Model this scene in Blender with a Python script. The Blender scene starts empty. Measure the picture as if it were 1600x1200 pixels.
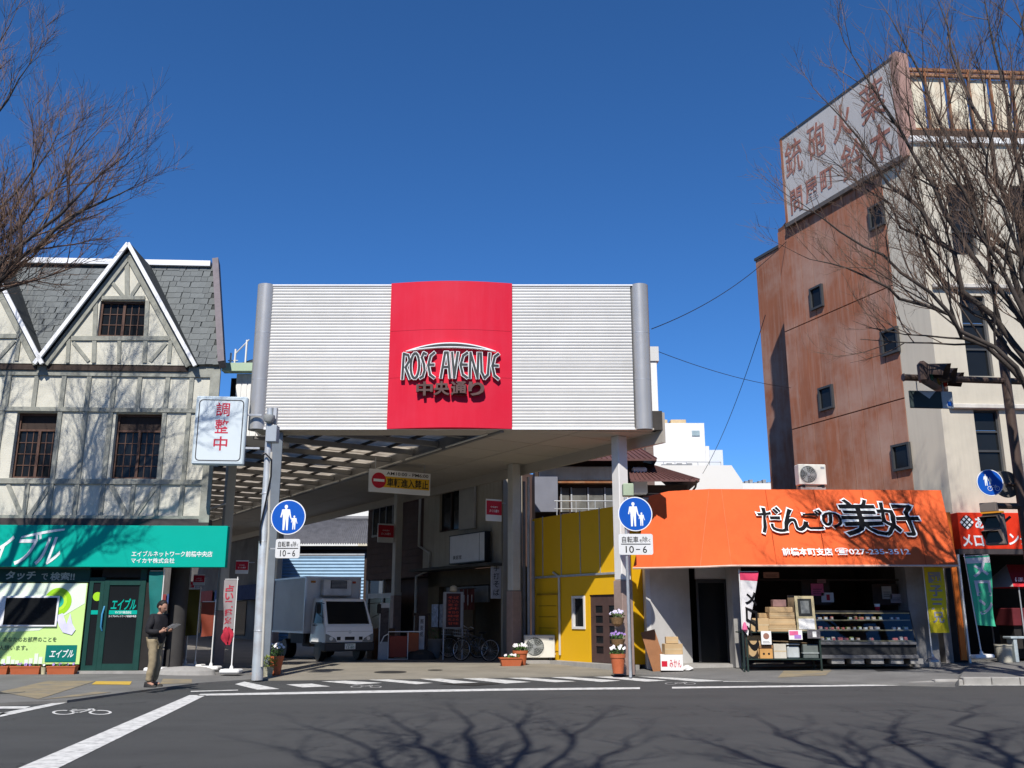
import bpy, bmesh, math, random
from mathutils import Vector, Matrix, noise
random.seed(7)
PI = math.pi; R = math.radians
S = bpy.context.scene
COL = S.collection
# ------------------------------------------------------------------ camera, sky, sun, exposure
FPX = 1450.0                      # focal length in pixels of the 1600 px wide photograph
PITCH = math.atan(360.0/FPX)
CAMZ = 1.5
cd = bpy.data.cameras.new('camera'); cam = bpy.data.objects.new('camera', cd); COL.objects.link(cam)
cam.location = (0, 0, CAMZ); cam.rotation_euler = (PI/2+PITCH, 0, 0)
cd.sensor_width = 36; cd.lens = 36*FPX/1600; cd.clip_start = 0.1; cd.clip_end = 3000
S.camera = cam
SUN_AZ, SUN_EL = R(8), R(47.5)     # light travels towards +Y and +X, sun behind the camera on its left
w = bpy.data.worlds.new('World'); S.world = w; w.use_nodes = True
nt = w.node_tree; nt.nodes.clear()
sky = nt.nodes.new('ShaderNodeTexSky'); sky.sky_type = 'NISHITA'; sky.sun_disc = False
sky.sun_elevation = SUN_EL; sky.sun_rotation = PI+SUN_AZ
sky.altitude = 3000; sky.air_density = 1.0; sky.dust_density = 0.0; sky.ozone_density = 10.0
bg = nt.nodes.new('ShaderNodeBackground'); bg.inputs[1].default_value = 0.128
wo = nt.nodes.new('ShaderNodeOutputWorld')
hsn = nt.nodes.new('ShaderNodeHueSaturation'); hsn.inputs['Saturation'].default_value = 1.10
nt.links.new(sky.outputs[0], hsn.inputs['Color']); nt.links.new(hsn.outputs[0], bg.inputs[0]); nt.links.new(bg.outputs[0], wo.inputs[0])
sd = bpy.data.lights.new('sun', 'SUN'); sd.energy = 5.0; sd.angle = R(0.53); sd.color = (1.0, 0.945, 0.87)
so = bpy.data.objects.new('sun', sd); COL.objects.link(so); so.location = (-20, -40, 60)
so.rotation_euler = Vector((math.sin(SUN_AZ)*math.cos(SUN_EL), math.cos(SUN_AZ)*math.cos(SUN_EL), -math.sin(SUN_EL))).to_track_quat('-Z', 'Y').to_euler()
vs = S.view_settings; vs.view_transform = 'Standard'; vs.look = 'None'; vs.exposure = 0.28; vs.gamma = 1.0; vs.use_curve_mapping = False
S.cycles.max_bounces = 7; S.cycles.transparent_max_bounces = 12; S.cycles.use_denoising = True
S.cycles.sample_clamp_indirect = 6

# ------------------------------------------------------------------ measuring: photograph pixel + real depth -> metres
cT, sT = math.cos(PITCH), math.sin(PITCH)
def ray(px, py):
    u = (px-800)/FPX; q = -(py-600)/FPX
    return Vector((u, cT-q*sT, sT+q*cT))
def at(px, py, Y):
    r = ray(px, py); t = Y/r.y
    return Vector((r.x*t, Y, CAMZ+r.z*t))
def gnd(px, py, z=0.0):
    r = ray(px, py); t = (z-CAMZ)/r.z
    return Vector((r.x*t, r.y*t, z))
class Frame:
    """upright frame turned by a about Z: local x along a facade, local y into it"""
    def __init__(s, x, y, deg):
        s.x, s.y, s.a = x, y, R(deg); s.c, s.s = math.cos(s.a), math.sin(s.a)
    def xz(s, px, py, y0=0.0):          # point of the plane local y = y0
        r = ray(px, py); den = -s.s*r.x+s.c*r.y
        t = (y0+(-s.s*s.x+s.c*s.y))/den
        X, Y = r.x*t-s.x, r.y*t-s.y
        return X*s.c+Y*s.s, CAMZ+r.z*t
    def yz(s, px, py, x0=0.0):          # point of the plane local x = x0
        r = ray(px, py); den = s.c*r.x+s.s*r.y
        t = (x0+(s.c*s.x+s.s*s.y))/den
        X, Y = r.x*t-s.x, r.y*t-s.y
        return -X*s.s+Y*s.c, CAMZ+r.z*t
    def loc(s, P):
        X, Y = P[0]-s.x, P[1]-s.y
        return X*s.c+Y*s.s, -X*s.s+Y*s.c
    def world(s, x, y, z=0):
        return Vector((s.x+x*s.c-y*s.s, s.y+x*s.s+y*s.c, z))

# ------------------------------------------------------------------ materials (procedural)
MATS = {}
def mat(name, col, rough=0.65, var=0.18, scale=2.5, bump=0.0, bscale=40, metal=0.0, streak=0.0, rnd=0.0, spec=0.25, dirt=None, dscale=1.2, damt=0.5, emit=None, estr=1.0, fine=0.0, coat=0.0, lanes=0.0):
    if name in MATS: return MATS[name]
    m = bpy.data.materials.new(name); m.use_nodes = True; MATS[name] = m
    n = m.node_tree.nodes; L = m.node_tree.links; b = n['Principled BSDF']
    b.inputs['Roughness'].default_value = rough; b.inputs['Metallic'].default_value = metal
    b.inputs['Specular IOR Level'].default_value = spec
    if coat: b.inputs['Coat Weight'].default_value = coat; b.inputs['Coat Roughness'].default_value = 0.08
    tc = n.new('ShaderNodeTexCoord')
    def ns(sc, det=5, stretch=None):
        t = n.new('ShaderNodeTexNoise'); t.inputs['Scale'].default_value = sc; t.inputs['Detail'].default_value = det; t.inputs['Roughness'].default_value = 0.62
        if stretch:
            mp = n.new('ShaderNodeMapping'); mp.inputs['Scale'].default_value = stretch
            L.new(tc.outputs['Object'], mp.inputs[0]); L.new(mp.outputs[0], t.inputs['Vector'])
        else: L.new(tc.outputs['Object'], t.inputs['Vector'])
        return t.outputs['Fac']
    def ramp(f, a, c):
        r = n.new('ShaderNodeMapRange'); r.inputs[1].default_value = a; r.inputs[2].default_value = c; L.new(f, r.inputs[0]); return r.outputs[0]
    def mix(f, A, B, mode='MIX'):
        x = n.new('ShaderNodeMix'); x.data_type = 'RGBA'; x.blend_type = mode
        if isinstance(f, (int, float)): x.inputs[0].default_value = f
        else: L.new(f, x.inputs[0])
        for i, v in ((6, A), (7, B)):
            if isinstance(v, tuple): x.inputs[i].default_value = (*v[:3], 1)
            else: L.new(v, x.inputs[i])
        return x.outputs[2]
    def mul(f, k):
        x = n.new('ShaderNodeMath'); x.operation = 'MULTIPLY'; L.new(f, x.inputs[0]); x.inputs[1].default_value = k; return x.outputs[0]
    c = tuple(col)
    out = mix(ramp(ns(scale), 0.3, 0.7), tuple(v*(1-var) for v in c), tuple(min(1, v*(1+var)) for v in c))
    if dirt is not None:
        out = mix(mul(ramp(ns(dscale, 7), 0.45, 0.75), damt), out, tuple(dirt))
    if streak:
        out = mix(mul(ramp(ns(1.0, 6, (7, 7, 0.5)), 0.45, 0.8), streak), out, tuple(v*0.35 for v in c) if dirt is None else tuple(dirt))
    if lanes:
        out = mix(mul(ramp(ns(1.0, 4, (.05, .9, 1)), 0.42, 0.66), lanes), out, tuple(v*1.32 for v in c)); out = mix(mul(ramp(ns(1.0, 6, (.6, 2.2, 1)), 0.56, 0.72), lanes*.8), out, tuple(v*.62 for v in c))
        vo = n.new('ShaderNodeTexVoronoi'); vo.feature = 'DISTANCE_TO_EDGE'; vo.inputs['Scale'].default_value = .23; wn = n.new('ShaderNodeTexNoise'); wn.inputs['Scale'].default_value = 2.2; wn.inputs['Detail'].default_value = 6; va = n.new('ShaderNodeVectorMath'); va.operation = 'ADD'; L.new(tc.outputs['Object'], va.inputs[0]); L.new(wn.outputs['Color'], va.inputs[1]); L.new(tc.outputs['Object'], wn.inputs['Vector']); L.new(va.outputs[0], vo.inputs['Vector'])
        cr = n.new('ShaderNodeMapRange'); cr.inputs[1].default_value = .002; cr.inputs[2].default_value = .006; cr.inputs[3].default_value = .75; cr.inputs[4].default_value = 0; L.new(vo.outputs['Distance'], cr.inputs[0])
        cm = n.new('ShaderNodeMath'); cm.operation = 'MULTIPLY'; L.new(cr.outputs[0], cm.inputs[0]); L.new(ramp(ns(.35, 2), .5, .56), cm.inputs[1]); out = mix(cm.outputs[0], out, tuple(v*.3 for v in c))
    if fine:
        out = mix(mul(ramp(ns(45, 3), 0.5, 0.7), fine*.5), out, tuple(v*1.7 for v in c))
        out = mix(mul(ramp(ns(180, 2), 0.52, 0.72), fine), out, tuple(min(1, v*3.2+0.03) for v in c))
    if rnd:
        oi = n.new('ShaderNodeObjectInfo'); hs = n.new('ShaderNodeHueSaturation')
        mr = n.new('ShaderNodeMapRange'); mr.inputs[3].default_value = 1-rnd; mr.inputs[4].default_value = 1+rnd
        L.new(oi.outputs['Random'], mr.inputs[0]); L.new(mr.outputs[0], hs.inputs['Value']); L.new(out, hs.inputs['Color']); out = hs.outputs[0]
    L.new(out, b.inputs['Base Color'])
    rr = n.new('ShaderNodeMapRange'); rr.inputs[3].default_value = max(0.02, rough-0.1); rr.inputs[4].default_value = min(1, rough+0.12)
    L.new(ns(scale*2.3), rr.inputs[0]); L.new(rr.outputs[0], b.inputs['Roughness'])
    if bump:
        bp = n.new('ShaderNodeBump'); bp.inputs['Strength'].default_value = bump; bp.inputs['Distance'].default_value = 0.02
        L.new(ns(bscale, 4), bp.inputs['Height']); L.new(bp.outputs[0], b.inputs['Normal'])
    if emit:
        b.inputs['Emission Color'].default_value = (*emit, 1); b.inputs['Emission Strength'].default_value = estr
    return m
def glass(name, tint=(0.75, 0.8, 0.8), clear=0.8):
    if name in MATS: return MATS[name]
    m = bpy.data.materials.new(name); m.use_nodes = True; MATS[name] = m
    n = m.node_tree.nodes; L = m.node_tree.links; n.clear()
    o = n.new('ShaderNodeOutputMaterial'); t = n.new('ShaderNodeBsdfTransparent'); t.inputs[0].default_value = (*[v*clear for v in tint], 1)
    g = n.new('ShaderNodeBsdfGlossy'); g.inputs['Roughness'].default_value = 0.03; g.inputs[0].default_value = (0.9, 0.95, 1, 1)
    f = n.new('ShaderNodeFresnel'); f.inputs[0].default_value = 1.5; x = n.new('ShaderNodeMixShader')
    L.new(f.outputs[0], x.inputs[0]); L.new(t.outputs[0], x.inputs[1]); L.new(g.outputs[0], x.inputs[2]); L.new(x.outputs[0], o.inputs[0])
    return m
def translucent(name, col, rough=0.6):
    if name in MATS: return MATS[name]
    m = bpy.data.materials.new(name); m.use_nodes = True; MATS[name] = m
    n = m.node_tree.nodes; L = m.node_tree.links; n.clear()
    o = n.new('ShaderNodeOutputMaterial'); d = n.new('ShaderNodeBsdfDiffuse'); t = n.new('ShaderNodeBsdfTranslucent')
    tc = n.new('ShaderNodeTexCoord'); ng = n.new('ShaderNodeTexNoise'); ng.inputs['Scale'].default_value = 3; ng.inputs['Detail'].default_value = 6
    oi = n.new('ShaderNodeObjectInfo'); va = n.new('ShaderNodeVectorMath'); va.operation = 'ADD'
    L.new(tc.outputs['Object'], va.inputs[0]); L.new(oi.outputs['Location'], va.inputs[1]); L.new(va.outputs[0], ng.inputs['Vector'])
    cr = n.new('ShaderNodeMix'); cr.data_type = 'RGBA'; L.new(ng.outputs['Fac'], cr.inputs[0])
    cr.inputs[6].default_value = (*[v*0.6 for v in col], 1); cr.inputs[7].default_value = (*[min(1, v*1.3) for v in col], 1)
    L.new(cr.outputs[2], d.inputs[0]); L.new(cr.outputs[2], t.inputs[0])
    x = n.new('ShaderNodeMixShader'); x.inputs[0].default_value = 0.75
    L.new(d.outputs[0], x.inputs[1]); L.new(t.outputs[0], x.inputs[2]); L.new(x.outputs[0], o.inputs[0])
    return m

# ------------------------------------------------------------------ mesh helpers
class MB:
    def __init__(s): s.v = []; s.f = []
    def add(s, vs, fs):
        k = len(s.v); s.v += [tuple(p) for p in vs]; s.f += [tuple(i+k for i in f) for f in fs]; return s
    def box(s, x0, x1, y0, y1, z0, z1, b=0.0):
        if x0 > x1: x0, x1 = x1, x0
        if y0 > y1: y0, y1 = y1, y0
        if z0 > z1: z0, z1 = z1, z0
        b = min(b, (x1-x0)*.45, (y1-y0)*.45, (z1-z0)*.45)
        if b <= 0:
            return s.add([(x, y, z) for z in (z0, z1) for y in (y0, y1) for x in (x0, x1)],
                         [(0, 2, 3, 1), (4, 5, 7, 6), (0, 1, 5, 4), (2, 6, 7, 3), (0, 4, 6, 2), (1, 3, 7, 5)])
        bm = bmesh.new(); vs = [bm.verts.new((x, y, z)) for z in (z0, z1) for y in (y0, y1) for x in (x0, x1)]
        for f in ((0, 2, 3, 1), (4, 5, 7, 6), (0, 1, 5, 4), (2, 6, 7, 3), (0, 4, 6, 2), (1, 3, 7, 5)): bm.faces.new([vs[i] for i in f])
        bmesh.ops.bevel(bm, geom=bm.edges[:], offset=b, segments=1, affect='EDGES')
        bm.verts.index_update(); s.add([v.co for v in bm.verts], [[v.index for v in f.verts] for f in bm.faces]); bm.free(); return s
    def quad(s, a, b, c, d): return s.add([a, b, c, d], [(0, 1, 2, 3)])
    def poly(s, pts): return s.add(pts, [tuple(range(len(pts)))])
    def prism(s, pts, ext):
        """polygon pts (3-D) pushed along vector ext"""
        n = len(pts); e = Vector(ext); q = [tuple(Vector(p)+e) for p in pts]
        return s.add(list(pts)+q, [tuple(range(n))[::-1], tuple(range(n, 2*n))]+[(i, (i+1) % n, n+(i+1) % n, n+i) for i in range(n)])
    def bar(s, p0, p1, w, d, up=(0, 1, 0)):
        """square bar of width w (in the plane across up) and depth d (along up)"""
        p0, p1 = Vector(p0), Vector(p1); t = (p1-p0).normalized(); u = Vector(up); n = t.cross(u).normalized(); u = n.cross(t).normalized()
        vs = [p+n*a*w/2+u*b*d/2 for p in (p0, p1) for a, b in ((-1, -1), (1, -1), (1, 1), (-1, 1))]
        return s.add(vs, [(0, 3, 2, 1), (4, 5, 6, 7)]+[(i, (i+1) % 4, 4+(i+1) % 4, 4+i) for i in range(4)])
    def tube(s, pts, rad, n=8, cap=True):
        pts = [Vector(p) for p in pts]; m = len(pts)
        if not hasattr(rad, '__len__'): rad = [rad]*m
        k = len(s.v); u = None
        for i, p in enumerate(pts):
            t = (pts[min(i+1, m-1)]-pts[max(i-1, 0)]).normalized()
            if u is None:
                a = Vector((0, 0, 1)) if abs(t.z) < .9 else Vector((1, 0, 0)); u = t.cross(a).normalized()
            else: u = (u-t*u.dot(t)).normalized()
            w_ = t.cross(u)
            for j in range(n):
                an = 2*PI*j/n; s.v.append(tuple(p+(u*math.cos(an)+w_*math.sin(an))*rad[i]))
        for i in range(m-1):
            for j in range(n):
                a, b = k+i*n+j, k+i*n+(j+1) % n; s.f.append((a, b, b+n, a+n))
        if cap: s.f.append(tuple(k+j for j in range(n))[::-1]); s.f.append(tuple(k+(m-1)*n+j for j in range(n)))
        return s
    def lathe(s, prof, c=(0, 0, 0), n=20, axis='z', cap=True):
        k = len(s.v); c = Vector(c)
        for r, h in prof:
            for j in range(n):
                a = 2*PI*j/n; x, y = r*math.cos(a), r*math.sin(a)
                p = (x, y, h) if axis == 'z' else ((x, h, y) if axis == 'y' else (h, x, y))
                s.v.append(tuple(c+Vector(p)))
        m = len(prof)
        for i in range(m-1):
            for j in range(n):
                a, b = k+i*n+j, k+i*n+(j+1) % n; s.f.append((a, b, b+n, a+n))
        if cap: s.f.append(tuple(k+j for j in range(n))[::-1]); s.f.append(tuple(k+(m-1)*n+j for j in range(n)))
        return s
    def grid(s, fn, nu, nv):
        k = len(s.v)
        for i in range(nu+1):
            for j in range(nv+1): s.v.append(tuple(fn(i/nu, j/nv)))
        for i in range(nu):
            for j in range(nv):
                a = k+i*(nv+1)+j; s.f.append((a, a+nv+1, a+nv+2, a+1))
        return s
    def mesh(s, name):
        me = bpy.data.meshes.new(name); me.from_pydata(s.v, [], s.f); me.validate(); return me
    def build(s, name, m, parent=None, smooth=False, angle=None):
        me = s.mesh(name); me.materials.append(m)
        bm = bmesh.new(); bm.from_mesh(me); bmesh.ops.recalc_face_normals(bm, faces=bm.faces[:]); bm.to_mesh(me); bm.free()
        if smooth:
            me.polygons.foreach_set('use_smooth', [True]*len(me.polygons))
            me.set_sharp_from_angle(angle=R(angle or 35))
        o = bpy.data.objects.new(name, me); COL.objects.link(o)
        if parent: o.parent = parent
        return o
def BX(*a, b=0.0): return MB().box(*a, b=b)
def tag(o, label, cat, group=None, kind=None):
    o['label'] = label
    if cat: o['category'] = cat
    if group: o['group'] = group
    if kind: o['kind'] = kind
    return o
def thing(name, label, cat, loc=(0, 0, 0), rz=0.0, group=None):
    o = bpy.data.objects.new(name, None); COL.objects.link(o); o.location = loc; o.rotation_euler = (0, 0, rz); o.empty_display_size = 0.2
    return tag(o, label, cat, group)
def fthing(name, label, cat, fr, group=None):
    return thing(name, label, cat, (fr.x, fr.y, 0), fr.a, group)
def struct(name, mb, m, label=None, parent=None, smooth=False):
    o = mb.build(name, m, parent, smooth)
    if not parent: o['kind'] = 'structure'
    if label: o['label'] = label
    return o
def piece(me, name, parent, loc=(0, 0, 0), rot=(0, 0, 0), scale=(1, 1, 1)):
    o = bpy.data.objects.new(name, me); COL.objects.link(o); o.parent = parent; o.location = loc; o.rotation_euler = rot; o.scale = scale; return o
def copy_tree(o, parent=None):
    c = o.copy(); COL.objects.link(c); c.parent = parent
    for ch in list(o.children): copy_tree(ch, c)
    return c
# lettering: set in the built-in typeface, turned into flat or raised mesh, fitted into a box on the local plane y
TEXTS = []
def text(body, parent, m, x0, x1, z0, z1, y=0.0, depth=0.004, bold=0.0, name='lettering', shear=0.0, warp=None, keep=False, turn=None):
    TEXTS.append((body, parent, m, x0, x1, z0, z1, y, depth, bold, name, shear, warp, keep, turn))
def set_texts():
    tmp = []
    for t in TEXTS:
        cu = bpy.data.curves.new('t', 'FONT'); cu.body = t[0]; cu.size = 1; cu.extrude = 0.05; cu.offset = t[9]; cu.shear = t[11]; cu.resolution_u = 3
        o = bpy.data.objects.new('t', cu); COL.objects.link(o); tmp.append(o)
    bpy.context.view_layer.update(); dg = bpy.context.evaluated_depsgraph_get()
    for t, o in zip(TEXTS, tmp):
        body, parent, m, x0, x1, z0, z1, y, depth, bold, name, shear, warp, keep, turn = t
        me = bpy.data.meshes.new_from_object(o.evaluated_get(dg), depsgraph=dg)
        xs = [v.co.x for v in me.vertices]; ys = [v.co.y for v in me.vertices]
        if not xs: continue
        ax, bx, ay, by = min(xs), max(xs), min(ys), max(ys)
        kx = (x1-x0)/max(1e-6, bx-ax); kz = (z1-z0)/max(1e-6, by-ay)
        if keep: kx = kz = min(kx, kz)
        cx, cz = (x0+x1)/2, (z0+z1)/2
        for v in me.vertices:
            lx, lz = cx+(v.co.x-(ax+bx)/2)*kx, cz+(v.co.y-(ay+by)/2)*kz
            ly = y-(depth if v.co.z > 0 else 0.0)
            if warp: lx, ly, lz = warp(lx, ly, lz)
            v.co = (lx, ly, lz) if turn is None else turn(lx, ly, lz)
        me.materials.clear(); me.materials.append(m); me.name = name
        ob = bpy.data.objects.new(name, me); COL.objects.link(ob); ob.parent = parent
    for o in tmp: bpy.data.objects.remove(o)
# ------------------------------------------------------------------ palette
M_asph = mat('asphalt', (0.052, 0.053, 0.053), 0.85, 0.16, 0.7, bump=0.5, bscale=120, fine=0.5, dirt=(0.035, 0.035, 0.037), dscale=0.35, damt=0.4, lanes=.5)
M_paint = mat('road_paint', (0.62, 0.62, 0.60), 0.7, 0.10, 6, bump=0.2, bscale=90, dirt=(0.14, 0.14, 0.14), dscale=7, damt=0.75)
M_paintw = mat('worn_road_paint', (0.40, 0.40, 0.39), 0.8, 0.2, 6, dirt=(0.08, 0.08, 0.08), dscale=5, damt=1.0)
M_pave = mat('sidewalk_asphalt', (0.155, 0.152, 0.145), 0.85, 0.14, 1.2, bump=0.4, bscale=90, fine=0.12, dirt=(0.09, 0.088, 0.085), dscale=0.9, damt=0.5)
M_apron = mat('apron_concrete', (0.235, 0.215, 0.175), 0.85, 0.12, 1.0, bump=0.3, bscale=60, fine=0.08, dirt=(0.14, 0.13, 0.11), dscale=0.8, damt=0.55)
M_tact = mat('worn_yellow_paving', (0.25, 0.205, 0.13), 0.9, 0.15, 3, dirt=(0.155, 0.15, 0.14), dscale=2.2, damt=1.0)
M_yell = mat('yellow_tactile', (0.55, 0.36, 0.05), 0.7, 0.12, 5, dirt=(0.3, 0.25, 0.15), dscale=5, damt=0.5)
M_kerb = mat('kerb_concrete', (0.32, 0.31, 0.29), 0.85, 0.15, 3, bump=0.3, dirt=(0.15, 0.15, 0.14), damt=0.6)
M_iron = mat('cast_iron', (0.05, 0.048, 0.045), 0.6, 0.2, 8, metal=0.3)
M_floor = mat('arcade_floor_paving', (0.19, 0.175, 0.155), 0.75, 0.18, 1.5, bump=0.2, dirt=(0.11, 0.10, 0.09), damt=0.5)
M_conc = mat('grey_concrete', (0.33, 0.32, 0.30), 0.85, 0.14, 1.5, bump=0.25, dirt=(0.15, 0.145, 0.14), damt=0.55, streak=0.3)
M_white = mat('white_paint', (0.74, 0.74, 0.72), 0.5, 0.05, 2, dirt=(0.5, 0.49, 0.46), dscale=2, damt=0.35)
M_black = mat('black_plastic', (0.012, 0.012, 0.013), 0.4, 0.1, 4)
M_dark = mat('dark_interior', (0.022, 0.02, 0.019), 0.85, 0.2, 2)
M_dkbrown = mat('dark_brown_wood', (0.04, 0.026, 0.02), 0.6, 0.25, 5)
M_dgl = mat('dark_window_glass', (0.012, 0.014, 0.016), 0.08, 0.1, 1, spec=0.18)
M_alu = mat('aluminium', (0.55, 0.55, 0.56), 0.38, 0.06, 3, metal=0.85)
M_steel = mat('galvanised_steel', (0.42, 0.44, 0.46), 0.5, 0.12, 6, metal=0.5, dirt=(0.25, 0.24, 0.23), damt=0.4)
M_teal = mat('teal_sign_film', (0.001, 0.36, 0.28), 0.5, 0.03, 1, spec=.12)
M_letter = mat('white_lettering', (0.78, 0.80, 0.80), 0.45, 0.03, 3)
M_terra = mat('terracotta_plastic', (0.44, 0.115, 0.045), 0.6, 0.12, 6, dirt=(0.25, 0.1, 0.06), dscale=6, damt=0.3)
M_soil = mat('soil', (0.05, 0.035, 0.025), 0.95, 0.3, 30)
M_leaf = mat('leaf', (0.06, 0.13, 0.03), 0.6, 0.3, 8, rnd=0.2)
M_petal = mat('white_petal', (0.75, 0.72, 0.74), 0.6, 0.1, 9)
M_petal2 = mat('violet_petal', (0.32, 0.2, 0.5), 0.6, 0.2, 9)
M_red = mat('red_print', (0.50, 0.015, 0.035), 0.45, 0.06, 2)

# ------------------------------------------------------------------ ground
g = MB(); g.quad((-600, -300, -.03), (600, -300, -.03), (600, 900, -.03), (-600, 900, -.03))
struct('ground', g, M_asph, 'wide ground sheet under the town')
g = MB(); g.grid(lambda u, v: (-90+180*u, 3+21.6*v, 0.0), 2, 2)
road = struct('road', g, M_asph, 'grey asphalt road crossing in front of the shopping arcade')
g = MB(); g.box(-90, 90, -12, 3, -.02, .13)
struct('near_sidewalk', g, M_pave, 'asphalt sidewalk on the near side of the road')
def strip(front, back):
    m = MB(); n = len(front)
    def fn(u, v):
        k = min(n-2, int(u*(n-1)+1e-6)); t = u*(n-1)-k
        a = Vector(front[k]).lerp(Vector(front[k+1]), t); b = Vector(back[k]).lerp(Vector(back[k+1]), t)
        return a.lerp(b, v)
    m.grid(fn, (n-1)*2, 4)
    for k in range(n-1):   # skirt down to the road
        a, b = Vector(front[k]), Vector(front[k+1]); m.quad(a, b, (b.x, b.y, -.01), (a.x, a.y, -.01))
    return m
fl = [gnd(x, y, z) for x, y, z in ((-420, 1118, .05), (0, 1098, .05), (105, 1094, .045), (200, 1081, .04), (310, 1067, .04), (397, 1061, .04))]
bl = [(p.x*1.2, 28.5, .12) for p in fl]; bl[-1] = (-7.6, 28.5, .11)
struct('left_sidewalk', strip(fl, bl), M_pave, 'worn asphalt sidewalk in front of the half-timbered building')
fc = [gnd(397, 1061, .04), gnd(560, 1060, .03), gnd(760, 1058, .03), gnd(985, 1053, .04)]
bc = [(-7.6, 28.5, .11), (-4, 28.5, .11), (0, 28.5, .11), (3.6, 28.5, .12)]
struct('apron', strip(fc, bc), M_apron, 'tan concrete apron at the mouth of the arcade')
fr_ = [gnd(985, 1053, .04), gnd(1060, 1057, .04), gnd(1140, 1062, .04), gnd(1250, 1064, .045), gnd(1420, 1068, .05), gnd(1492, 1069, .06), gnd(1500, 1058, .16), gnd(1800, 1059, .16), gnd(2300, 1059, .16)]
br = [(3.6, 28.5, .12), (5, 28.5, .24), (7, 28.5, .26), (9, 28.5, .26), (12, 28.5, .26), (13.4, 28.5, .26), (13.6, 28.5, .26), (19, 28.5, .26), (28, 28.5, .26)]
struct('right_sidewalk', strip(fr_, br), M_pave, 'asphalt sidewalk in front of the orange awning shop')
g = MB(); g.grid(lambda u, v: (-60+68*u, 28.45+52*v, .105), 2, 2)
struct('arcade_floor', g, M_floor, 'dark paved floor running back through the arcade')
kerb = bpy.data.objects.new('kerb', None); COL.objects.link(kerb); kerb['kind'] = 'structure'; kerb['label'] = 'raised concrete kerb at the right of the road'
p0 = gnd(1500, 1058, .16); p0.y -= .12
for k in range(8):
    x = p0.x+k*.62; BX(x, x+.605, p0.y-.05, p0.y+.13, -.01, .165+.003*(k % 3), b=.018).build('kerb_stone', M_kerb, kerb)
m = MB(); m.prism([(p0.x-1.25, p0.y-.05, -.01), (p0.x-1.25, p0.y+.13, -.01), (p0.x-1.25, p0.y+.13, .055), (p0.x-1.25, p0.y-.05, .05)], (.6, 0, .03)); m.build('kerb_stone', M_kerb, kerb)
BX(p0.x-.63, p0.x-.015, p0.y-.05, p0.y+.13, -.01, .12, b=.018).build('kerb_stone', M_kerb, kerb)

def paint(name, pts, z=.006, m=M_paint):
    q = [gnd(x, y, z) for x, y in pts]; o = MB().poly(q).build(name, m, road); return o
for pts in (((367, 1069), (382, 1065), (437, 1076.5), (402, 1077.5)), ((447, 1069.5), (487, 1068), (516, 1072.5), (472, 1074)), ((502, 1064.5), (540, 1063.5), (597, 1067), (557, 1069.5)),
            ((575, 1062), (607, 1061.5), (677, 1067), (650, 1069)), ((655, 1060.5), (685, 1060), (752, 1067), (715, 1068.5)), ((722, 1060), (752, 1059.3), (830, 1065.5), (790, 1068)),
            ((792, 1059.2), (822, 1058.8), (900, 1064.5), (867, 1066)), ((860, 1058.2), (888, 1057.6), (970, 1063.5), (940, 1065.5)), ((927, 1057.5), (955, 1056.8), (1042, 1063.3), (1010, 1065)), ((996, 1057), (1040, 1058), (1135, 1064), (1090, 1065))):
    paint('hatch_stripe', pts)
paint('edge_line', ((308, 1087), (313, 1084.2), (560, 1079.3), (800, 1075.6), (1000, 1073.8), (1000, 1076.6), (800, 1078.8), (560, 1083)))
paint('edge_line', ((1050, 1073.2), (1240, 1070.9), (1420, 1068.9), (1420, 1070.9), (1240, 1073.4), (1050, 1075.8)))
paint('edge_line', ((1422, 1069.2), (1900, 1068.5), (1900, 1071), (1422, 1071)))
paint('edge_line', ((1130, 1063.4), (1250, 1064.8), (1250, 1066.2), (1130, 1065)))
paint('edge_line', ((298, 1079.6), (372, 1077.6), (372, 1078.8), (298, 1080.9)))
paint('stop_line', ((-30, 1225), (40, 1225), (322, 1086), (296, 1086)))
paint('crossing_line', ((-60, 1126), (-60, 1133), (108, 1097), (98, 1095.5)))
paint('crossing_line', ((-80, 1103.5), (48, 1103.5), (38, 1107), (-80, 1108)))
paint('crossing_line', ((-80, 1114), (14, 1113.4), (0, 1117.5), (-80, 1118.5)))
def bike_mark(cx, cy, sx, sy, z=.007, pm=None):
    """painted bicycle: two wheel rings, frame and bars"""
    m = MB()
    def P(a, b): return gnd(cx+a*sx, cy-b*sy, z)
    def ring(x, r0, r1):
        n = 20
        for i in range(n):
            a, b = 2*PI*i/n, 2*PI*(i+1)/n
            m.quad(P(x+r0*math.cos(a), r0*math.sin(a)), P(x+r1*math.cos(a), r1*math.sin(a)), P(x+r1*math.cos(b), r1*math.sin(b)), P(x+r0*math.cos(b), r0*math.sin(b)))
    ring(-.62, .30, .40); ring(.62, .30, .40)
    def ln(a, b, c, d, wd=.045):
        dx, dy = c-a, d-b; l = math.hypot(dx, dy); nx, ny = -dy/l*wd, dx/l*wd
        m.quad(P(a+nx, b+ny), P(c+nx, d+ny), P(c-nx, d-ny), P(a-nx, b-ny))
    for q in ((-.3, .02, -.12, .02), (-.08, 0, .28, .42), (-.3, .34, .3, .5), (.36, .52, .5, .3), (-.5, .3, -.3, .33), (.2, .58, .42, .6), (-.34, .5, -.16, .52)): ln(*q)
    m.build('bicycle_mark', pm or M_paint, road)
bike_mark(128, 1113, 46, 9); bike_mark(572, 1073, 24, 4.2, pm=M_paintw); bike_mark(1063, 1068, 24, 3.8, pm=M_paintw)
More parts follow.
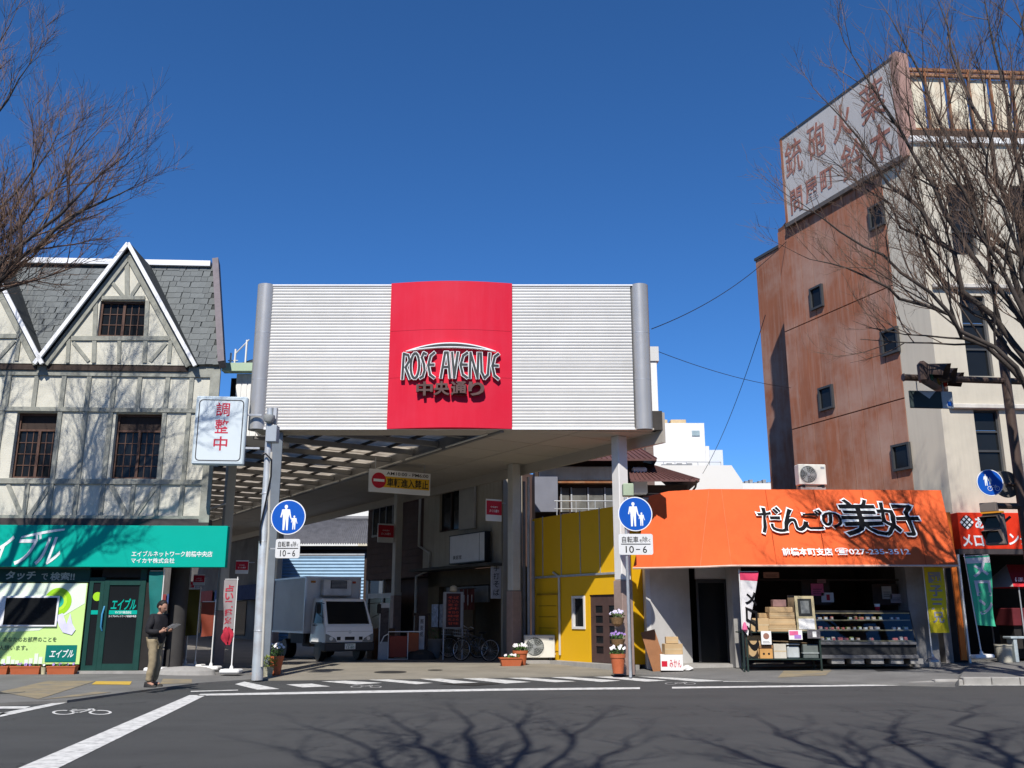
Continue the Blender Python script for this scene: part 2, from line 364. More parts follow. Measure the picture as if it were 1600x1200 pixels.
# worn yellow paving, inspection covers
def patch(name, pts, z, m, parent):
    MB().poly([gnd(x, y, z) for x, y in pts]).build(name, m, parent)
sl = bpy.data.objects['left_sidewalk']; sr = bpy.data.objects['right_sidewalk']; ap = bpy.data.objects['apron']
def surf(o, dz=.006):      # lay a flat patch on a sloping sheet: height looked up on the sheet itself
    bm = bmesh.new(); bm.from_mesh(o.data); from mathutils.bvhtree import BVHTree
    t = BVHTree.FromBMesh(bm); bm.free()
    def z(x, y):
        h = t.ray_cast(Vector((x, y, 5)), Vector((0, 0, -1))); return (h[0].z if h[0] else .1)+dz
    return z
ZL, ZR, ZC = surf(sl), surf(sr), surf(ap)
def drape(name, pts, zf, m, parent, z0=.08, n=6, lift=0.0):
    q = [gnd(x, y, z0) for x, y in pts]
    a, b, c, d = q; mm = MB()
    def fn(u, v):
        p = a.lerp(b, u).lerp(d.lerp(c, u), v); return (p.x, p.y, zf(p.x, p.y)+lift)
    mm.grid(fn, n, n); return mm.build(name, m, parent)
drape('worn_paving', ((0, 1080), (75, 1064), (150, 1064), (60, 1090)), ZL, M_tact, sl)
drape('worn_paving', ((60, 1091), (150, 1079), (175, 1079), (120, 1086)), ZL, M_tact, sl)
drape('tactile_paving', ((143, 1069), (150, 1064.5), (206, 1064.5), (203, 1069)), ZL, M_yell, sl)
drape('worn_paving', ((250, 1067), (255, 1060), (300, 1060), (300, 1065)), ZL, M_tact, sl)
drape('worn_paving', ((1165, 1050), (1180, 1046), (1330, 1043), (1300, 1050)), ZR, M_tact, sr)
drape('worn_paving', ((1215, 1058), (1225, 1051), (1300, 1051), (1290, 1056)), ZR, M_tact, sr)
drape('drain_cover', ((1358, 1047.5), (1420, 1046), (1432, 1050.5), (1372, 1052.5)), ZR, M_iron, sr)
def cover(px, py, r, zf, par, z0=.07):
    p = gnd(px, py, z0); m = MB(); n = 24
    m.poly([(p.x+r*math.cos(2*PI*i/n), p.y+r*math.sin(2*PI*i/n), zf(p.x+r*math.cos(2*PI*i/n), p.y+r*math.sin(2*PI*i/n))) for i in range(n)]); m.build('manhole_cover', M_iron, par)
cover(610, 1049.5, .42, ZC, ap); cover(680, 1047, .2, ZC, ap); cover(12, 1081.5, .3, ZL, sl)
MB().poly([gnd(x, y, .008) for x, y in ((685, 1068.5), (745, 1066.5), (785, 1068), (740, 1071.5))]).build('asphalt_patch', M_iron, road)

# ------------------------------------------------------------------ half-timbered building
LB = Frame(-7.36, 24.2, 3)
M_stucco = mat('cream_stucco', (0.60, 0.585, 0.50), 0.9, 0.07, 1.5, bump=0.5, bscale=30, dirt=(0.33, 0.33, 0.28), dscale=1.6, damt=0.5)
M_beam = mat('weathered_grey_beam', (0.29, 0.295, 0.255), 0.8, 0.18, 5, bump=0.3, bscale=25, dirt=(0.17, 0.17, 0.15), dscale=3, damt=0.5)
M_sl = mat('slate_shingle', (0.125, 0.137, 0.138), 0.75, 0.16, 5, rnd=0.11, bump=0.3, bscale=30)
M_slb = mat('slate_underlay', (0.04, 0.045, 0.045), 0.9, 0.2, 5)
M_sash = mat('brown_sash', (0.10, 0.055, 0.04), 0.6, 0.2, 6)
M_trim = mat('white_metal_flashing', (0.78, 0.79, 0.80), 0.4, 0.05, 2)
M_dtrim = mat('brown_fascia', (0.055, 0.045, 0.045), 0.6, 0.15, 3)
def holes_wall(mb, x0, x1, z0, z1, holes, y=0.0, depth=0.25):
    xs = sorted({x0, x1, *[h[i] for h in holes for i in (0, 1)]}); zs = sorted({z0, z1, *[h[i] for h in holes for i in (2, 3)]})
    for i in range(len(xs)-1):
        for j in range(len(zs)-1):
            cx, cz = (xs[i]+xs[i+1])/2, (zs[j]+zs[j+1])/2
            if any(h[0] < cx < h[1] and h[2] < cz < h[3] for h in holes): continue
            mb.quad((xs[i], y, zs[j]), (xs[i+1], y, zs[j]), (xs[i+1], y, zs[j+1]), (xs[i], y, zs[j+1]))
    for a, b, c, d in holes:
        mb.quad((a, y, c), (a, y+depth, c), (a, y+depth, d), (a, y, d)); mb.quad((b, y, c), (b, y+depth, c), (b, y+depth, d), (b, y, d))
        mb.quad((a, y, d), (b, y, d), (b, y+depth, d), (a, y+depth, d)); mb.quad((a, y, c), (b, y, c), (b, y+depth, c), (a, y+depth, c))
    return mb
T = fthing('half_timbered_building', 'cream half-timbered building with grey beams, slate roof and steep gables', 'building', LB)
def LX(px, py, y=0.0): return LB.xz(px, py, y)
zbelt = LX(200, 581)[1]; zeave = LX(200, 570)[1]; ztrim = LX(200, 810)[1]; zsign = LX(200, 822)[1]
xr = LX(344, 600)[0]; xl = -9.5
win1 = (LX(20, 700)[0], LX(90, 700)[0], LX(50, 747)[1], LX(50, 644)[1])
win2 = (LX(176, 700)[0], LX(250, 700)[0], win1[2], win1[3])
m = MB(); holes_wall(m, xl, xr, ztrim-.15, zeave+.1, [win1, win2], 0, .28)
m.quad((xr, 0, ztrim-.15), (xr-4.6, 6, ztrim-.15), (xr-4.6, 6, zeave+.1), (xr, 0, zeave+.1)); m.quad((xl, 8, ztrim-.15), (xl, 0, ztrim-.15), (xl, 0, zeave), (xl, 8, zeave))
wall = m.build('wall', M_stucco, T)
def beam(a, b, wd, proud, mm=M_beam, y0=0.0):
    (xa, za), (xb, zb) = a, b
    mb = MB().bar((xa, y0-proud/2, za), (xb, y0-proud/2, zb), wd, proud); return mb.build('beam', mm, T)
pxb = lambda x, y: LX(x, y)
# horizontals
beam((xl, zbelt), (xr, zbelt), .27, .055)
zm = LX(200, 641)[1]; zl = LX(200, 753)[1]
beam((xl, zm), (xr, zm), .11, .055); beam((xl, zl), (xr, zl), .13, .055); beam((xl, ztrim+.03), (xr, ztrim+.03), .08, .05)
zt, zb_ = zbelt-.135, ztrim
for x in (-3, 88, 128, 168, 253, 291):
    X = LX(x, 700)[0]; beam((X, zb_), (X, zt), .115, .04)
beam((xr-.13, zb_-.1), (xr-.13, zt+.13), .26, .062)
for x in (12, 55, 97-.0, 217): 
    X = LX(x, 615)[0]
    if x in (55, 217, 12): beam((X, zm), (X, zt), .11, .038)
for x in (41, 207):
    X = LX(x, 780)[0]; beam((X, zb_), (X, zl), .11, .038)
for a, b in (((13, 757), (34, 806)), ((78, 760), (46, 806)), ((174, 758), (199, 806)), ((244, 760), (212, 806))):
    beam(LX(*a), LX(*b), .105, .03)
# casement windows with many small panes
pane_me = BX(-.5, .5, 0, .012, -.5, .5).mesh('pane'); pane_me.materials.append(M_dgl)
def casement(par, x0, x1, z0, z1, y, cols, rows, top=0.0):
    w_ = bpy.data.objects.new('window', None); COL.objects.link(w_); w_.parent = par
    f = .06; m = MB()
    for a in ((x0, x0+f, z0, z1), (x1-f, x1, z0, z1), (x0+f, x1-f, z0, z0+f), (x0+f, x1-f, z1-f, z1)): m.box(a[0], a[1], y-.05, y+.05, a[2], a[3])
    m.box((x0+x1)/2-.035, (x0+x1)/2+.035, y-.045, y+.05, z0+f, z1-f-top)
    if top: m.box(x0+f, x1-f, y-.045, y+.045, z1-f-top, z1-f-top+.05)
    m.build('frame', M_sash, w_); bars = MB()
    ax, bx, az, bz = x0+f, x1-f, z0+f, z1-f-top; cw, ch = (bx-ax)/cols, (bz-az)/rows
    for i in range(1, cols): bars.box(ax+cw*i-.011, ax+cw*i+.011, y-.012, y+.02, az, bz)
    for j in range(1, rows): bars.box(ax, bx, y-.014, y+.018, az+ch*j-.011, az+ch*j+.011)
    bars.build('glazing_bars', M_sash, w_)
    for i in range(cols):
        for j in range(rows):
            piece(pane_me, 'pane', w_, (ax+cw*(i+.5), y+.004, az+ch*(j+.5)), (random.uniform(-.012, .012), 0, random.uniform(-.02, .02)), (cw*.97, 1, ch*.97))
    if top: BX(ax, bx, y, y+.02, bz+.05, z1-f).build('transom_panel', M_dkbrown, w_)
    return w_
casement(T, *win1, .2, 6, 4, .42); casement(T, *win2, .2, 6, 4, .42)
# roof, ridge cap, verge
YR = 1.55; zridge = LX(200, 414, YR)[1]
xr_top = LX(334, 413, YR)[0]
def xre(t): return xr+(xr_top-xr)*t
def slope(x, t): return (x, -.12+(YR+.12)*t, zeave+(zridge-zeave)*t)
m = MB(); m.quad(slope(xl, 0), slope(xr, 0), slope(xr_top, 1), slope(xl, 1)); m.quad((xl, YR, zridge), (xr_top, YR, zridge), (xr-5, YR+6, zeave+1), (xl, YR+6, zeave+1))
m.poly([(xr, -.12, zeave), (xr_top, YR, zridge), (xr-5, YR+6, zeave+1), (xr-5, YR+6, zeave-.1)])
roof = m.build('roof', M_slb, T)
MB().bar((xl, YR-.02, zridge+.04), (xr_top-.06, YR-.02, zridge+.04), .3, .16, (0, 0, 1)).build('ridge_cap', M_trim, roof)
m = MB(); a, b = Vector(slope(xr, -.02)), Vector(slope(xr_top, 1.03)); m.bar(a+Vector((.06, -.04, .06)), b+Vector((.06, -.04, .06)), .17, .3, (0, -1, .45)); m.build('verge_board', mat('verge_board', (.16, .14, .15), .7, .15, 4), roof)
gabs = [(LX(203, 391, -.12), LX(64, 563, -.12), LX(302, 572, -.12)), ]
ax_, az_ = gabs[0][0]; hw = (gabs[0][2][0]-gabs[0][1][0])/2; gz = LX(203, 570, -.12)[1]
GX = [ax_, ax_-2*hw+.02]
sh_me = []
for k in range(4):
    mm_ = MB(); dz = (.0, .02, -.015, .03)[k]
    mm_.add([(-.095, 0, 0), (.095, 0, 0), (.095, -.01, .26+0), (-.095, -.01, .26), (-.095, -.026, 0-dz), (.095, -.026, -dz*.4), (.095, -.014, .26), (-.095, -.014, .26)], [(0, 1, 2, 3), (7, 6, 5, 4), (0, 4, 5, 1), (1, 5, 6, 2), (3, 7, 4, 0), (2, 6, 7, 3)])
    me = mm_.mesh('shingle'); me.materials.append(M_sl); sh_me.append(me)
ln = math.hypot(YR+.12, zridge-zeave); tilt = -math.atan2(YR+.12, zridge-zeave)
rows = 17; nsh = 0; xstart = LX(-6, 480, .8)[0]
for j in range(rows):
    t = (j+.02)/rows; x = xre(t)-.1-.1*(j % 2)-random.uniform(0, .05)
    while x > xstart:
        p = slope(x, t); hidden = False
        for gx in GX:
            wz = hw*(az_-p[2])/(az_-gz)     # half width of the gable at that height
            if abs(x+.03-gx) < wz-.18: hidden = True
        sx = random.choice((.95, 1.05, 1.2, .85))
        if not hidden and nsh < 300:
            nsh += 1; piece(random.choice(sh_me), 'shingle', roof, (p[0], p[1]-.004-random.random()*.006, p[2]), (tilt, 0, random.uniform(-.01, .01)), (sx, 1, ln/rows/.24*random.uniform(.97, 1.06)))
        x -= .19*sx+.008
# gables
def gable(gx, full):
    G = bpy.data.objects.new('gable', None); COL.objects.link(G); G.parent = T
    yg = -.12; gw = None
    if full:
        a = LX(154, 500, yg)[0]; b = LX(228, 500, yg)[0]; gw = (a, b, LX(190, 526, yg)[1], LX(190, 470, yg)[1])
    m = MB()
    L_, R_, A_ = (gx-hw, gz), (gx+hw, gz), (gx, az_)
    def xat(z, sgn): return gx+sgn*hw*(az_-z)/(az_-gz)
    if gw:
        z0, z1 = gw[2], gw[3]
        for q in ([L_, R_, (xat(z0, 1), z0), (xat(z0, -1), z0)], [(xat(z0, -1), z0), (gw[0], z0), (gw[0], z1), (xat(z1, -1), z1)], [(gw[1], z0), (xat(z0, 1), z0), (xat(z1, 1), z1), (gw[1], z1)], [(xat(z1, -1), z1), (xat(z1, 1), z1), A_]):
            m.poly([(x, yg, z) for x, z in q])
        for s_ in (0, 1): m.quad((gw[s_], yg, z0), (gw[s_], yg+.2, z0), (gw[s_], yg+.2, z1), (gw[s_], yg, z1))
        m.quad((gw[0], yg, z1), (gw[1], yg, z1), (gw[1], yg+.2, z1), (gw[0], yg+.2, z1)); m.quad((gw[0], yg, z0), (gw[1], yg, z0), (gw[1], yg+.2, z0), (gw[0], yg+.2, z0))
    else: m.poly([(x, yg, z) for x, z in (L_, R_, A_)])
    m.build('gable_wall', M_stucco, G)
    m = MB()   # dormer roof running back into the main slope
    for s_ in (-1, 1): m.prism([(gx+s_*hw*1.03, yg-.16, gz-.02), (gx, yg-.16, az_+.08), (gx, YR, az_+.08), (gx+s_*hw*1.03, .1, gz-.02)], (s_*.05, 0, .06))
    m.build('dormer_roof', M_slb, G)
    for s_ in (-1, 1):
        m = MB(); m.bar((gx+s_*(hw*1.03+.03), yg-.18, gz-.05), (gx+s_*.0, yg-.18, az_+.13), .10, .07, (0, 1, 0)); m.build('white_bargeboard', M_trim, G)
    def bm_(a, b, wd, pr): MB().bar((a[0], yg-pr/2, a[1]), (b[0], yg-pr/2, b[1]), wd, pr).build('beam', M_beam, G)
    for s_ in (-1, 1): bm_((gx+s_*(hw-.12), gz-.02), (gx+s_*.0, az_-.18), .17, .06)
    P_ = lambda x, y: LX(x, y, yg)
    def q(a, b, wd, pr):
        A, B = P_(*a), P_(*b); dx = gx-ax_; bm_((A[0]+dx, A[1]), (B[0]+dx, B[1]), wd, pr)
    q((199, 408), (199, 466), .12, .035); q((176, 442), (195, 466), .09, .03); q((219, 442), (203, 466), .09, .03)
    q((160, 466), (227, 466), .10, .05); q((112, 529), (266, 529), .12, .045)
    q((150, 470), (147, 567), .11, .035); q((231, 470), (226, 567), .11, .035); q((108, 530), (106, 567), .10, .035); q((187, 533), (186, 567), .10, .035); q((267, 532), (264, 567), .10, .035)
    q((115, 535), (139, 565), .09, .028); q((260, 536), (235, 565), .09, .028)
    MB().box(gx-hw+.15, gx+hw-.15, yg+.02, .02, gz-.16, gz-.02).build('soffit_shade_strip', M_dkbrown, G)  # dark strip: colour stands in for the shadowed gap under the gable overhang
    if gw: casement(G, *gw, yg+.12, 6, 3)
    else: BX(P_(150, 500)[0]-ax_+gx, P_(230, 500)[0]-ax_+gx, yg-.03, yg-.02, P_(190, 526)[1], P_(190, 470)[1]).build('window', M_dgl, G)
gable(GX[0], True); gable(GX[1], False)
BX(xl, xr, -.06, .3, ztrim-.2, ztrim-.015, b=.01).build('fascia_board', M_dtrim, T)
# ground floor shopfront
M_gframe = mat('dark_green_frame', (0.012, 0.05, 0.042), 0.4, 0.12, 3)
zg_ = .12; zh = LX(200, 888)[1]
gx1 = LX(249, 960)[0]
m = MB(); m.quad((xl, .9, zg_), (LX(132, 960)[0], .9, zg_), (LX(132, 960)[0], .9, zh), (xl, .9, zh)); m.prism([(gx1-.55, .02, zg_), (gx1, .02, zg_), (gx1-3, 4.5, zg_), (gx1-3.55, 4.5, zg_)], (0, 0, zh+.4-zg_)); m.box(xl, xl+.3, .05, 6, zg_, zh+.4)
m.build('ground_floor_wall', M_dark, T)
MB().prism([(xl, .02, zh+.3), (xr-.02, .02, zh+.3), (xr-5.3, 7, zh+.3), (xl, 7, zh+.3)], (0, 0, ztrim-.21-zh-.3)).build('upper_floor_slab', M_dark, T)
m = MB(); m.lathe([(.24, zg_), (.24, zh+.3)], (gx1+.22, .75, 0), 18); m.build('round_column', mat('dark_grey_column', (.045, .043, .042), .7, .15, 3), T, True)
d0, d1 = LX(157, 980)[0], LX(222, 980)[0]; sx0 = LX(133, 980)[0]; ztop = LX(190, 906)[1]
door = bpy.data.objects.new('door', None); COL.objects.link(door); door.parent = T
m = MB()
for a in ((d0, d0+.13, zg_+.03, ztop), (d1-.13, d1, zg_+.03, ztop)): m.box(a[0], a[1], -.02, .06, a[2], a[3], b=.008)
m.box(d0+.13, d1-.13, -.018, .058, ztop-.13, ztop); m.box(d0+.13, d1-.13, -.018, .058, zg_+.03, zg_+.19); m.build('door_frame', M_gframe, door)
BX(d0+.13, d1-.13, .01, .022, zg_+.19, ztop-.13).build('pane', M_dgl, door)
m = MB(); hx = d0+.055; m.tube([(hx, -.02, 1.0+.1), (hx-.015, -.09, 1.2), (hx-.015, -.09, 1.5), (hx, -.02, 1.7)], .02, 8); m.build('handle', mat('blue_handle', (.05, .25, .45), .3), door, True)
text('エイブル', door, M_teal, d0+.2, d1-.2, LX(190, 953)[1], LX(190, 935)[1], .008, .004, .02, shear=.25)
BX(d0+.17, d1-.16, .001, .009, LX(190, 960)[1], LX(190, 953.5)[1]).build('teal_band', M_teal, door)
text('マイカヤ株式会社', door, M_letter, d0+.32, d1-.3, LX(190, 958.8)[1], LX(190, 954.8)[1], .0, .002, .01)
text('エイブルネットワーク前橋中央店', door, M_letter, d0+.17, d1-.17, LX(190, 964.5)[1], LX(190, 961)[1], .008, .003, .01)
sidew = bpy.data.objects.new('side_window', None); COL.objects.link(sidew); sidew.parent = T
m = MB(); m.box(sx0, sx0+.1, -.01, .06, zg_, ztop+.06); m.box(d0-.1, d0-.004, -.01, .06, zg_, ztop+.06); m.box(sx0+.1, d0-.1, -.008, .058, zg_, zg_+.15); m.box(sx0+.1, d0-.1, -.008, .058, ztop-.07, ztop+.06); m.build('frame', M_gframe, sidew)
BX(sx0+.1, d0-.1, .012, .024, zg_+.15, ztop-.07).build('pane', M_dgl, sidew)
BX(sx0+.1, d0-.1, .004, .011, LX(147, 960)[1], LX(147, 953.5)[1]).build('teal_band', M_teal, sidew)
m = MB(); m.lathe([(.0, 0), (.11, 0), (.11, .006), (0, .006)], (LX(152, 932)[0], .003, LX(152, 932)[1]), 20, 'y'); m.build('green_dot_sticker', mat('lime_print', (.32, .62, .02), .5, .05), sidew)
BX(d1+.004, gx1-.553, .0, .08, zg_, zh).build('door_post', M_gframe, T)
BX(d0-.1, d1+.004, .03, .1, ztop+.062, zh+.3).build('transom_panel', M_dark, T)
BX(sx0-.02, gx1, -.35, .6, zg_-.06, zg_+.025).build('door_step', M_conc, T)
# window board with print, screen and small sign
M_lime = mat('lime_poster', (0.52, 0.74, 0.26), 0.5, 0.04, 1)
M_limew = mat('pale_poster', (0.70, 0.80, 0.66), 0.5, 0.05, 1)
PB = fthing('window_poster', 'lime green and white window poster with a pointing hand, left of the shop door', 'poster', LB)
px1 = LX(131.5, 960)[0]; zp0, zp1 = LX(60, 1038)[1], LX(60, 911)[1]
BX(xl+.4, px1, .02, .08, zp0, zp1).build('board', M_lime, PB)
m = MB(); m.poly([(xl+.4, .014, zp1), (px1-.02, .014, zp1-.005), (px1-.02, .014, zp1-.5), (LX(60, 990)[0], .014, LX(60, 985)[1]), (xl+.4, .014, LX(0, 1000)[1])]); m.build('pale_field', M_limew, PB)
cx, cz = LX(90, 940)
for r_, c_, y_ in ((.34, (.30, .60, .02), .008), (.23, (.45, .72, .05), .005), (.15, (.02, .4, .3), .002)):
    MB().lathe([(0, 0), (r_, 0)], (cx, y_, cz), 32, 'y', cap=False).build('ring_print', mat('ring%d' % int(r_*100), c_, .5, .04), PB)
m = MB(); hp = [(88, 962), (98, 958), (104, 975), (110, 958), (113, 974), (118, 984), (112, 992), (98, 988), (92, 978)]
m.poly([(LX(x, y)[0], -.002, LX(x, y)[1]) for x, y in hp]); m.build('hand_print', mat('lilac_print', (.62, .62, .80), .5), PB)
BX(LX(1, 940)[0]-.4, LX(93, 940)[0], -.03, .0, LX(50, 979)[1], LX(50, 931)[1], b=.006).build('screen_bezel', M_trim, PB)
BX(LX(10, 940)[0], LX(90, 940)[0], -.04, -.031, LX(50, 976)[1], LX(50, 934)[1]).build('dark_screen', mat('dark_screen', (.01, .011, .012), .25), PB)
M_pgrey = mat('grey_print', (.10, .16, .08), .6)
text('り、あなたのお部屋のことを', PB, M_pgrey, LX(-10, 1000)[0], LX(88, 1000)[0], LX(40, 1003)[1], LX(40, 995)[1], .012, .002, .008)
text('る人想います。', PB, M_pgrey, LX(-10, 1012)[0], LX(43, 1012)[0], LX(40, 1016)[1], LX(40, 1008)[1], .012, .002, .008)
ex0, ex1, ez0, ez1 = LX(71, 1020)[0], LX(119, 1020)[0], LX(95, 1034)[1], LX(95, 1008)[1]
BX(ex0, ex1, .004, .012, ez0, ez1).build('green_panel_print', mat('deep_teal_print', (.004, .16, .13), .4, .04), PB)
text('エイブル', PB, M_letter, ex0+.1, ex1-.06, ez0+.1, ez1-.1, .003, .003, .015, shear=.3)
for k, (a, h_) in enumerate(((2, 8), (10, 12), (17, 7), (45, 9), (53, 16), (60, 11), (24, 6), (38, 7))):
    BX(LX(a, 1030)[0], LX(a+6, 1030)[0], .01, .013, zp0+.01, zp0+h_*.016).build('city_print', M_limew, PB)
TB = fthing('search_board', 'dark green board with grey lettering above the window poster', 'sign', LB)
BX(xl+.4, px1+.04, -.0, .1, LX(60, 909)[1], zh-.02).build('board', M_gframe, TB)
M_tg = mat('grey_lettering', (.38, .42, .40), .5)
text('タッチ', TB, M_tg, LX(9, 900)[0], LX(56, 900)[0], LX(60, 906)[1], LX(60, 892)[1], -.003, .006, .03, shear=.1)
text('で', TB, M_tg, LX(65, 900)[0], LX(75, 900)[0], LX(60, 906)[1], LX(60, 896)[1], -.003, .006, .01)
text('検索!!', TB, M_tg, LX(79, 900)[0], LX(117, 900)[0], LX(60, 907)[1], LX(60, 894)[1], -.003, .006, .02)
GS = fthing('teal_shop_sign', 'long teal shop sign with white lettering over the ground floor shopfront', 'sign', LB)
ys = -.32
def LS(px, py): return LB.xz(px, py, ys)
s1 = LS(354, 850)[0]; sz0, sz1 = LS(200, 886)[1], LS(200, 821)[1]
BX(xl, s1, ys, -.07, sz0, sz1, b=.008).build('sign_box', M_teal, GS)
text('イブル', GS, M_letter, LS(-14, 850)[0], LS(96, 850)[0], LS(40, 883)[1], LS(40, 833)[1], ys-.003, .006, .012, shear=.35)
m = MB(); pts = []
for i in range(13):
    u = i/12; a = LS(34+68*u, 838-10*math.sin(u*1.5)-2*u); pts.append((a[0], ys-.008, a[1]))
for i in range(12): m.quad(pts[i], pts[i+1], (pts[i+1][0]-.02, ys-.008, pts[i+1][2]-.05-.02*math.sin(i/11*PI)), (pts[i][0]-.02, ys-.008, pts[i][2]-.05-.02*math.sin(i/11*PI)))
m.build('swoosh', M_letter, GS)
text('エイブルネットワーク前橋中央店', GS, M_letter, LS(206, 865)[0], LS(332, 865)[0], LS(260, 870)[1], LS(260, 861)[1], ys-.003, .005, .012)
text('マイカヤ株式会社', GS, M_letter, LS(205, 875)[0], LS(273, 875)[0], LS(240, 880)[1], LS(240, 872)[1], ys-.003, .005, .012)

# planter boxes in front of the poster
def flower_clump(par, cx, cy, z, rx, ry, h, n, petal=M_petal, np_=14, seed=1):
    rg = random.Random(seed); a = MB(); b = MB()
    for i in range(n):
        an = rg.random()*2*PI; rr = math.sqrt(rg.random()); x, y = cx+rx*rr*math.cos(an), cy+ry*rr*math.sin(an); zz = z+h*rg.uniform(.15, 1)*(1-.35*rr)
        l = rg.uniform(.03, .06); d = Vector((rg.uniform(-1, 1), rg.uniform(-1, 1), rg.uniform(-.2, .8))).normalized(); s_ = d.cross(Vector((rg.uniform(-1, 1), rg.uniform(-1, 1), .3))).normalized()*l*.4
        p = Vector((x, y, zz)); a.quad(p-d*l*.3, p+s_, p+d*l, p-s_)
        if i % 5 == 0: a.tube([(cx+(x-cx)*.4, cy+(y-cy)*.4, z-.02), p], .004, 3, False)
    for i in range(np_):
        an = rg.random()*2*PI; rr = math.sqrt(rg.random()); p = Vector((cx+rx*rr*math.cos(an), cy+ry*rr*math.sin(an), z+h*rg.uniform(.75, 1.1)*(1-.3*rr)))
        rad = rg.uniform(.022, .036); nd = Vector((rg.uniform(-.6, .6), -1, rg.uniform(.1, .9))).normalized(); u = nd.cross(Vector((0, 0, 1))).normalized(); v = nd.cross(u)
        for q in range(5):
            t = 2*PI*q/5; c = p+(u*math.cos(t)+v*math.sin(t))*rad*.7
            b.poly([c+(u*math.cos(t+k*PI/2)+v*math.sin(t+k*PI/2))*rad*.55+nd*.004*(k == 0) for k in range(4)])
    a.build('foliage', M_leaf, par); b.build('blossoms', petal, par)
def planter(label, px0, px1_, Y=23.75):
    a = LX(px0, 1050, -.45)[0]; b = LX(px1_, 1050, -.45)[0]; cxl = (a+b)/2; c = LB.world(cxl, -.45)
    t = thing('planter_box', label, 'planter', (c.x, c.y, ZL(c.x, c.y)-.006), LB.a, 'terracotta planters below the window poster')
    L2 = (b-a)/2; m = MB()
    o1 = [(-L2*.94, -.085), (L2*.94, -.085), (L2*.94, .085), (-L2*.94, .085)]; o2 = [(-L2, -.11), (L2, -.11), (L2, .11), (-L2, .11)]; i2 = [(-L2+.02, -.09), (L2-.02, -.09), (L2-.02, .09), (-L2+.02, .09)]
    v = [(x, y, 0) for x, y in o1]+[(x, y, .155) for x, y in o2]+[(x*1.03, y*1.1, .16) for x, y in o2]+[(x*1.03, y*1.1, .19) for x, y in o2]+[(x, y, .19) for x, y in i2]+[(x, y, .15) for x, y in i2]
    f = [(3, 2, 1, 0)]
    for k in range(5):
        for j in range(4): f.append((k*4+j, k*4+(j+1) % 4, k*4+4+(j+1) % 4, k*4+4+j))
    m.add(v, f); m.build('box', M_terra, t)
    BX(-L2+.02, L2-.02, -.09, .09, .12, .152).build('soil', M_soil, t)
    flower_clump(t, 0, 0, .16, L2*.85, .08, .1, 60, M_petal2, 6, int(px0)+50)
planter('terracotta planter box at the left picture edge, below the poster', -40, 14); planter('long terracotta planter box below the black screen of the poster', 18, 64); planter('terracotta planter box nearest the dark green shop door', 75, 119)
c = LB.world(LX(68, 1050, -.5)[0], -.5); t = thing('small_flower_cup', 'small pale cup pot standing between two terracotta planter boxes', 'flower pot', (c.x, c.y, ZL(c.x, c.y)-.006))
MB().lathe([(.05, 0), (.07, .16), (.075, .17), (.065, .17), (.06, .14)], n=14).build('cup', mat('pale_cup', (.55, .5, .32), .6), t, True); flower_clump(t, 0, 0, .15, .06, .06, .1, 30, M_petal, 2, 3)
# ------------------------------------------------------------------ the arcade: sign front, columns, roof
AF = Frame(2.95, 24.4, 32)        # local y runs back through the arcade, x = 0 is the right row of columns
YB = 23.5                          # plane of the sign front (faces the road squarely)
M_slat = mat('ribbed_aluminium', (0.53, 0.525, 0.505), 0.5, 0.05, 1.2, metal=0.25, dirt=(0.44, 0.435, 0.415), dscale=0.8, damt=0.5, streak=.12)
M_cyl = mat('satin_aluminium', (0.40, 0.398, 0.39), 0.36, 0.05, 1.0, metal=0.35, dirt=(0.32, 0.315, 0.31), damt=0.3)
M_rose = mat('rose_red_panel', (0.58, 0.012, 0.036), 0.5, 0.04, 0.8, streak=0.35, dirt=(0.60, 0.04, 0.075), dscale=0.9, damt=0.3, spec=.15)
M_sof = mat('soffit_panel', (0.42, 0.385, 0.33), 0.8, 0.07, 1.2, dirt=(0.28, 0.25, 0.21), damt=0.4, rnd=0.04)
M_fasc = mat('grey_steel_beam', (0.20, 0.195, 0.185), 0.6, 0.12, 2, dirt=(0.10, 0.09, 0.08), damt=0.4)
M_col = mat('cream_column', (0.50, 0.485, 0.43), 0.6, 0.07, 2, dirt=(0.3, 0.28, 0.24), damt=0.4, streak=0.2)
M_colb = mat('column_base_tile', (0.30, 0.22, 0.19), 0.5, 0.12, 5, dirt=(0.2, 0.15, 0.13), damt=0.4)
M_roofp = translucent('roof_panel', (0.80, 0.73, 0.65))
M_gold = mat('bronze_letter', (0.105, 0.062, 0.055), 0.45, 0.25, 5, metal=0.3)
M_ldark = mat('dark_letter_face', (0.055, 0.058, 0.055), 0.4, 0.1, 6, metal=0.2)
AR = thing('shopping_arcade', 'covered shopping arcade with ribbed silver and red sign front', 'arcade', (0, 0, 0))
zb = at(800, 668, YB).z; ztp = at(800, 447, YB).z
xL0, xL1 = at(420, 558, YB).x, at(608.5, 558, YB).x; xR0, xR1 = at(800, 558, YB).x, at(988, 558, YB).x
def ribs(x0, x1, name):
    m = MB(); n = 46; h = (ztp-zb)/n
    for k in range(n):
        z = zb+k*h; d = .016*random.uniform(.7, 1.3); o = .008*random.uniform(-1, 1)
        pf = [(z, 0), (z+h*.22, -.011+o*.5), (z+h*.70, -.012-d*.15+o*.5), (z+h*.9, -.003), (z+h, 0)]
        for a, b in zip(pf, pf[1:]): m.quad((x0, YB+a[1], a[0]), (x1, YB+a[1], a[0]), (x1, YB+b[1], b[0]), (x0, YB+b[1], b[0]))
    return m.build(name, M_slat, AR)
ribs(xL0, xL1, 'ribbed_panel'); ribs(xR0, xR1, 'ribbed_panel')
BX(xL0-.1, xR1+.1, YB-.035, YB+.75, ztp, ztp+.035).build('cap_flashing', M_trim, AR)
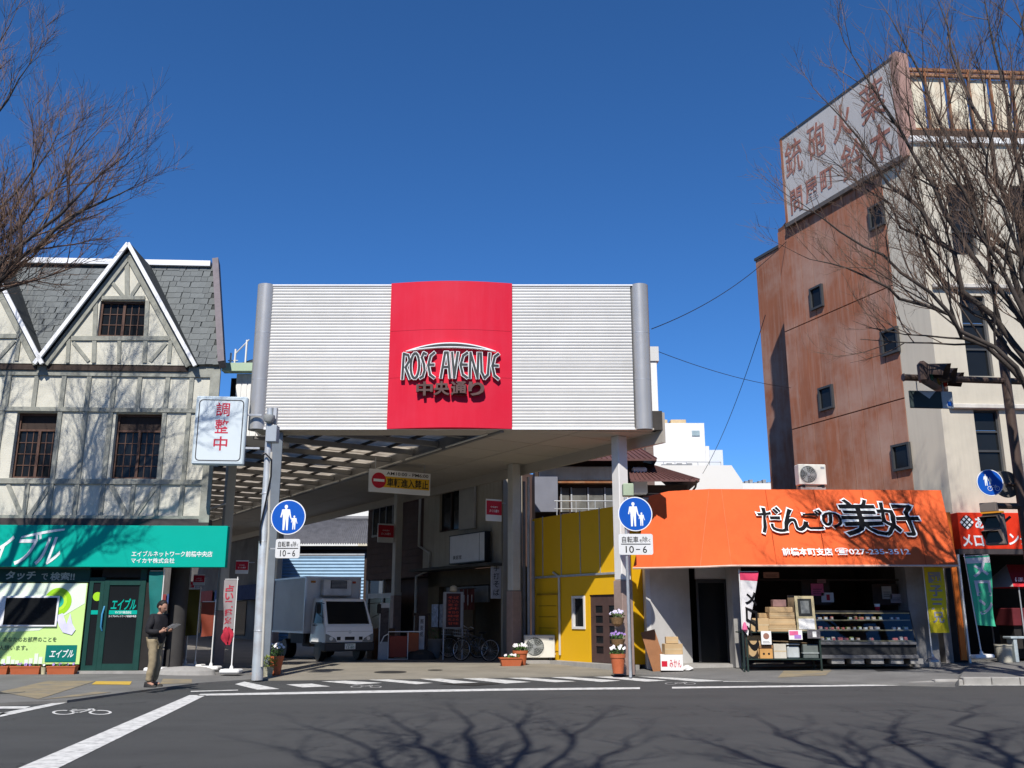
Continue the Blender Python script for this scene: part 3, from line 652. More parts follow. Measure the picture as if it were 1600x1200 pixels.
BX(xL0, xR1, YB+.02, YB+.74, zb+.01, ztp-.01).build('sign_core', M_fasc, AR)
BX(xL0, xR1, YB-.05, YB+.05, zb-.06, zb-.002).build('bottom_trim', M_trim, AR)
# bowed red centre panel
def red(u, v):
    x = xL1+(xR0-xL1)*u; return (x, YB-.07-.20*math.sin(u*PI), zb-.05+(ztp-zb+.10)*v)
m = MB(); m.grid(red, 24, 6)
top = [red(i/24, 1) for i in range(25)]; bot = [red(i/24, 0) for i in range(25)]
m.poly(top+[(xR0, YB, ztp+.05), (xL1, YB, ztp+.05)]); m.poly(bot+[(xR0, YB, zb-.05), (xL1, YB, zb-.05)])
for e in (0, 1):
    a, b = red(e, 0), red(e, 1); m.quad(a, b, (b[0], YB, b[2]), (a[0], YB, a[2]))
RP = m.build('red_panel', M_rose, AR, True, 30)
for zf in (.335, .665): 
    z = zb+(ztp-zb)*zf; mm_ = MB(); mm_.tube([(red(i/24, 0)[0], red(i/24, 0)[1]-.001, z) for i in range(25)], .004, 4); mm_.build('panel_joint', mat('joint_red', (.35, .012, .03), .6), RP)
for s_, px in ((0, 408), (1, 1003)):
    c = at(px, 558, YB); r = .235
    m = MB(); m.lathe([(r, zb-.05), (r, ztp+.04)], (c.x, YB+.1, 0), 28); m.build('round_end_column', M_cyl, AR, True, 30)
    mm_ = MB()
    for zz in (.33, .66): mm_.lathe([(r+.003, zb+(ztp-zb)*zz-.008), (r+.003, zb+(ztp-zb)*zz+.008)], (c.x, YB+.1, 0), 28)
    mm_.build('band', M_steel, AR, True)
xe = at(1003, 558, YB).x+.24
BX(xe-.02, xe+.22, YB+.5, YB+.75, zb+.0, ztp-1.95).build('rear_fin', M_white, AR)
BX(xe-.04, xe+.28, YB+.46, YB+.8, ztp-1.95, ztp-1.55).build('rear_fin_cap', M_slat, AR)
# raised lettering on the red panel: drawn strokes, pale rim under a dark face
YL = YB-.42
def redy(x): return YB-.07-.20*math.sin(min(1, max(0, (x-xL1)/(xR0-xL1)))*PI)
def stroke(mb, pts, wd, y0, y1):
    for a, b in zip(pts, pts[1:]):
        A = Vector((a[0], 0, a[1])); B = Vector((b[0], 0, b[1])); t = (B-A).normalized(); A -= t*wd*.32; B += t*wd*.32; n = Vector((-t.z, 0, t.x))*wd/2
        q = [A+n, B+n, B-n, A-n]; mb.prism([(p.x, y0, p.z) for p in q], (0, y1-y0, 0))
def arc(cx, cy, rx, ry, a0, a1, n=10): return [(cx+rx*math.cos(R(a0+(a1-a0)*i/n)), cy+ry*math.sin(R(a0+(a1-a0)*i/n))) for i in range(n+1)]
GL = {'R': [[(0.05, 0), (0.12, 1)], [(0.12, 1), (.5, .93), (.62, .72), (.3, .45)], [(.3, .45), (.68, 0)]],
      'O': [arc(.36, .5, .34, .5, 0, 360, 18)],
      'S': [[(.6, .95), (.38, 1), (.2, .82), (.42, .55), (.5, .3), (.34, .06), (.08, 0)]],
      'E': [[(.62, 1), (.3, .88), (.1, .5), (.28, .12), (.62, 0)], [(.16, .52), (.6, .52)]],
      'A': [[(0, 0), (.26, 1)], [(.26, 1), (.44, 1), (.62, 0)], [(.12, .42), (.54, .42)]],
      'V': [[(.06, 1), (.3, 0)], [(.3, 0), (.62, 1)]],
      'N': [[(.06, 0), (.1, 1)], [(.1, 1), (.58, 0)], [(.58, 0), (.62, 1)]],
      'U': [[(.04, 1), (.1, .25), (.3, 0), (.52, .15), (.62, 1)]]}
wx = [('R', 627, 640), ('O', 640.5, 654), ('S', 655, 666), ('E', 667, 679), ('A', 689, 704.5), ('V', 705, 716), ('E', 717.5, 731), ('N', 732.5, 748.5), ('U', 750, 766), ('E', 767.5, 779.5)]
LZ0, LZ1 = at(700, 589, YL).z, at(700, 550, YL).z
def bow(mb): mb.v = [(x, y+redy(x)-yc, z) for x, y, z in mb.v]
def word(mb_for):
    for ch, a, b in wx:
        X0, X1 = at(a, 570, YL).x, at(b, 570, YL).x
        for st in GL[ch]: mb_for([(X0+(X1-X0)*x/.68, LZ0+(LZ1-LZ0)*z) for x, z in st])
yc = redy(at(703, 570, YL).x)
m = MB(); word(lambda p: stroke(m, p, .095, yc-.03, yc-.11)); bow(m); m.build('lettering_rim', M_letter, AR)
m = MB(); word(lambda p: stroke(m, p, .062, yc-.109, yc-.118)); bow(m); m.build('lettering', M_ldark, AR)
m = MB(); m2 = MB(); n = 18
for i in range(n):
    def pt(u): 
        x = at(633+142*u, 545, YL).x; e = 4*(u-.5)**2; z1 = at(700, 534.5+11.5*e, YL).z; return x, z1, z1-.01-.12*(1-e)
    a, b = pt(i/n), pt((i+1)/n)
    m.prism([(a[0], yc-.03, a[1]), (b[0], yc-.03, b[1]), (b[0], yc-.03, b[2]), (a[0], yc-.03, a[2])], (0, -.10, 0))
    if 1 < i < n-2: m2.quad((a[0], yc-.133, a[1]-.03), (b[0], yc-.133, b[1]-.03), (b[0], yc-.133, b[2]+.025), (a[0], yc-.133, a[2]+.025))
bow(m); bow(m2); m.build('arch_trim', M_letter, AR); m2.build('arch_trim_face', M_ldark, AR)
kx = [at(p, 608, YL).x for p in (650, 676, 677.5, 702.5, 704, 729.5, 731, 757)]; kz0, kz1 = at(700, 617.5, YL).z, at(700, 595.5, YL).z
for k, ch in enumerate('中央通り'): text(ch, AR, M_gold, kx[2*k], kx[2*k+1], kz0, kz1, redy((kx[2*k]+kx[2*k+1])/2)-.03, .12, .03)
# soffit over the right aisle, roof bays, purlins (arcade frame under its own part so that it can be turned)
AB = bpy.data.objects.new('roof', None); COL.objects.link(AB); AB.parent = AR; AB.location = (AF.x, AF.y, 0); AB.rotation_euler = (0, 0, AF.a)
zs = zb-.08
fx, fy = AF.loc((xL0-.2, YB+.05)); gx_, gy_ = AF.loc((xR1+.25, YB+.05))
def fronty(x): return fy+(gy_-fy)*(x-fx)/(gx_-fx)     # where the sign front cuts the arcade
XA, XB = -3.12, .35
LEN = 46
y = fronty(XA); k = 0
M_joint = mat('soffit_joint', (.16, .15, .13), .8)
# panels run across the aisle; the first ones are cut by the sign front
step = 1.55
ys_ = [gy_]+[gy_+step*i for i in range(1, 30)]
for i in range(29):
    y0, y1 = ys_[i]+.016, ys_[i+1]-.016
    for xa, xb in ((XA+.01, -1.43), (-1.398, XB)):
        pts = []
        for x, yy in ((xa, y0), (xb, y0), (xb, y1), (xa, y1)): pts.append((x, max(yy, fronty(x)), zs+.02*(x < -2.9)))
        if pts[3][1]-pts[0][1] < .02 and pts[2][1]-pts[1][1] < .02: continue
        q = [pts[0]]
        if pts[1] != pts[0]: q.append(pts[1])
        MB().prism([pts[0], pts[1], pts[2], pts[3]], (0, 0, .02)).build('soffit_panel', M_sof, AB)
m = MB(); m.prism([(XA, fronty(XA), zs+.03), (XB, fronty(XB), zs+.03), (XB, LEN, zs+.03), (XA, LEN, zs+.03)], (0, 0, .5)); m.build('aisle_roof', mat('dark_soffit_void', (.05, .045, .04), .8), AB)
BX(XA-.1, XA, fronty(XA)+.02, LEN, zs-.04, zs+.42).build('edge_beam', M_fasc, AB)
BX(XB+.001, XB+.1, fronty(XB)+.02, LEN, zs-.30, zs+.5).build('edge_beam', M_sof, AB)
M_tubew = mat('lamp_tube', (.62, .6, .52), .4)
for k in range(14):
    y0 = fronty(XA)+.6+k*2.6; MB().tube([(XA-.16, y0, zs+.0), (XA-.16, y0+2.3, zs+.0)], .028, 6).build('tube_lamp', M_tubew, AB)
XLc = -8.0
zr = zs+.22
rows_y = [1.2+1.62*k for k in range(27)]
pan = BX(-.5, .5, -.5, .5, -.012, .012).mesh('roof_panel'); pan.materials.append(M_roofp)
for k, y in enumerate(rows_y):
    xs0 = max(XLc-.2, -99); x1 = XA-.12
    # clip at the sign front
    lo = fx if True else 0
    xa = XLc-.1
    if y < fronty(xa)+.3:
        xa = fx+(y-.3-fy)/(gy_-fy)*(gx_-fx)
        if xa > x1-.3: continue
    BX(xa, x1, y-.07, y+.07, zr-.12, zr+.02).build('purlin', M_fasc, AB)
    nc = 6; wdt = (x1-(XLc-.1))/nc
    for c in range(nc):
        a = XLc-.1+c*wdt; b = a+wdt
        if a < xa-.3: continue
        piece(pan, 'roof_panel', AB, ((a+b)/2, y+.81, zr+.09+.012*(k % 2)+.006*(c % 2)), (random.uniform(-.01, .01), 0, 0), (wdt-.012, 1.66, 1))
for c in range(1, 6):
    a = XLc-.1+c*wdt; ya = max(fronty(a)+.6, rows_y[0]); BX(a-.03, a+.03, ya, rows_y[-1]+1.6, zr+.0, zr+.07).build('rafter', mat('dark_rafter', (.05, .045, .045), .7), AB)
zl_ = 4.42
BX(XLc-.9, XLc-.6, 9.2, LEN, zl_, zl_+.42).build('edge_beam', M_fasc, AB)
for k in range(9): MB().tube([(XLc-.5, 7+k*3, zl_+.06), (XLc-.5, 9.4+k*3, zl_+.06)], .028, 6).build('tube_lamp', M_tubew, AB)
M_dst = mat('dark_steel', (.03, .03, .032), .6)
for k in range(8):
    y = 9.5+k*4.5
    for q in (((XLc-.75, y, zl_+.4), (XLc-.1, y+1.6, zr+.1)), ((XLc-.75, y+1.6, zl_+.4), (XLc-.1, y, zr+.1))): MB().bar(*q, .07, .07).build('brace', M_dst, AB)
# columns
def column(x, y, w_, zt_, base=1.9, mm=M_col):
    c = bpy.data.objects.new('column', None); COL.objects.link(c); c.parent = AR; c.location = AF.world(x, y, 0); c.rotation_euler = (0, 0, AF.a)
    BX(-w_/2, w_/2, -w_/2, w_/2, base, zt_, b=.02).build('shaft', mm, c)
    BX(-w_/2-.02, w_/2+.02, -w_/2-.02, w_/2+.02, .02, base-.004, b=.015).build('plinth', M_colb, c)
    return c
M_colw = mat('pale_column', (.68, .67, .65), .55, .05, 2, dirt=(.5, .49, .46), damt=.45, streak=.25)
c1 = AF.loc(at(973, 900, 24.35)); column(c1[0], c1[1], .31, zs, 2.35, M_colw)
column(0, 5.45, .30, zs, 2.2); column(0, 13.9, .28, zs, 2.2); column(0, 28, .28, zs, 2.2)
cl = AF.loc(at(416, 900, 23.75)); column(cl[0], cl[1], .34, zs, .12, mat('blue_grey_column', (.20, .23, .26), .5, .1, 2, dirt=(.12, .13, .14), damt=.4))
for k in range(6): column(XLc, 8.5+4.5*k, .26, zl_ if k > 0 else zr-.35, 1.6)
# bottom plate that closes the sign box
MB().prism([(xL0-.25, YB+.0, zb-.064), (xR1+.5, YB+.0, zb-.064), (xR1+.4, YB+.76, zb-.064), (xL0-.25, YB+.76, zb-.064)], (0, 0, .05)).build('bottom_plate', M_sof, AR)

# hanging no-entry sign
NE = Frame(at(577, 748, 28.2).x, 28.2, 32)
t = fthing('no_entry_sign', 'white and yellow hanging sign with a red no-entry disc under the arcade roof', 'sign', NE)
w1 = NE.xz(672, 760)[0]; a0, a1 = NE.xz(600, 769.5)[1], NE.xz(600, 734)[1]
BX(0, w1, -.02, .06, a0, a1, b=.006).build('board', M_white, t)
M_am = mat('amber_print', (.72, .42, .02), .5, .04); M_blk = mat('black_print', (.015, .015, .016), .5)
BX(.38*(w1/1.8), w1-.04, -.024, -.021, a0+.16, a1-.20).build('amber_band', M_am, t)
MB().lathe([(0, 0), (.24, 0)], (.31, -.026, (a0+a1)/2+.01), 32, 'y', cap=False).build('red_disc', M_red, t)
BX(.13, .49, -.031, -.0275, (a0+a1)/2-.03, (a0+a1)/2+.05).build('white_bar', M_letter, t)
text('車輌進入禁止', t, M_blk, .58, w1-.08, a0+.19, a1-.24, -.025, .003, .02)
text('AM10:00 - PM6:00', t, M_blk, .56, w1-.08, a1-.15, a1-.05, -.021, .003, .008)
for q in (.2, w1-.2): MB().tube([(q, .02, a1), (q, .02, zr-.1)], .012, 5).build('hanger', M_steel, t)
# pendant lamps
def pendant(px, py, Y, label, s=1.0):
    p = at(px, py, Y); t = thing('pendant_lamp', label, 'lamp', (p.x, p.y, p.z), 0, 'lamps under the arcade roof')
    MB().lathe([(.05*s, .24*s), (.07*s, .2*s), (.10*s, .12*s), (.20*s, .0), (.19*s, .0), (.08*s, .11*s)], n=18, cap=False).build('shade', mat('lamp_enamel', (.55, .52, .44), .5), t, True)
    MB().lathe([(.045*s, -.02), (.06*s, .03), (.03*s, .1*s)], n=10).build('bulb', mat('unlit_bulb', (.6, .6, .58), .2), t, True)
    MB().tube([(0, 0, .22*s), (0, 0, max(.3, zs-p.z+.02))], .012, 5).build('stem', M_steel, t)
pendant(652, 726, 29.5, 'cone lamp hanging just right of the hanging no-entry sign'); pendant(507, 766, 38, 'cone lamp deep in the arcade above the round pedestrian sign', 1.15); pendant(361, 768, 38, 'cone lamp at the far left of the arcade roof', 1.1)
pendant(466, 732, 33, 'cone lamp among the roof panels left of the no-entry sign', 1.0)
p = at(811, 680, 24.6); t = thing('box_floodlight', 'grey box floodlight under the right end of the red sign panel', 'lamp', (p.x, p.y, p.z), 0)
MB().add([(-.19, -.13, 0), (.19, -.13, 0), (.19, .13, 0), (-.19, .13, 0), (-.13, -.09, .17), (.13, -.09, .17), (.13, .09, .17), (-.13, .09, .17)], [(0, 1, 2, 3), (4, 5, 6, 7), (0, 1, 5, 4), (1, 2, 6, 5), (2, 3, 7, 6), (3, 0, 4, 7)]).build('housing', mat('grey_housing', (.16, .15, .15), .5), t)
BX(-.04, .04, -.04, .04, .17, max(.2, zs-p.z+.01)).build('bracket', M_steel, t); BX(-.15, .15, -.1, .1, -.012, -.002).build('lens', M_dgl, t)
# small red column signs
def colsign(px, py, Y, w_, h, label, ang=32, txt='さくら通り'):
    fr = Frame(at(px, py, Y).x, Y, ang); t = fthing('column_sign', label, 'sign', fr, 'small red signs on the arcade columns')
    zc = at(px, py, Y).z
    BX(-w_/2, w_/2, 0, .05, zc-h/2, zc+h/2, b=.006).build('board', M_white, t)
    BX(-w_/2+.006, w_/2-.006, -.004, -.001, zc-h*.22, zc+h*.42).build('red_field', M_red, t)
    text(txt, t, M_letter, -w_*.3, w_*.3, zc-h*.10, zc+h*.02, -.005, .003, .01); text('中央通り', t, M_letter, -w_*.22, w_*.22, zc+h*.1, zc+h*.18, -.005, .003, .0)
    MB().bar((w_/2+.001, .025, zc+h*.35), (w_/2+.16, .025, zc+h*.35), .03, .03, (0, 0, 1)).build('bracket', M_steel, t)
colsign(772, 797, 28.9, .56, .68, 'red and white sign on the dark column by the beige house'); colsign(603, 833, 36, .66, .72, 'red and white sign on the column beside the brown house')
colsign(378, 886, 27.2, .36, .38, 'red and white sign on the column just left of the silver pole', 10)
colsign(311, 906, 31.0, .36, .34, 'red and white sign highest of those below the teal sign', 10); colsign(296, 915, 34.8, .36, .32, 'red and white sign second from the right below the teal sign', 10); colsign(283, 925, 38.5, .36, .32, 'red and white sign farthest left in the dark passage', 10)

# ------------------------------------------------------------------ houses along the right side of the arcade
WX = .75
def Wy(px, x0=WX): return AF.yz(px, 900, x0)[0]
def Wz(px, py, x0=WX): return AF.yz(px, py, x0)[1]
# yellow shop
M_yel = mat('yellow_siding', (0.70, 0.40, 0.008), 0.6, 0.07, 1.5, dirt=(0.45, 0.25, 0.02), dscale=1.5, damt=0.35, rnd=0.03)
M_brdoor = mat('brown_door', (.075, .045, .04), .5, .15, 4)
YT = fthing('yellow_shop', 'bright yellow panelled shop front with a brown glazed door at the arcade mouth', 'building', AF)
y0, y1 = Wy(972), Wy(833); zt_y = 4.42; zmid = Wz(900, 899)
n = 5; ed = [y1+(y0-y1)*k/n for k in range(n+1)]; ed = [Wy(p) for p in (833, 850, 879, 909, 940, 974)]
for a, b in zip(ed, ed[1:]):
    BX(WX-.03, WX, b+.012, a-.012, zmid+.03, zt_y).build('panel', M_yel, YT)
m = MB()
for a in ed: m.box(WX-.05, WX-.012, a-.011, a+.011, zmid, zt_y+.02)
m.box(WX-.07, WX-.01, y0-.2, y1, zmid-.03, zmid+.028); m.build('joint_strips', M_steel, YT)
dy0, dy1 = Wy(968, WX), Wy(921, WX); zd = Wz(940, 929)
wy0, wy1 = Wy(913), Wy(896); wz0, wz1 = Wz(903, 980), Wz(903, 934)
m = MB()   # lower wall with window and door openings
for a, b, c, d in ((dy1, wy0, .2, zmid-.032), (wy1, y1, .2, zmid-.032), (wy0, wy1, .2, wz0), (wy0, wy1, wz1, zmid-.032), (dy0-.12, dy1, zd, zmid-.032)): m.box(WX-.02, WX+.1, a, b, c, d)
m.box(WX+.1, 2.2, y1-.1, y1, .15, zt_y-.05); m.box(WX, 1.7, y0-.1, y0, .2, zt_y-.05); m.box(WX, 2.2, y0, y1, zt_y-.1, zt_y-.02)
m.build('wall', M_yel, YT)
BX(WX-.3, WX+.3, y0-.25, y1+.05, .05, .2).build('step', M_conc, YT)
dr = bpy.data.objects.new('door', None); COL.objects.link(dr); dr.parent = YT
cols, rws = 2, 5; dz0, dz1 = .21, zd-.01; hs_ = []
for i in range(cols):
    for j in range(rws):
        a = dy0+.08+(dy1-dy0-.16)*(i+.22)/cols; b = dy0+.08+(dy1-dy0-.16)*(i+.78)/cols; c_ = dz0+.2+(dz1-dz0-.45)*(j+.14)/rws; d_ = dz0+.2+(dz1-dz0-.45)*(j+.86)/rws; hs_.append((a, b, c_, d_))
mm_ = MB(); holes_wall(mm_, dy0, dy1, dz0, dz1, hs_, 0, .04); mm_.v = [(WX+.02+y, x, z) for x, y, z in mm_.v]; mm_.build('leaf', M_brdoor, dr)
for a, b, c_, d_ in hs_: BX(WX+.04, WX+.05, a-.01, b+.01, c_-.01, d_+.01).build('pane', M_dgl, dr)
wn = bpy.data.objects.new('window', None); COL.objects.link(wn); wn.parent = YT
m = MB(); 
for a, b, c_, d_ in ((wy0-.05, wy0+.02, wz0-.05, wz1+.05), (wy1-.02, wy1+.05, wz0-.05, wz1+.05), (wy0+.02, wy1-.02, wz0-.05, wz0+.02), (wy0+.02, wy1-.02, wz1-.02, wz1+.05)): m.box(WX-.05, WX+.06, a, b, c_, d_)
m.build('frame', M_colw, wn); BX(WX+.03, WX+.04, wy0+.02, wy1-.02, wz0+.02, wz1-.02).build('pane', M_dgl, wn)
sd_ = bpy.data.objects.new('side_door', None); COL.objects.link(sd_); sd_.parent = YT
a, b = Wy(872), Wy(842); c_, d_ = .45, Wz(855, 930); BX(WX-.04, WX-.022, a, b, c_, d_, b=.006).build('leaf', M_yel, sd_)
mm_ = MB(); mm_.box(WX-.06, WX-.041, a-.04, b+.04, d_, d_+.05)
for f in (.2, .4, .6, .8): mm_.box(WX-.052, WX-.041, a+.05, b-.05, c_+(d_-c_)*f, c_+(d_-c_)*f+.02)
mm_.build('rail', mat('ochre_rail', (.34, .2, .012), .6), sd_)
m = MB(); yy = Wy(876); m.tube([(WX-.06, yy, .35), (WX-.06, yy, 2.6), (WX-.06, yy+.3, 2.72), (WX-.0, yy+.35, 2.72)], .035, 7); m.build('conduit', M_col, YT, True)
# wall-side air conditioner, built once, reused over the awning
def aircon(label, loc, rz, sc=1.0, name='air_conditioner'):
    t = thing(name, label, 'air conditioner', loc, rz, 'outdoor air conditioner units'); w_, h, d = .8*sc, .58*sc, .3*sc
    M_ac = mat('ivory_casing', (.66, .65, .58), .5, .05, 3, dirt=(.45, .43, .36), damt=.3)
    BX(-w_/2, w_/2, -d/2, d/2, .06, .06+h, b=.02).build('casing', M_ac, t)
    cx, cz, r = -w_*.17, .06+h*.5, h*.41
    MB().lathe([(0, 0), (r, 0)], (cx, -d/2-.004, cz), 28, 'y', cap=False).build('fan_opening', mat('grey_fan_opening', (.09, .10, .09), .5), t)
    m = MB()
    for k in range(3):
        a = k*2*PI/3; q = []
        for e, rr in ((-.5, .25), (-.3, .95), (.35, .95), (.3, .25)): q.append((cx+r*rr*math.cos(a+e), -d/2-.008-(.02 if e > 0 else 0), cz+r*rr*math.sin(a+e)))
        m.poly(q)
    m.lathe([(0, -.03), (r*.22, -.03), (r*.22, 0)], (cx, -d/2-.006, cz), 14, 'y', cap=False); m.build('fan', mat('grey_fan', (.35, .37, .35), .5), t)
    m = MB()
    for k in range(1, 6): rr = r*k/5; m.tube([(cx+rr*math.cos(2*PI*i/24), -d/2-.04, cz+rr*math.sin(2*PI*i/24)) for i in range(25)], .004, 4, False)
    for k in range(6): a = k*PI/6; m.tube([(cx-r*math.cos(a), -d/2-.04, cz-r*math.sin(a)), (cx+r*math.cos(a), -d/2-.04, cz+r*math.sin(a))], .004, 4, False)
    m.build('guard', M_steel, t)
    m = MB(); m.box(-w_*.4, -w_*.3, -d/2, d/2, 0, .06); m.box(w_*.3, w_*.4, -d/2, d/2, 0, .06); m.build('foot', M_black, t)
    BX(w_*.3, w_*.44, -d/2-.006, -d/2-.001, .06+h*.78, .06+h*.88).build('badge', mat('grey_badge', (.3, .32, .34), .4), t)
    m = MB()
    for k in range(4): m.box(w_/2+.0, w_/2+.03, -.06, .06, .15+k*.1*sc, .19+k*.1*sc)
    m.build('valve_cover', M_ac, t); return t
p = AF.world(WX-.42, Wy(860), .1); aircon('ivory air conditioner standing on the step of the yellow shop', (p.x, p.y, .2), R(4), 1.12)
BX(-.5, .5, -.25, .25, 0, .1).build('concrete_step', M_conc).location = (p.x, p.y, .1)
tag(bpy.data.objects['concrete_step'], 'low concrete pad under the air conditioner by the yellow shop', 'step')
# dark alley with standing pipes
t = fthing('drain_pipes', 'grey drain pipes standing behind the dark arcade column', 'pipes', AF)
for k, (px, r_, z1) in enumerate(((812, .06, 5.8), (819, .05, 5.6), (826, .045, 5.7), (833, .05, 4.3))):
    y = Wy(px, .45); MB().tube([(.45, y, .1), (.45, y, z1)], r_, 8).build('pipe', mat('pipe_grey%d' % (k % 2), ((.36, .37, .37), (.2, .2, .21))[k % 2], .6), t, True)
# beige house
M_beige = mat('dirty_beige_wall', (0.40, 0.37, 0.30), 0.9, 0.12, 0.8, bump=.3, dirt=(0.2, 0.18, 0.15), dscale=0.8, damt=0.6, streak=0.4)
BT = fthing('beige_house', 'dirty beige rendered house inside the arcade with a dark sliding window', 'building', AF)
b0, b1 = Wy(786), Wy(660); zB = 7.2
wq = (Wy(719), Wy(685), Wz(700, 830), Wz(700, 769))
m = MB(); holes_wall(m, b0, b1, 3.15, zB, [wq], 0, .2); m.v = [(WX+y, x, z) for x, y, z in m.v]; m.box(WX, 1.5, b0, b0+.12, .1, zB); m.build('wall', M_beige, BT)
w_ = bpy.data.objects.new('window', None); COL.objects.link(w_); w_.parent = BT
BX(WX+.1, WX+.12, wq[0], wq[1], wq[2], wq[3]).build('pane', M_dgl, w_); m = MB(); m.box(WX+.04, WX+.1, wq[0], wq[0]+.06, wq[2], wq[3]); m.box(WX+.04, WX+.1, (wq[0]+wq[1])/2-.03, (wq[0]+wq[1])/2+.03, wq[2], wq[3]); m.box(WX+.04, WX+.1, wq[0]+.06, wq[1], wq[2], wq[2]+.05); m.build('frame', M_dkbrown, w_)
BX(WX-.12, WX-.02, Wy(744), Wy(720), wq[2]-.05, wq[3]+.05, b=.01).build('shutter_box', mat('pale_shutter_box', (.38, .37, .34), .7, .08, 2), BT)
BX(WX-.35, WX, Wy(748), Wy(676), wq[3]+.1, wq[3]+.16).build('window_hood', M_fasc, BT)
BX(WX-.55, WX+.1, b0+.05, b1, 3.05, 3.15).build('canopy', mat('dark_canopy', (.06, .058, .05), .8), BT)
m = MB(); m.box(WX+.3, WX+.4, Wy(728), Wy(712), .1, 3.05); m.box(WX+.25, WX+.4, b0, Wy(772), .1, 3.05); m.box(WX+.25, WX+.4, Wy(677), b1, .1, 3.05); m.box(WX+.25, WX+.45, b0, b1, 2.5, 3.05); m.box(WX+.9, WX+1, b0, b1, .1, 3.05); m.build('ground_floor', mat('ochre_dark_wall', (.12, .085, .045), .8, .2, 2), BT)
BX(WX+.2, WX+.26, Wy(755), Wy(690), 1.9, 2.45).build('shutter_roll', mat('grey_roll', (.14, .14, .13), .6), BT)
m = MB(); yy = Wy(656); m.tube([(WX-.07, yy, zB-.6), (WX-.07, yy, 4.05), (WX-.07, yy-.9, 3.75), (WX-.07, yy-.9, 3.1), (WX-.25, yy-.2, 2.9), (WX-.25, yy-.2, .15)], .05, 7); m.build('downpipe', M_col, BT, True)
LT = fthing('light_box_sign', 'white light-box sign hung on the beige house wall', 'sign', AF)
a, b, c_, d_ = Wy(771), Wy(716), Wz(740, 879), Wz(740, 836)
BX(WX-.36, WX-.14, a, b, c_, d_, b=.015).build('box', mat('light_box_white', (.62, .63, .64), .5, .05), LT)
for f, hh in ((.15, .1), (.35, .1)):
    pass
text('美容室', LT, M_blk, a+.2, a+.9, 0, 1, 0, .003, .01, turn=lambda x, y, z, A=a, B=b, C=c_, D=d_: (WX-.361+y, B-(x-(A+.2))*.9-.25, C+.12+z*.14))
for q in (c_-.03, d_): BX(WX-.37, WX-.13, a-.03, b+.03, q, q+.03).build('frame_rail', M_black, LT)
BX(WX-.366, WX-.361, a+.32, a+.34, c_+.02, d_-.02).build('face_divider', M_black, LT)
for q in (a-.03, b+.002): BX(WX-.36, WX-.14, q, q+.028, c_-.02, d_+.02).build('end_cap', M_black, LT)
for q in (a+.3, b-.4): BX(WX-.14, WX, q, q+.1, c_+.2, c_+.25).build('bracket', M_black, LT)
# brown house beside it
M_brn = mat('brown_timber_siding', (.085, .052, .042), .75, .2, 2, bump=.2)
BW = fthing('brown_house', 'dark brown sided house deep in the arcade beyond the beige house', 'building', AF)
c0, c1_ = b1+.02, Wy(571)
m = MB(); m.box(WX+.05, 6, c0, c1_, 2.9, 7.2); m.box(WX+.8, 6, c0, c1_, .1, 2.9); m.build('wall', M_brn, BW)
for k in range(16): BX(WX+.02, WX+.049, c0+.02, c1_-.02, 2.92+k*.265, 2.92+k*.265+.25).build('siding_board', M_brn, BW)
wv = bpy.data.objects.new('window', None); COL.objects.link(wv); wv.parent = BW
a, b = Wy(612), Wy(581); c_, d_ = Wz(595, 835), Wz(595, 782); BX(WX-.02, WX+.018, a, b, c_, d_).build('pane', M_dgl, wv); m = MB()
for f in (0, .33, .66, 1): m.box(WX-.05, WX-.022, a+(b-a)*f-.03, a+(b-a)*f+.03, c_, d_)
m.box(WX-.06, WX-.022, a-.05, b+.05, c_-.08, c_); m.box(WX-.06, WX-.022, a-.05, b+.05, d_, d_+.06); m.build('frame', mat('grey_frame', (.25, .25, .24), .5), wv)
m = MB(); m.box(WX+.1, WX+.2, c0+2.2, c1_, 2.15, 2.35)
for f in (0, .5, 1): m.box(WX+.1, WX+.2, c0+2.2+(c1_-c0-2.3)*f, c0+2.3+(c1_-c0-2.3)*f, .1, 2.9 if f else 2.15)
m.build('shop_frame', mat('pale_frame', (.42, .43, .42), .5), BW); BX(WX+.16, WX+.18, c0+2.3, c1_-.1, .9, 2.15).build('shop_pane', M_dgl, BW); BX(WX+.12, WX+.18, c0+2.3, c1_-.1, .1, .88).build('stall_riser', M_brn, BW)
# open lot behind: blue corrugated wall, tiled house, pale block
M_blue = mat('blue_corrugated', (.22, .36, .50), .5, .08, 2)
BF = thing('blue_corrugated_wall', 'light blue corrugated metal wall in the sunny lot behind the truck', 'wall')
Yb = 52; xa, xb = at(428, 890, Yb).x, at(569, 890, Yb).x; za = at(500, 868, Yb).z; m = MB(); nb = 26
for k in range(nb):
    z0_, z1_ = .1+(za-.1)*k/nb, .1+(za-.1)*(k+1)/nb
    m.quad((xa, Yb, z0_), (xb, Yb, z0_), (xb, Yb-.05, (z0_+z1_)/2), (xa, Yb-.05, (z0_+z1_)/2)); m.quad((xa, Yb-.05, (z0_+z1_)/2), (xb, Yb-.05, (z0_+z1_)/2), (xb, Yb, z1_), (xa, Yb, z1_))
m.build('sheeting', M_blue, BF); BX(xa, xb, Yb-.08, Yb+.1, za, za+.1).build('coping', M_steel, BF)
TH = thing('tiled_roof_house', 'old house with a dark grey tiled roof in the sunny lot', 'house')
Yt = 54; xa, xb = at(420, 850, Yt).x, at(585, 850, Yt).x; ze, zr_ = at(500, 851, Yt).z, at(500, 813, Yt+3).z
xr0, xr1 = at(478, 813, Yt+3).x, at(569, 813, Yt+3).x
m = MB(); nc = 44
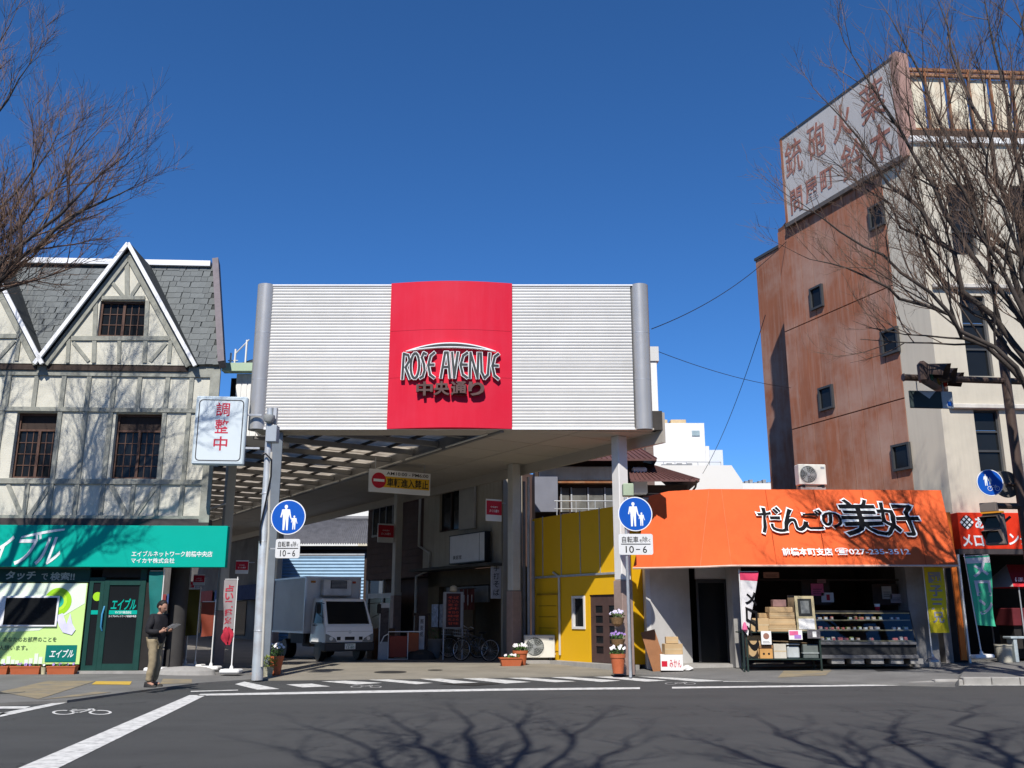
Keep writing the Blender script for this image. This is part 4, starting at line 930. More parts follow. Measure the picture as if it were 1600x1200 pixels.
for k in range(nc):
    u0, u1, um = k/nc, (k+1)/nc, (k+.5)/nc
    def E(u): return Vector((xa+(xb-xa)*u, Yt, ze))
    def T_(u): return Vector((xr0+(xr1+.6-xr0)*u, Yt+3, zr_))
    up = Vector((0, -.03, .09)); m.quad(E(u0), E(um)+up, T_(um)+up, T_(u0)); m.quad(E(um)+up, E(u1), T_(u1), T_(um)+up)
m.build('tiled_roof', mat('grey_roof_tile', (.15, .15, .16), .6, .25, 3, bump=.3, bscale=20), TH); MB().tube([(xr0, Yt+3, zr_+.1), (xr1+.6, Yt+3, zr_+.1)], .16, 8).build('ridge', mat('grey_ridge_tile', (.13, .13, .135), .6), TH)
BX(xa+.5, xb-.5, Yt+.7, Yt+6, .1, ze-.02).build('wall', M_dkbrown, TH); BX(xa+.3, xb-.3, Yt+.4, Yt+.5, ze-.25, ze-.04).build('eave_board', M_dkbrown, TH)
t = thing('far_pale_block', 'pale cream block standing behind the tiled house', 'building')
BX(at(440, 800, 75).x, at(640, 800, 75).x, 75, 85, 0, at(500, 776, 75).z).build('wall', mat('pale_wall', (.66, .65, .6), .8, .05), t); BX(at(560, 830, 66).x, at(590, 830, 66).x, 66, 70, 0, at(570, 812, 66).z).build('side_wall', mat('cream_wall', (.55, .5, .38), .8), t)
BX(at(440, 800, 75).x, at(640, 800, 75).x, 74.9, 74.99, at(500, 812, 75).z, at(500, 810.5, 75).z).build('string_course', M_steel, t)
# rest of the arcade: shops beyond the lot, dark end
FS = fthing('far_shops', 'row of dim shopfronts at the far end of the arcade', 'shops', AF)
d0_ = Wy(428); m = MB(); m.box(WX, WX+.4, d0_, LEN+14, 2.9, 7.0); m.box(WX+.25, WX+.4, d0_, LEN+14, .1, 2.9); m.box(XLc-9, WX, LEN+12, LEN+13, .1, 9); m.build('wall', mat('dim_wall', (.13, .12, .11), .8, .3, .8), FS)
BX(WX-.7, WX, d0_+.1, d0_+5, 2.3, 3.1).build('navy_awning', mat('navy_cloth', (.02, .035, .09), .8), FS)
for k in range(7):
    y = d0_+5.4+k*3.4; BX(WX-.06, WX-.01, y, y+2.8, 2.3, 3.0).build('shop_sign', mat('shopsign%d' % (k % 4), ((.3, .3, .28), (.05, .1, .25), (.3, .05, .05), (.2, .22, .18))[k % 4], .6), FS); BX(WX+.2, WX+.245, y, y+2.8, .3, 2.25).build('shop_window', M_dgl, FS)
# ------------------------------------------------------------------ tall corner building on the right
M_orc = mat('terracotta_cladding', (0.285, 0.105, 0.055), 0.8, 0.10, 0.7, dirt=(0.40, 0.27, 0.215), dscale=0.5, damt=0.9, streak=0.55, rnd=0.06, bump=.15, bscale=20)
M_crm = mat('cream_render', (0.52, 0.475, 0.385), 0.85, 0.07, 0.6, dirt=(0.34, 0.31, 0.26), dscale=0.5, damt=0.5, streak=0.35, bump=.15)
M_rust = mat('rusty_steel', (0.24, 0.10, 0.045), 0.85, 0.3, 4, dirt=(0.42, 0.30, 0.20), dscale=3, damt=0.6)
M_rsheet = mat('rust_stained_sheet', (0.62, 0.57, 0.44), 0.8, 0.10, 1.5, dirt=(0.34, 0.17, 0.08), dscale=1.8, damt=0.55, streak=0.35)
M_kan = mat('faded_red_brown_paint', (0.30, 0.125, 0.095), 0.85, 0.2, 4, dirt=(.42, .3, .27), dscale=2, damt=.6)
M_wfr = mat('dark_window_frame', (.05, .052, .055), .5, .1)
c2 = at(1461, 560, 26.6)
FF = Frame(c2.x, c2.y, 3); SW = Frame(c2.x, c2.y, -68.5)
HB = fthing('corner_office_building', 'tall terracotta and cream corner building with a rooftop signboard', 'building', FF)
def toFF(x, y, z):                 # side wall frame -> building frame
    p = SW.world(x, y, z); q = FF.loc(p); return (q[0], q[1], z)
class SB(MB):
    def build(s, name, m, parent=None, smooth=False, angle=None):
        s.v = [toFF(*p) for p in s.v]; return MB.build(s, name, m, parent, smooth, angle)
zroof = FF.xz(1500, 226)[1]
W10 = 11.0
wins = []
for px0, px1, py0, py1 in ((1484, 1522, 288, 398), (1508, 1548, 462, 588), (1530, 1570, 640, 738)):
    yc_ = (py0+py1)/2; wins.append((FF.xz(px0, yc_)[0], FF.xz(px1, yc_)[0], FF.xz((px0+px1)/2, py1)[1], FF.xz((px0+px1)/2, py0)[1]))
xw = [wins[0][0], wins[0][1]]
wins = [(xw[0], xw[1], w_[2], w_[3]) for w_ in wins]
allw = list(wins)
for dx in (2.05, 4.6, 6.6): allw += [(a+dx, b+dx, c, d) for a, b, c, d in wins]
zg1 = FF.xz(1550, 800)[1]-.35
m = MB(); holes_wall(m, 0, W10, zg1, zroof, allw, 0, .22); m.poly([(0, 0, zroof-.02), (W10, 0, zroof-.02), (W10, 7, zroof-.02), (toFF(-6, 0, 0)[0], 7, zroof-.02), toFF(-6, 0, zroof-.02)]); m.quad((W10, 0, 0), (W10, 9, 0), (W10, 9, zroof), (W10, 0, zroof)); m.build('front_wall', M_crm, HB)
for a, b, c, d in allw:
    w_ = bpy.data.objects.new('window', None); COL.objects.link(w_); w_.parent = HB
    m = MB(); f = .06
    for q in ((a, a+f, c, d), (b-f, b, c, d), (a+f, b-f, c, c+f), (a+f, b-f, d-f, d), (a+f, b-f, c+(d-c)*.33, c+(d-c)*.33+f), (a+f, b-f, c+(d-c)*.64, c+(d-c)*.64+f)): m.box(q[0], q[1], .12, .2, q[2], q[3])
    m.build('frame', M_wfr, w_)
    for k in range(3): BX(a+f, b-f, .17, .18, c+(d-c)*k*.33+.04, c+(d-c)*(k+1)*.33).build('pane', M_dgl, w_)
BX(-.05, W10, -.12, .4, zroof, zroof+.22, b=.02).build('parapet_coping', M_white, HB)
for py in (449, 636):
    z = FF.xz(1540, py)[1]; x0 = FF.xz(1455 if py < 500 else 1482, py)[0]
    BX(max(.15, x0), W10, -.14, -.0, z-.07, z+.07, b=.02).build('string_pipe_cover', mat('pale_cover', (.5, .47, .42), .6), HB)
# side wall: grey-cream strip, cladding panels in courses, windows
xa_ = SW.xz(1407, 560)[0]; xb_ = SW.xz(1229.5, 560)[0]
zS = SW.xz(1310, 305)[1]      # foot of the rooftop signboard
zq = [0.0, SW.xz(1253, 667)[1]-3.4, SW.xz(1253, 667)[1], SW.xz(1240, 513)[1], zS-.05]
s_ = SB(); s_.quad((xa_, 0, 0), (0, 0, 0), (0, 0, zroof), (xa_, 0, zroof)); s_.build('side_strip', mat('grey_cream_render', (.56, .51, .41), .85, .06, .6, dirt=(.38, .34, .28), dscale=.6, damt=.4, streak=.3), HB)
s_ = SB(); s_.quad((xb_, .03, 0), (xa_, .03, 0), (xa_, .03, zS+.1), (xb_, .03, zS+.1)); s_.quad((xb_, .03, 0), (xb_, 6, 0), (xb_, 6, zS), (xb_, .03, zS)); s_.build('side_wall', mat('panel_joint_brown', (.13, .06, .04), .9), HB)
nc = 9
for j in range(4):
    for i in range(nc):
        a = xb_+(xa_-xb_)*i/nc; b = xb_+(xa_-xb_)*(i+1)/nc
        s_ = SB(); s_.box(a+.012, b-.012, -.016, .03, zq[j]+.02, zq[j+1]-.02); s_.build('cladding_panel', M_orc, HB)
for px, py, w_, h in ((1278, 465, 17, 36), (1393, 534, 23, 44), (1293, 622, 19, 40), (1411, 714, 24, 44), (1372, 338, 20, 42)):
    x0, z0 = SW.xz(px-w_/2, py+h/2); x1, z1 = SW.xz(px+w_/2, py-h/2); zc = SW.xz(px, py)[1]; hh = .82; z0, z1 = zc-hh/2, zc+hh/2
    W_ = bpy.data.objects.new('window', None); COL.objects.link(W_); W_.parent = HB
    s_ = SB()
    for q in ((x0, x0+.07, z0, z1), (x1-.07, x1, z0, z1), (x0+.07, x1-.07, z0, z0+.07), (x0+.07, x1-.07, z1-.07, z1)): s_.box(q[0], q[1], -.11, -.014, q[2], q[3])
    s_.build('frame', M_wfr, W_); s_ = SB(); s_.box(x0+.07, x1-.07, -.04, -.02, z0+.07, z1-.07); s_.build('pane', M_dgl, W_)
# set-back stair block
dset = 3.0; xs1 = SW.xz(1191, 560, dset)[0]; zst = SW.xz(1205, 394, dset)[1]
s_ = SB(); s_.box(xs1, xb_-.01, dset, dset+3, 0, zst); s_.build('stair_block', M_orc, HB)
s_ = SB(); s_.box(xs1-.05, xb_-.01, dset-.05, dset+3, zst, zst+.12); s_.build('stair_block_coping', M_wfr, HB)
# rooftop signboard on the side
RS = fthing('rooftop_kanji_signboard', 'grey-white rooftop signboard with faded red-brown characters', 'signboard', FF)
yS = -.12
tl, tr = SW.xz(1222, 222, yS), SW.xz(1388, 93, yS); x0, x1 = SW.xz(1228, 300, yS)[0], SW.xz(1397, 165, yS)[0]; z0, z1 = zS, (tl[1]+tr[1])/2
s_ = SB(); s_.box(x0, x1, yS, yS+.3, z0, z1); s_.build('board', mat('aged_white_board', (.47, .45, .43), .7, .06, .6, dirt=(.38, .36, .34), damt=.4, streak=.3), RS)
s_ = SB(); s_.box(x0-.1, x1+.1, yS-.06, yS+.34, z0-.16, z0-.005); s_.build('lower_trim', mat('dark_trim', (.1, .09, .085), .7), RS)
s_ = SB(); s_.box(x0-.12, x0-.004, yS-.02, yS+.6, z0-.1, z1+.05); s_.build('edge_trim', M_orc, RS)
s_ = SB(); s_.box(x0-.12, x1+.12, yS-.02, yS+.32, z1+.004, z1+.1); s_.build('top_trim', M_wfr, RS)
s_ = SB(); s_.box(x1+.004, x1+.3, yS+.0, yS+.5, z0-.1, z1+.2); s_.build('corner_post', mat('pinkish_post', (.36, .22, .18), .7, .1), RS)
Lb = x1-x0; Hb = z1-z0
def tS(x, y, z): return toFF(x, yS-.004+y, z)
for ch, u0, u1, v0, v1 in (('銃', .02, .19, .50, .92), ('砲', .25, .42, .52, .92), ('火', .49, .66, .53, .92), ('薬', .74, .94, .52, .93), ('問', .04, .16, .06, .34), ('屋', .19, .31, .08, .34), ('町', .34, .46, .10, .34), ('鈴', .54, .74, .06, .46), ('木', .78, .96, .06, .44)):
    text(ch, RS, M_kan, x0+Lb*u0, x0+Lb*u1, z0+Hb*v0, z0+Hb*v1, 0, .012, .006 if ch in '銃砲薬鈴' else .015, turn=tS)
# rusting billboard frame over the front
RB = fthing('rusty_billboard', 'rusting steel billboard frame with stained sheets on the roof', 'billboard', FF)
bz0, bz1 = FF.xz(1500, 206, .3)[1], FF.xz(1500, 112, .3)[1]; bx0 = FF.xz(1412, 150, .3)[0]; n = 14; wd = .72
for k in range(n):
    x = bx0+k*wd; BX(x+.09, x+wd-.05, .33, .36, bz0+.12, bz1-.26+random.uniform(-.02, .02)).build('sheet', M_rsheet, RB); BX(x-.0, x+.055, .2, .32, bz0-.02, bz1, b=.01).build('post', M_rust, RB)
for z in (bz0, bz1-.2, bz1-.02): BX(bx0-.1, bx0+n*wd, .2, .31, z-.05, z+.05).build('rail', M_rust, RB)
BX(bx0-.1, bx0+n*wd, .1, .8, bz0-.42, bz0-.08).build('base_girder', mat('dark_rust', (.06, .04, .03), .8, .2), RB)
for k in range(5): BX(bx0+.4+k*2.4, bx0+.55+k*2.4, .3, .5, zroof, bz0-.42).build('leg', M_rust, RB)
# ------------------------------------------------------------------ red-sign shop in its ground floor
M_vred = mat('vermilion_sign', (0.64, 0.035, 0.012), 0.55, 0.05, 1, spec=.1)
g0 = FF.xz(1500, 900)[0]
m = MB(); m.quad((g0, 2.8, 0), (W10, 2.8, 0), (W10, 2.8, zg1), (g0, 2.8, zg1)); m.box(g0-.45, g0, .05, 3, 0, zg1); m.quad((g0, .05, zg1-.5), (W10, .05, zg1-.5), (W10, 2.8, zg1-.5), (g0, 2.8, zg1-.5)); m.build('ground_floor_recess', M_dark, HB)
BX(FF.xz(1480, 900)[0]-.3, g0-.452, -.02, .6, 0, zg1).build('end_pier', mat('grey_pier', (.33, .31, .3), .8, .1, 2, dirt=(.2, .19, .18)), HB)
yv = -.45
RSg = fthing('vermilion_shop_sign', 'vermilion shop sign with white lattice crest beneath the cream facade', 'sign', FF)
def VX(px, py): return FF.xz(px, py, yv)
vx0 = VX(1499, 830)[0]; vz0, vz1 = VX(1550, 858)[1], VX(1550, 801)[1]
BX(vx0, W10, yv, -.03, vz0, vz1, b=.01).build('sign_box', M_vred, RSg); BX(vx0-.1, W10, yv-.03, -.02, vz0-.14, vz0-.003).build('lower_trim', M_dtrim, RSg)
cx, cz = VX(1510.5, 816); m = MB(); r = .165
m.poly([(cx+r*1.15*math.cos(PI/8+k*PI/4), yv-.004, cz+r*1.15*math.sin(PI/8+k*PI/4)) for k in range(8)]); m.build('crest_ground', M_blk, RSg)
for i in (-1, 0, 1):
    for j in (-1, 0, 1):
        u, v = cx+(i-j)*.075, cz+(i+j)*.075
        if abs(i-j)+abs(i+j) > 2: pass
        MB().poly([(u+dx*.05, yv-.007, v+dz*.05) for dx, dz in ((-1, 0), (0, -1), (1, 0), (0, 1))]).build('crest_diamond', M_letter, RSg)
text('あ', RSg, M_letter, VX(1523, 815)[0], VX(1538, 815)[0], VX(1530, 826)[1], VX(1530, 808)[1], yv-.002, .006, .03)
text('メロ', RSg, M_letter, VX(1504, 845)[0], VX(1537, 845)[0], VX(1530, 854)[1], VX(1530, 835)[1], yv-.002, .006, .025, shear=-.1)
text('ンク', RSg, M_letter, VX(1576, 845)[0], VX(1610, 845)[0], VX(1590, 852)[1], VX(1590, 832)[1], yv-.002, .006, .025, shear=.15)
OP = fthing('orange_post', 'narrow orange upright board between the awning and the vermilion sign', 'board', FF)
m = MB(); xo = FF.xz(1497, 900, -.5)[0]; m.prism([(xo-.16, -.5, .3), (xo, -.5, .3), (xo-.02, -.5, vz1), (xo-.14, -.5, vz1)], (0, .06, 0)); m.build('board', mat('orange_board', (.62, .15, .02), .6, .08, 2), OP)
m = MB(); m.box(xo+.04, xo+.09, -.52, -.46, .2, vz0-.15); m.build('white_upright', M_white, OP)
# stall, bench, bin under the vermilion sign
M_stred = mat('stall_red', (.55, .03, .04), .6, .06)
ST = fthing('market_stall', 'stall with a red canopy and dark red counter at the right edge', 'stall', FF)
sx = FF.xz(1572, 900, .7)[0]; sx0 = FF.xz(1563, 900, .7)[0]; z0, z1 = FF.xz(1580, 917, .4)[1], FF.xz(1580, 890, .9)[1]
m = MB(); m.add([(sx0, .1, z0), (sx0+2, .1, z0), (sx0+2, 1.9, z0), (sx0, 1.9, z0), (sx0+.4, 1, z1+.15), (sx0+1.6, 1, z1+.15)], [(0, 1, 5, 4), (1, 2, 5), (2, 3, 4, 5), (3, 0, 4)]); m.build('canopy', M_stred, ST)
m = MB(); m.add([(sx0-.002, .1, z0), (sx0-.002, 1.9, z0), (sx0+.398, 1, z1+.15)], [(0, 1, 2)]); m.build('white_canopy_end', M_white, ST)
for x, y in ((sx0+.2, .2), (sx0+1.8, .2), (sx0+.2, 1.8), (sx0+1.8, 1.8)): MB().tube([(x, y, .3), (x, y, z0+.05)], .02, 6).build('post', M_steel, ST)
BX(sx0-.05, sx0+2, .25, 1.2, FF.xz(1580, 978, .25)[1], FF.xz(1580, 950, .25)[1], b=.02).build('counter', mat('dark_red_cloth', (.11, .015, .02), .8), ST); BX(sx0, sx0+1.9, .35, 1.1, .3, FF.xz(1580, 978, .25)[1]-.002).build('counter_base', M_dark, ST)
text('ほか', ST, M_letter, sx0+.15, sx0+.7, z0+.14, z0+.26, .24, .003, .01)
def zgR(p): return ZR(p.x, p.y)-.006
BN = None
px_, pz_ = FF.xz(1569, 1024, -.2); p = FF.world(px_, -.2); t = thing('waste_bin', 'round grey-beige bin under the red stall', 'bin', (p.x, p.y, zgR(p)))
MB().lathe([(.19, 0), (.22, .42), (.235, .43), (.235, .47), (.21, .47), (.19, .05)], n=20).build('body', mat('beige_plastic', (.42, .40, .33), .6), t, True); MB().lathe([(.0, .40), (.2, .40)], n=20, cap=False).build('contents', M_dark, t)
p = FF.world(FF.xz(1592, 1010, .0)[0]+.15, -.15); t = thing('bench', 'pale blue-grey bench at the right picture edge', 'bench', (p.x, p.y, zgR(p)), FF.a)
BX(-.55, .9, -.2, .2, .62, .68, b=.01).build('seat', mat('pale_blue_wood', (.40, .46, .48), .6, .1), t)
for x in (-.42, .75): BX(x-.05, x+.05, -.17, .17, 0, .62, b=.01).build('leg', mat('pale_blue_wood', (.4, .46, .48), .6), t)
# ------------------------------------------------------------------ orange-awning dango shop
M_or = mat('orange_awning_cloth', (0.66, 0.115, 0.034), 0.75, 0.06, 1.2, dirt=(0.54, 0.09, 0.03), dscale=1, damt=.5, spec=.08, streak=.12, bump=.25, bscale=12)
DS = thing('dango_shop', 'single-storey dumpling shop with an open front under the orange awning', 'shop')
YF = 25.5; zf = .24; zc_ = 2.78
def fx_(px, Y=YF, py=960): return at(px, py, Y).x
M_wplas = mat('white_plaster', (.58, .57, .55), .85, .07, 1.5, dirt=(.38, .37, .35), damt=.5, bump=.2)
xL, xR = fx_(1017), fx_(1457)
m = MB(); m.quad((xL, YF, .1), (fx_(1089), YF+.9, .1), (fx_(1089), YF+.9, zc_+.3), (xL, YF, zc_+.3)); m.box(xL-.12, xL-.001, YF-.02, YF+3, .1, zc_+.3); m.build('left_wall', M_wplas, DS)
BX(fx_(1141), fx_(1157), YF-.35, YF+.3, .15, zc_+.3, b=.01).build('pier', M_conc, DS); BX(fx_(1416), xR, YF-.2, YF+.5, .1, zc_+.3, b=.01).build('pier', M_conc, DS)
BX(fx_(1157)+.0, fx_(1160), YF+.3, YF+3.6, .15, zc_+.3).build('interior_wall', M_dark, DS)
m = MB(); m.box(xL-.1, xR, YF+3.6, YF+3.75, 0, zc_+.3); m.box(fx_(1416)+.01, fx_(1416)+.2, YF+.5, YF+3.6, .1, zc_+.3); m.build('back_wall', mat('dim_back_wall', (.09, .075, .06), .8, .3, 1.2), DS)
BX(xL-.1, xR, YF+.05, YF+5, zc_+.3, 4.62).build('upper_block', M_conc, DS); BX(xL-.1, xR, YF+.0, YF+3.6, .05, zf-.02).build('floor', M_conc, DS)
dd = bpy.data.objects.new('door', None); COL.objects.link(dd); dd.parent = DS
dx0, dx1 = fx_(1089, YF+.9), fx_(1141, YF+.6); BX(dx0, dx1, YF+.9, YF+.95, zf, 2.45).build('leaf', M_dgl, dd); m = MB(); m.box(dx0, dx0+.06, YF+.86, YF+.9, zf, 2.45); m.box(dx1-.06, dx1, YF+.86, YF+.9, zf, 2.45); m.box(dx0+.06, dx1-.06, YF+.86, YF+.9, 2.35, 2.45); m.build('frame', M_wfr, dd); BX(dx0, dx1, YF+.88, YF+1, 2.452, zc_+.3).build('transom', M_wplas, dd)
AW = thing('orange_awning', 'large orange shop awning with black brush lettering and a phone number', 'awning')
YT_, YBt = 25.3, 24.0
T0 = at(1014, 776, 25.55); T1 = at(1108, 764, 25.35); T2 = at(1127, 765, YT_); T3 = at(1470, 766, YT_)
B0 = at(989, 888, 25.0); B1 = at(1094, 886, 24.2); B2 = at(1143, 884, YBt); B3 = at(1497, 884, YBt)
Tm = at(1045, 767.5, 25.5); zT, zB2 = T2.z, B2.z
def awn(px, py):
    Y = 24.6
    for _ in range(8):
        p = at(px, py, Y); Y = YT_+(YBt-YT_)*(zT-p.z)/(zT-zB2)
    return p.x, p.z
def sag(a, b, c, d, name, n=14):   # a-b top edge, c-d bottom edge
    m = MB()
    def fn(u, v):
        p = a.lerp(b, u).lerp(d.lerp(c, u), v); nrm = (b-a).cross(d-a).normalized(); k = .03*math.sin(u*PI)*math.sin(v*PI)+.010*math.sin(u*31+2*math.sin(v*4))*(.3+v)*(1 if name == 'front_panel' else .5)+.006*noise.noise(Vector((u*14, v*5, 2)))
        return p+nrm*k
    m.grid(fn, n*2, 10); return m.build(name, M_or, AW, True, 60)
sag(Tm, T1, B1, B0.lerp(B1, .28), 'left_panel', 8); sag(T0, Tm, B0.lerp(B1, .28), B0, 'left_panel', 4); sag(T1, T2, B2, B1, 'corner_panel', 3); sag(T2, T3, B3, B2, 'front_panel', 30)
m = MB(); m.add([T3, B3, (B3.x, YF-.05, B3.z), (T3.x, YF-.05, T3.z)], [(0, 1, 2, 3)]); m.build('side_panel', M_or, AW)
m = MB(); m.add([T0, Tm, T1, T2, T3, (T3.x, YF+.3, T3.z), (T0.x, YF+1.3, T3.z)], [(0, 1, 2, 3, 4, 5, 6)]); m.build('top_panel', M_or, AW)
m = MB(); m.tube([B0, B1, B2, B3, (B3.x, YF, B3.z)], .028, 6); m.build('bottom_rail', mat('pale_rail', (.6, .42, .34), .5), AW)
for a, b in ((T1, B1), (T2, B2)): MB().tube([a, b], .012, 5).build('seam', mat('orange_seam', (.70, .15, .055), .7), AW)
for f in (.2, .42, .64, .86):
    a, b = T2.lerp(T3, f), B2.lerp(B3, f); MB().tube([a.lerp(b, k/6)+Vector((0, -.03*math.sin(k/6*PI)*math.sin(f*PI)-.012, .006)) for k in range(7)], .007, 4).build('cloth_seam', mat('dull_orange_seam', (.46, .075, .02), .8), AW)
def wAw(x, y, z):
    k = (zT-z)/(zT-zB2); nz = .012; return (x, YT_+(YBt-YT_)*k+y-.052, z+.014)
M_ink = mat('black_ink', (.010, .010, .011), .7, .1, spec=.05)
rgw = random.Random(3)
def brush(x, y, z):                # brush-like swell of the strokes
    q = noise.noise_vector(Vector((x*5, z*5, 1)))*.035; return wAw(x+q.x, y, z+q.y)
for ch, a, b, c, d in (('だ', 1188, 1218, 834, 793), ('ん', 1224, 1254, 832, 795), ('ご', 1259, 1282, 829, 797), ('の', 1286, 1311, 826, 800), ('美', 1322, 1369, 839, 781), ('好', 1381, 1425, 839, 785)):
    xa, za = awn(a, c); xb, zb3 = awn(b, d)
    text(ch, AW, M_letter, xa-.035, xb+.035, za-.03, zb3+.03, 0, .003, .034 if ch in '美好' else (.04 if ch in 'ごだ' else .052), 'lettering_outline', -.08, brush)
    text(ch, AW, M_ink, xa+.01, xb-.01, za+.01, zb3-.01, -.006, .003, .012 if ch in '美好' else (.016 if ch in 'ごだ' else .024), 'lettering', -.08, brush)
a, b = awn(1223, 869), awn(1298, 857); text('前橋本町支店', AW, M_letter, a[0], b[0], a[1], b[1], 0, .003, .022, warp=wAw)
a, b = awn(1306, 869), awn(1418, 857); text('☎027-235-3512', AW, M_letter, a[0], b[0], a[1], b[1], 0, .003, .018, warp=wAw)
p = at(1268, 762, 25.95); ac2 = aircon('ivory air conditioner on the roof above the orange awning', (p.x, p.y, p.z), R(6), 1.0); m = MB(); m.box(-.36, .36, -.13, .13, 4.62-p.z, 0); m.build('plinth', M_conc, ac2)
# rack and goods
M_card = mat('cardboard', (.46, .32, .17), .85, .08, 3, rnd=.12); M_rack = mat('rack_dark_green', (.02, .035, .03), .5)
YK = 24.35
def bxp(name, label, cat, px0, px1, py0, py1, Y, depth, m, group=None, b=.006, rot=0.0, zbase=None, inner=None):
    """a box-like thing given by its front outline in the picture at depth Y"""
    a, c = at(px0, py1, Y), at(px1, py0, Y); cx = (a.x+c.x)/2; z0 = a.z if zbase is None else zbase; h = c.z-z0; w_ = c.x-a.x
    t = thing(name, label, cat, (cx, Y+depth/2, z0), rot, group)
    BX(-w_/2, w_/2, -depth/2, depth/2, 0, h, b=b).build('body', m, t)
    if inner: inner(t, w_, h, depth)
    return t
def tape(t, w_, h, d):
    BX(-w_/2-.001, w_/2+.001, -d/2-.0015, -d/2-.0005, h*.46, h*.54).build('tape', mat('parcel_tape', (.5, .4, .25), .3), t); BX(-.03, .03, -d/2, d/2, h+.0005, h+.002).build('top_tape', mat('parcel_tape', (.5, .4, .25), .3), t)
zt1 = at(1220, 987, YK).z; zt0 = at(1220, 1029, YK).z
xk0, xk1 = at(1163, 990, YK).x, at(1279, 990, YK).x
gz_ = ZR(xk0, YK)-.006
RK = thing('shop_rack', 'dark metal rack with two shelves in front of the dumpling shop', 'rack')
for x in (xk0+.02, xk1-.02):
    for y in (YK-.1, YK+.5): BX(x-.02, x+.02, y-.02, y+.02, gz_-.02, zt1+.01).build('leg', M_rack, RK)
BX(xk0-.1, xk1, YK-.13, YK+.53, zt1-.03, zt1, b=.005).build('top_shelf', M_rack, RK); BX(xk0+.05, xk1, YK-.1, YK+.5, zt0-.03, zt0, b=.005).build('lower_shelf', M_rack, RK)
G = 'cartons on the rack of the dumpling shop'
bxp('carton', 'low wide carton on the rack beside the melon flag', 'carton', 1174, 1201, 966, 987, YK, .3, M_card, G, zbase=zt1, inner=tape)
for k, (y0, y1) in enumerate(((977, 987), (967, 976.6), (957, 966.6))):
    bxp('carton', ('bottom', 'middle', 'upper')[k]+' flat carton of the stack of three on the rack', 'carton', 1201+k*.8, 1244-k*1.5, y0, y1, YK+.03*k, .34, M_card, G, inner=tape)
bxp('carton', 'tilted kraft carton lid lying on the stack of three cartons', 'carton', 1201, 1238, 948.5, 956.6, YK+.1, .3, M_card, G, rot=.12)
bxp('pink_carton', 'small dusky pink carton at the very top of the carton stack', 'carton', 1208, 1228, 937, 948, YK+.12, .2, mat('dusky_pink_card', (.30, .17, .15), .8), G)
bxp('carton', 'dim carton behind the low wide carton on the rack', 'carton', 1186, 1200, 958, 966, YK+.33, .2, M_card, G, zbase=zt1, inner=tape)
bxp('carton', 'tall pale carton at the left of the lower rack shelf', 'carton', 1171, 1192, 993, 1029, YK+.05, .36, M_card, G, zbase=zt0, inner=tape)
def holes2(t, w_, h, d):
    for x in (-.2, .2): MB().lathe([(0, 0), (.028, 0)], (x*w_, -d/2-.002, h*.5), 12, 'y', cap=False).build('hand_hole', M_black, t)
bxp('fruit_carton', 'orange-brown fruit carton with two hand holes on the lower shelf', 'carton', 1188, 1207, 1014, 1029, YK-.08, .3, mat('orange_card', (.5, .27, .09), .8), G, zbase=zt0, inner=holes2)
bxp('brown_tray', 'brown tray lying on the fruit carton with two holes', 'tray', 1187, 1208, 1008.5, 1013.6, YK-.08, .3, mat('brown_card', (.25, .13, .06), .8))
bxp('white_carton', 'off-white carton in the middle of the lower shelf', 'carton', 1210, 1228, 1006, 1029, YK, .3, mat('offwhite_card', (.5, .47, .40), .8), G, zbase=zt0, inner=tape)
t = bxp('plastic_tub', 'translucent plastic tub between the off-white carton and the grey crate', 'tub', 1231, 1249, 1010, 1029, YK, .28, mat('milky_plastic', (.42, .45, .45), .35), zbase=zt0, b=.03); BX(-.17, .17, -.15, .15, .33, .36, b=.01).build('lid', mat('milky_lid', (.5, .53, .53), .4), t)
def lidc(t, w_, h, d): BX(-w_/2-.02, w_/2+.02, -d/2-.02, d/2+.02, h*.34, h*.42, b=.005).build('rim', mat('grey_rim', (.3, .33, .32), .5), t)
bxp('grey_crate', 'grey-green crate at the right end of the lower shelf', 'crate', 1256, 1278, 1007, 1029, YK, .32, mat('grey_green_crate', (.13, .15, .14), .6), zbase=zt0, b=.015, inner=lidc)
p = at(1238, 1004, YK); t = thing('folded_board', 'dark folded cardboard board bridging the lower shelf boxes', 'board', (p.x, YK+.15, p.z)); t.rotation_euler = (0, .06, .05); BX(-.5, .4, -.12, .12, 0, .022).build('board', mat('dark_card', (.13, .09, .05), .85), t); BX(-.3, .15, -.135, -.121, .0, .03).build('edge', mat('dark_card', (.13, .09, .05), .85), t)
def flat(name, label, cat, px0, px1, py0, py1, Y, m, extra=None, tilt=0.0):
    a, c = at(px0, py1, Y), at(px1, py0, Y); t = thing(name, label, cat, ((a.x+c.x)/2, Y, a.z)); t.rotation_euler = (tilt, 0, 0); w_, h = c.x-a.x, c.z-a.z
    BX(-w_/2, w_/2, -.004, .004, 0, h).build('sheet', m, t)
    if extra: extra(t, w_, h)
    return t
M_paper = mat('white_paper', (.72, .71, .69), .7, .05, 4)
def lines(t, w_, h, c=M_blk, n=4):
    for k in range(n): BX(-w_*.36, w_*(.36-.1*(k % 2)), -.007, -.005, h*(.2+.16*k), h*(.2+.16*k)+h*.045).build('printed_line', c, t)
M_pink = mat('pink_print', (.62, .12, .25), .6, .15, 8); M_purp = mat('purple_print', (.35, .2, .5), .6, .2, 8)
flat('price_card', 'white notice hanging from the rack over the fruit carton', 'notice', 1190, 1204.5, 986, 1007, YK-.16, M_paper, lambda t, w_, h: (MB().lathe([(0, 0), (w_*.3, 0)], (0, -.006, h*.62), 16, 'y', cap=False).build('brown_motif', mat('brown_print', (.28, .14, .1), .6), t), lines(t, w_, h*.55, n=2)))
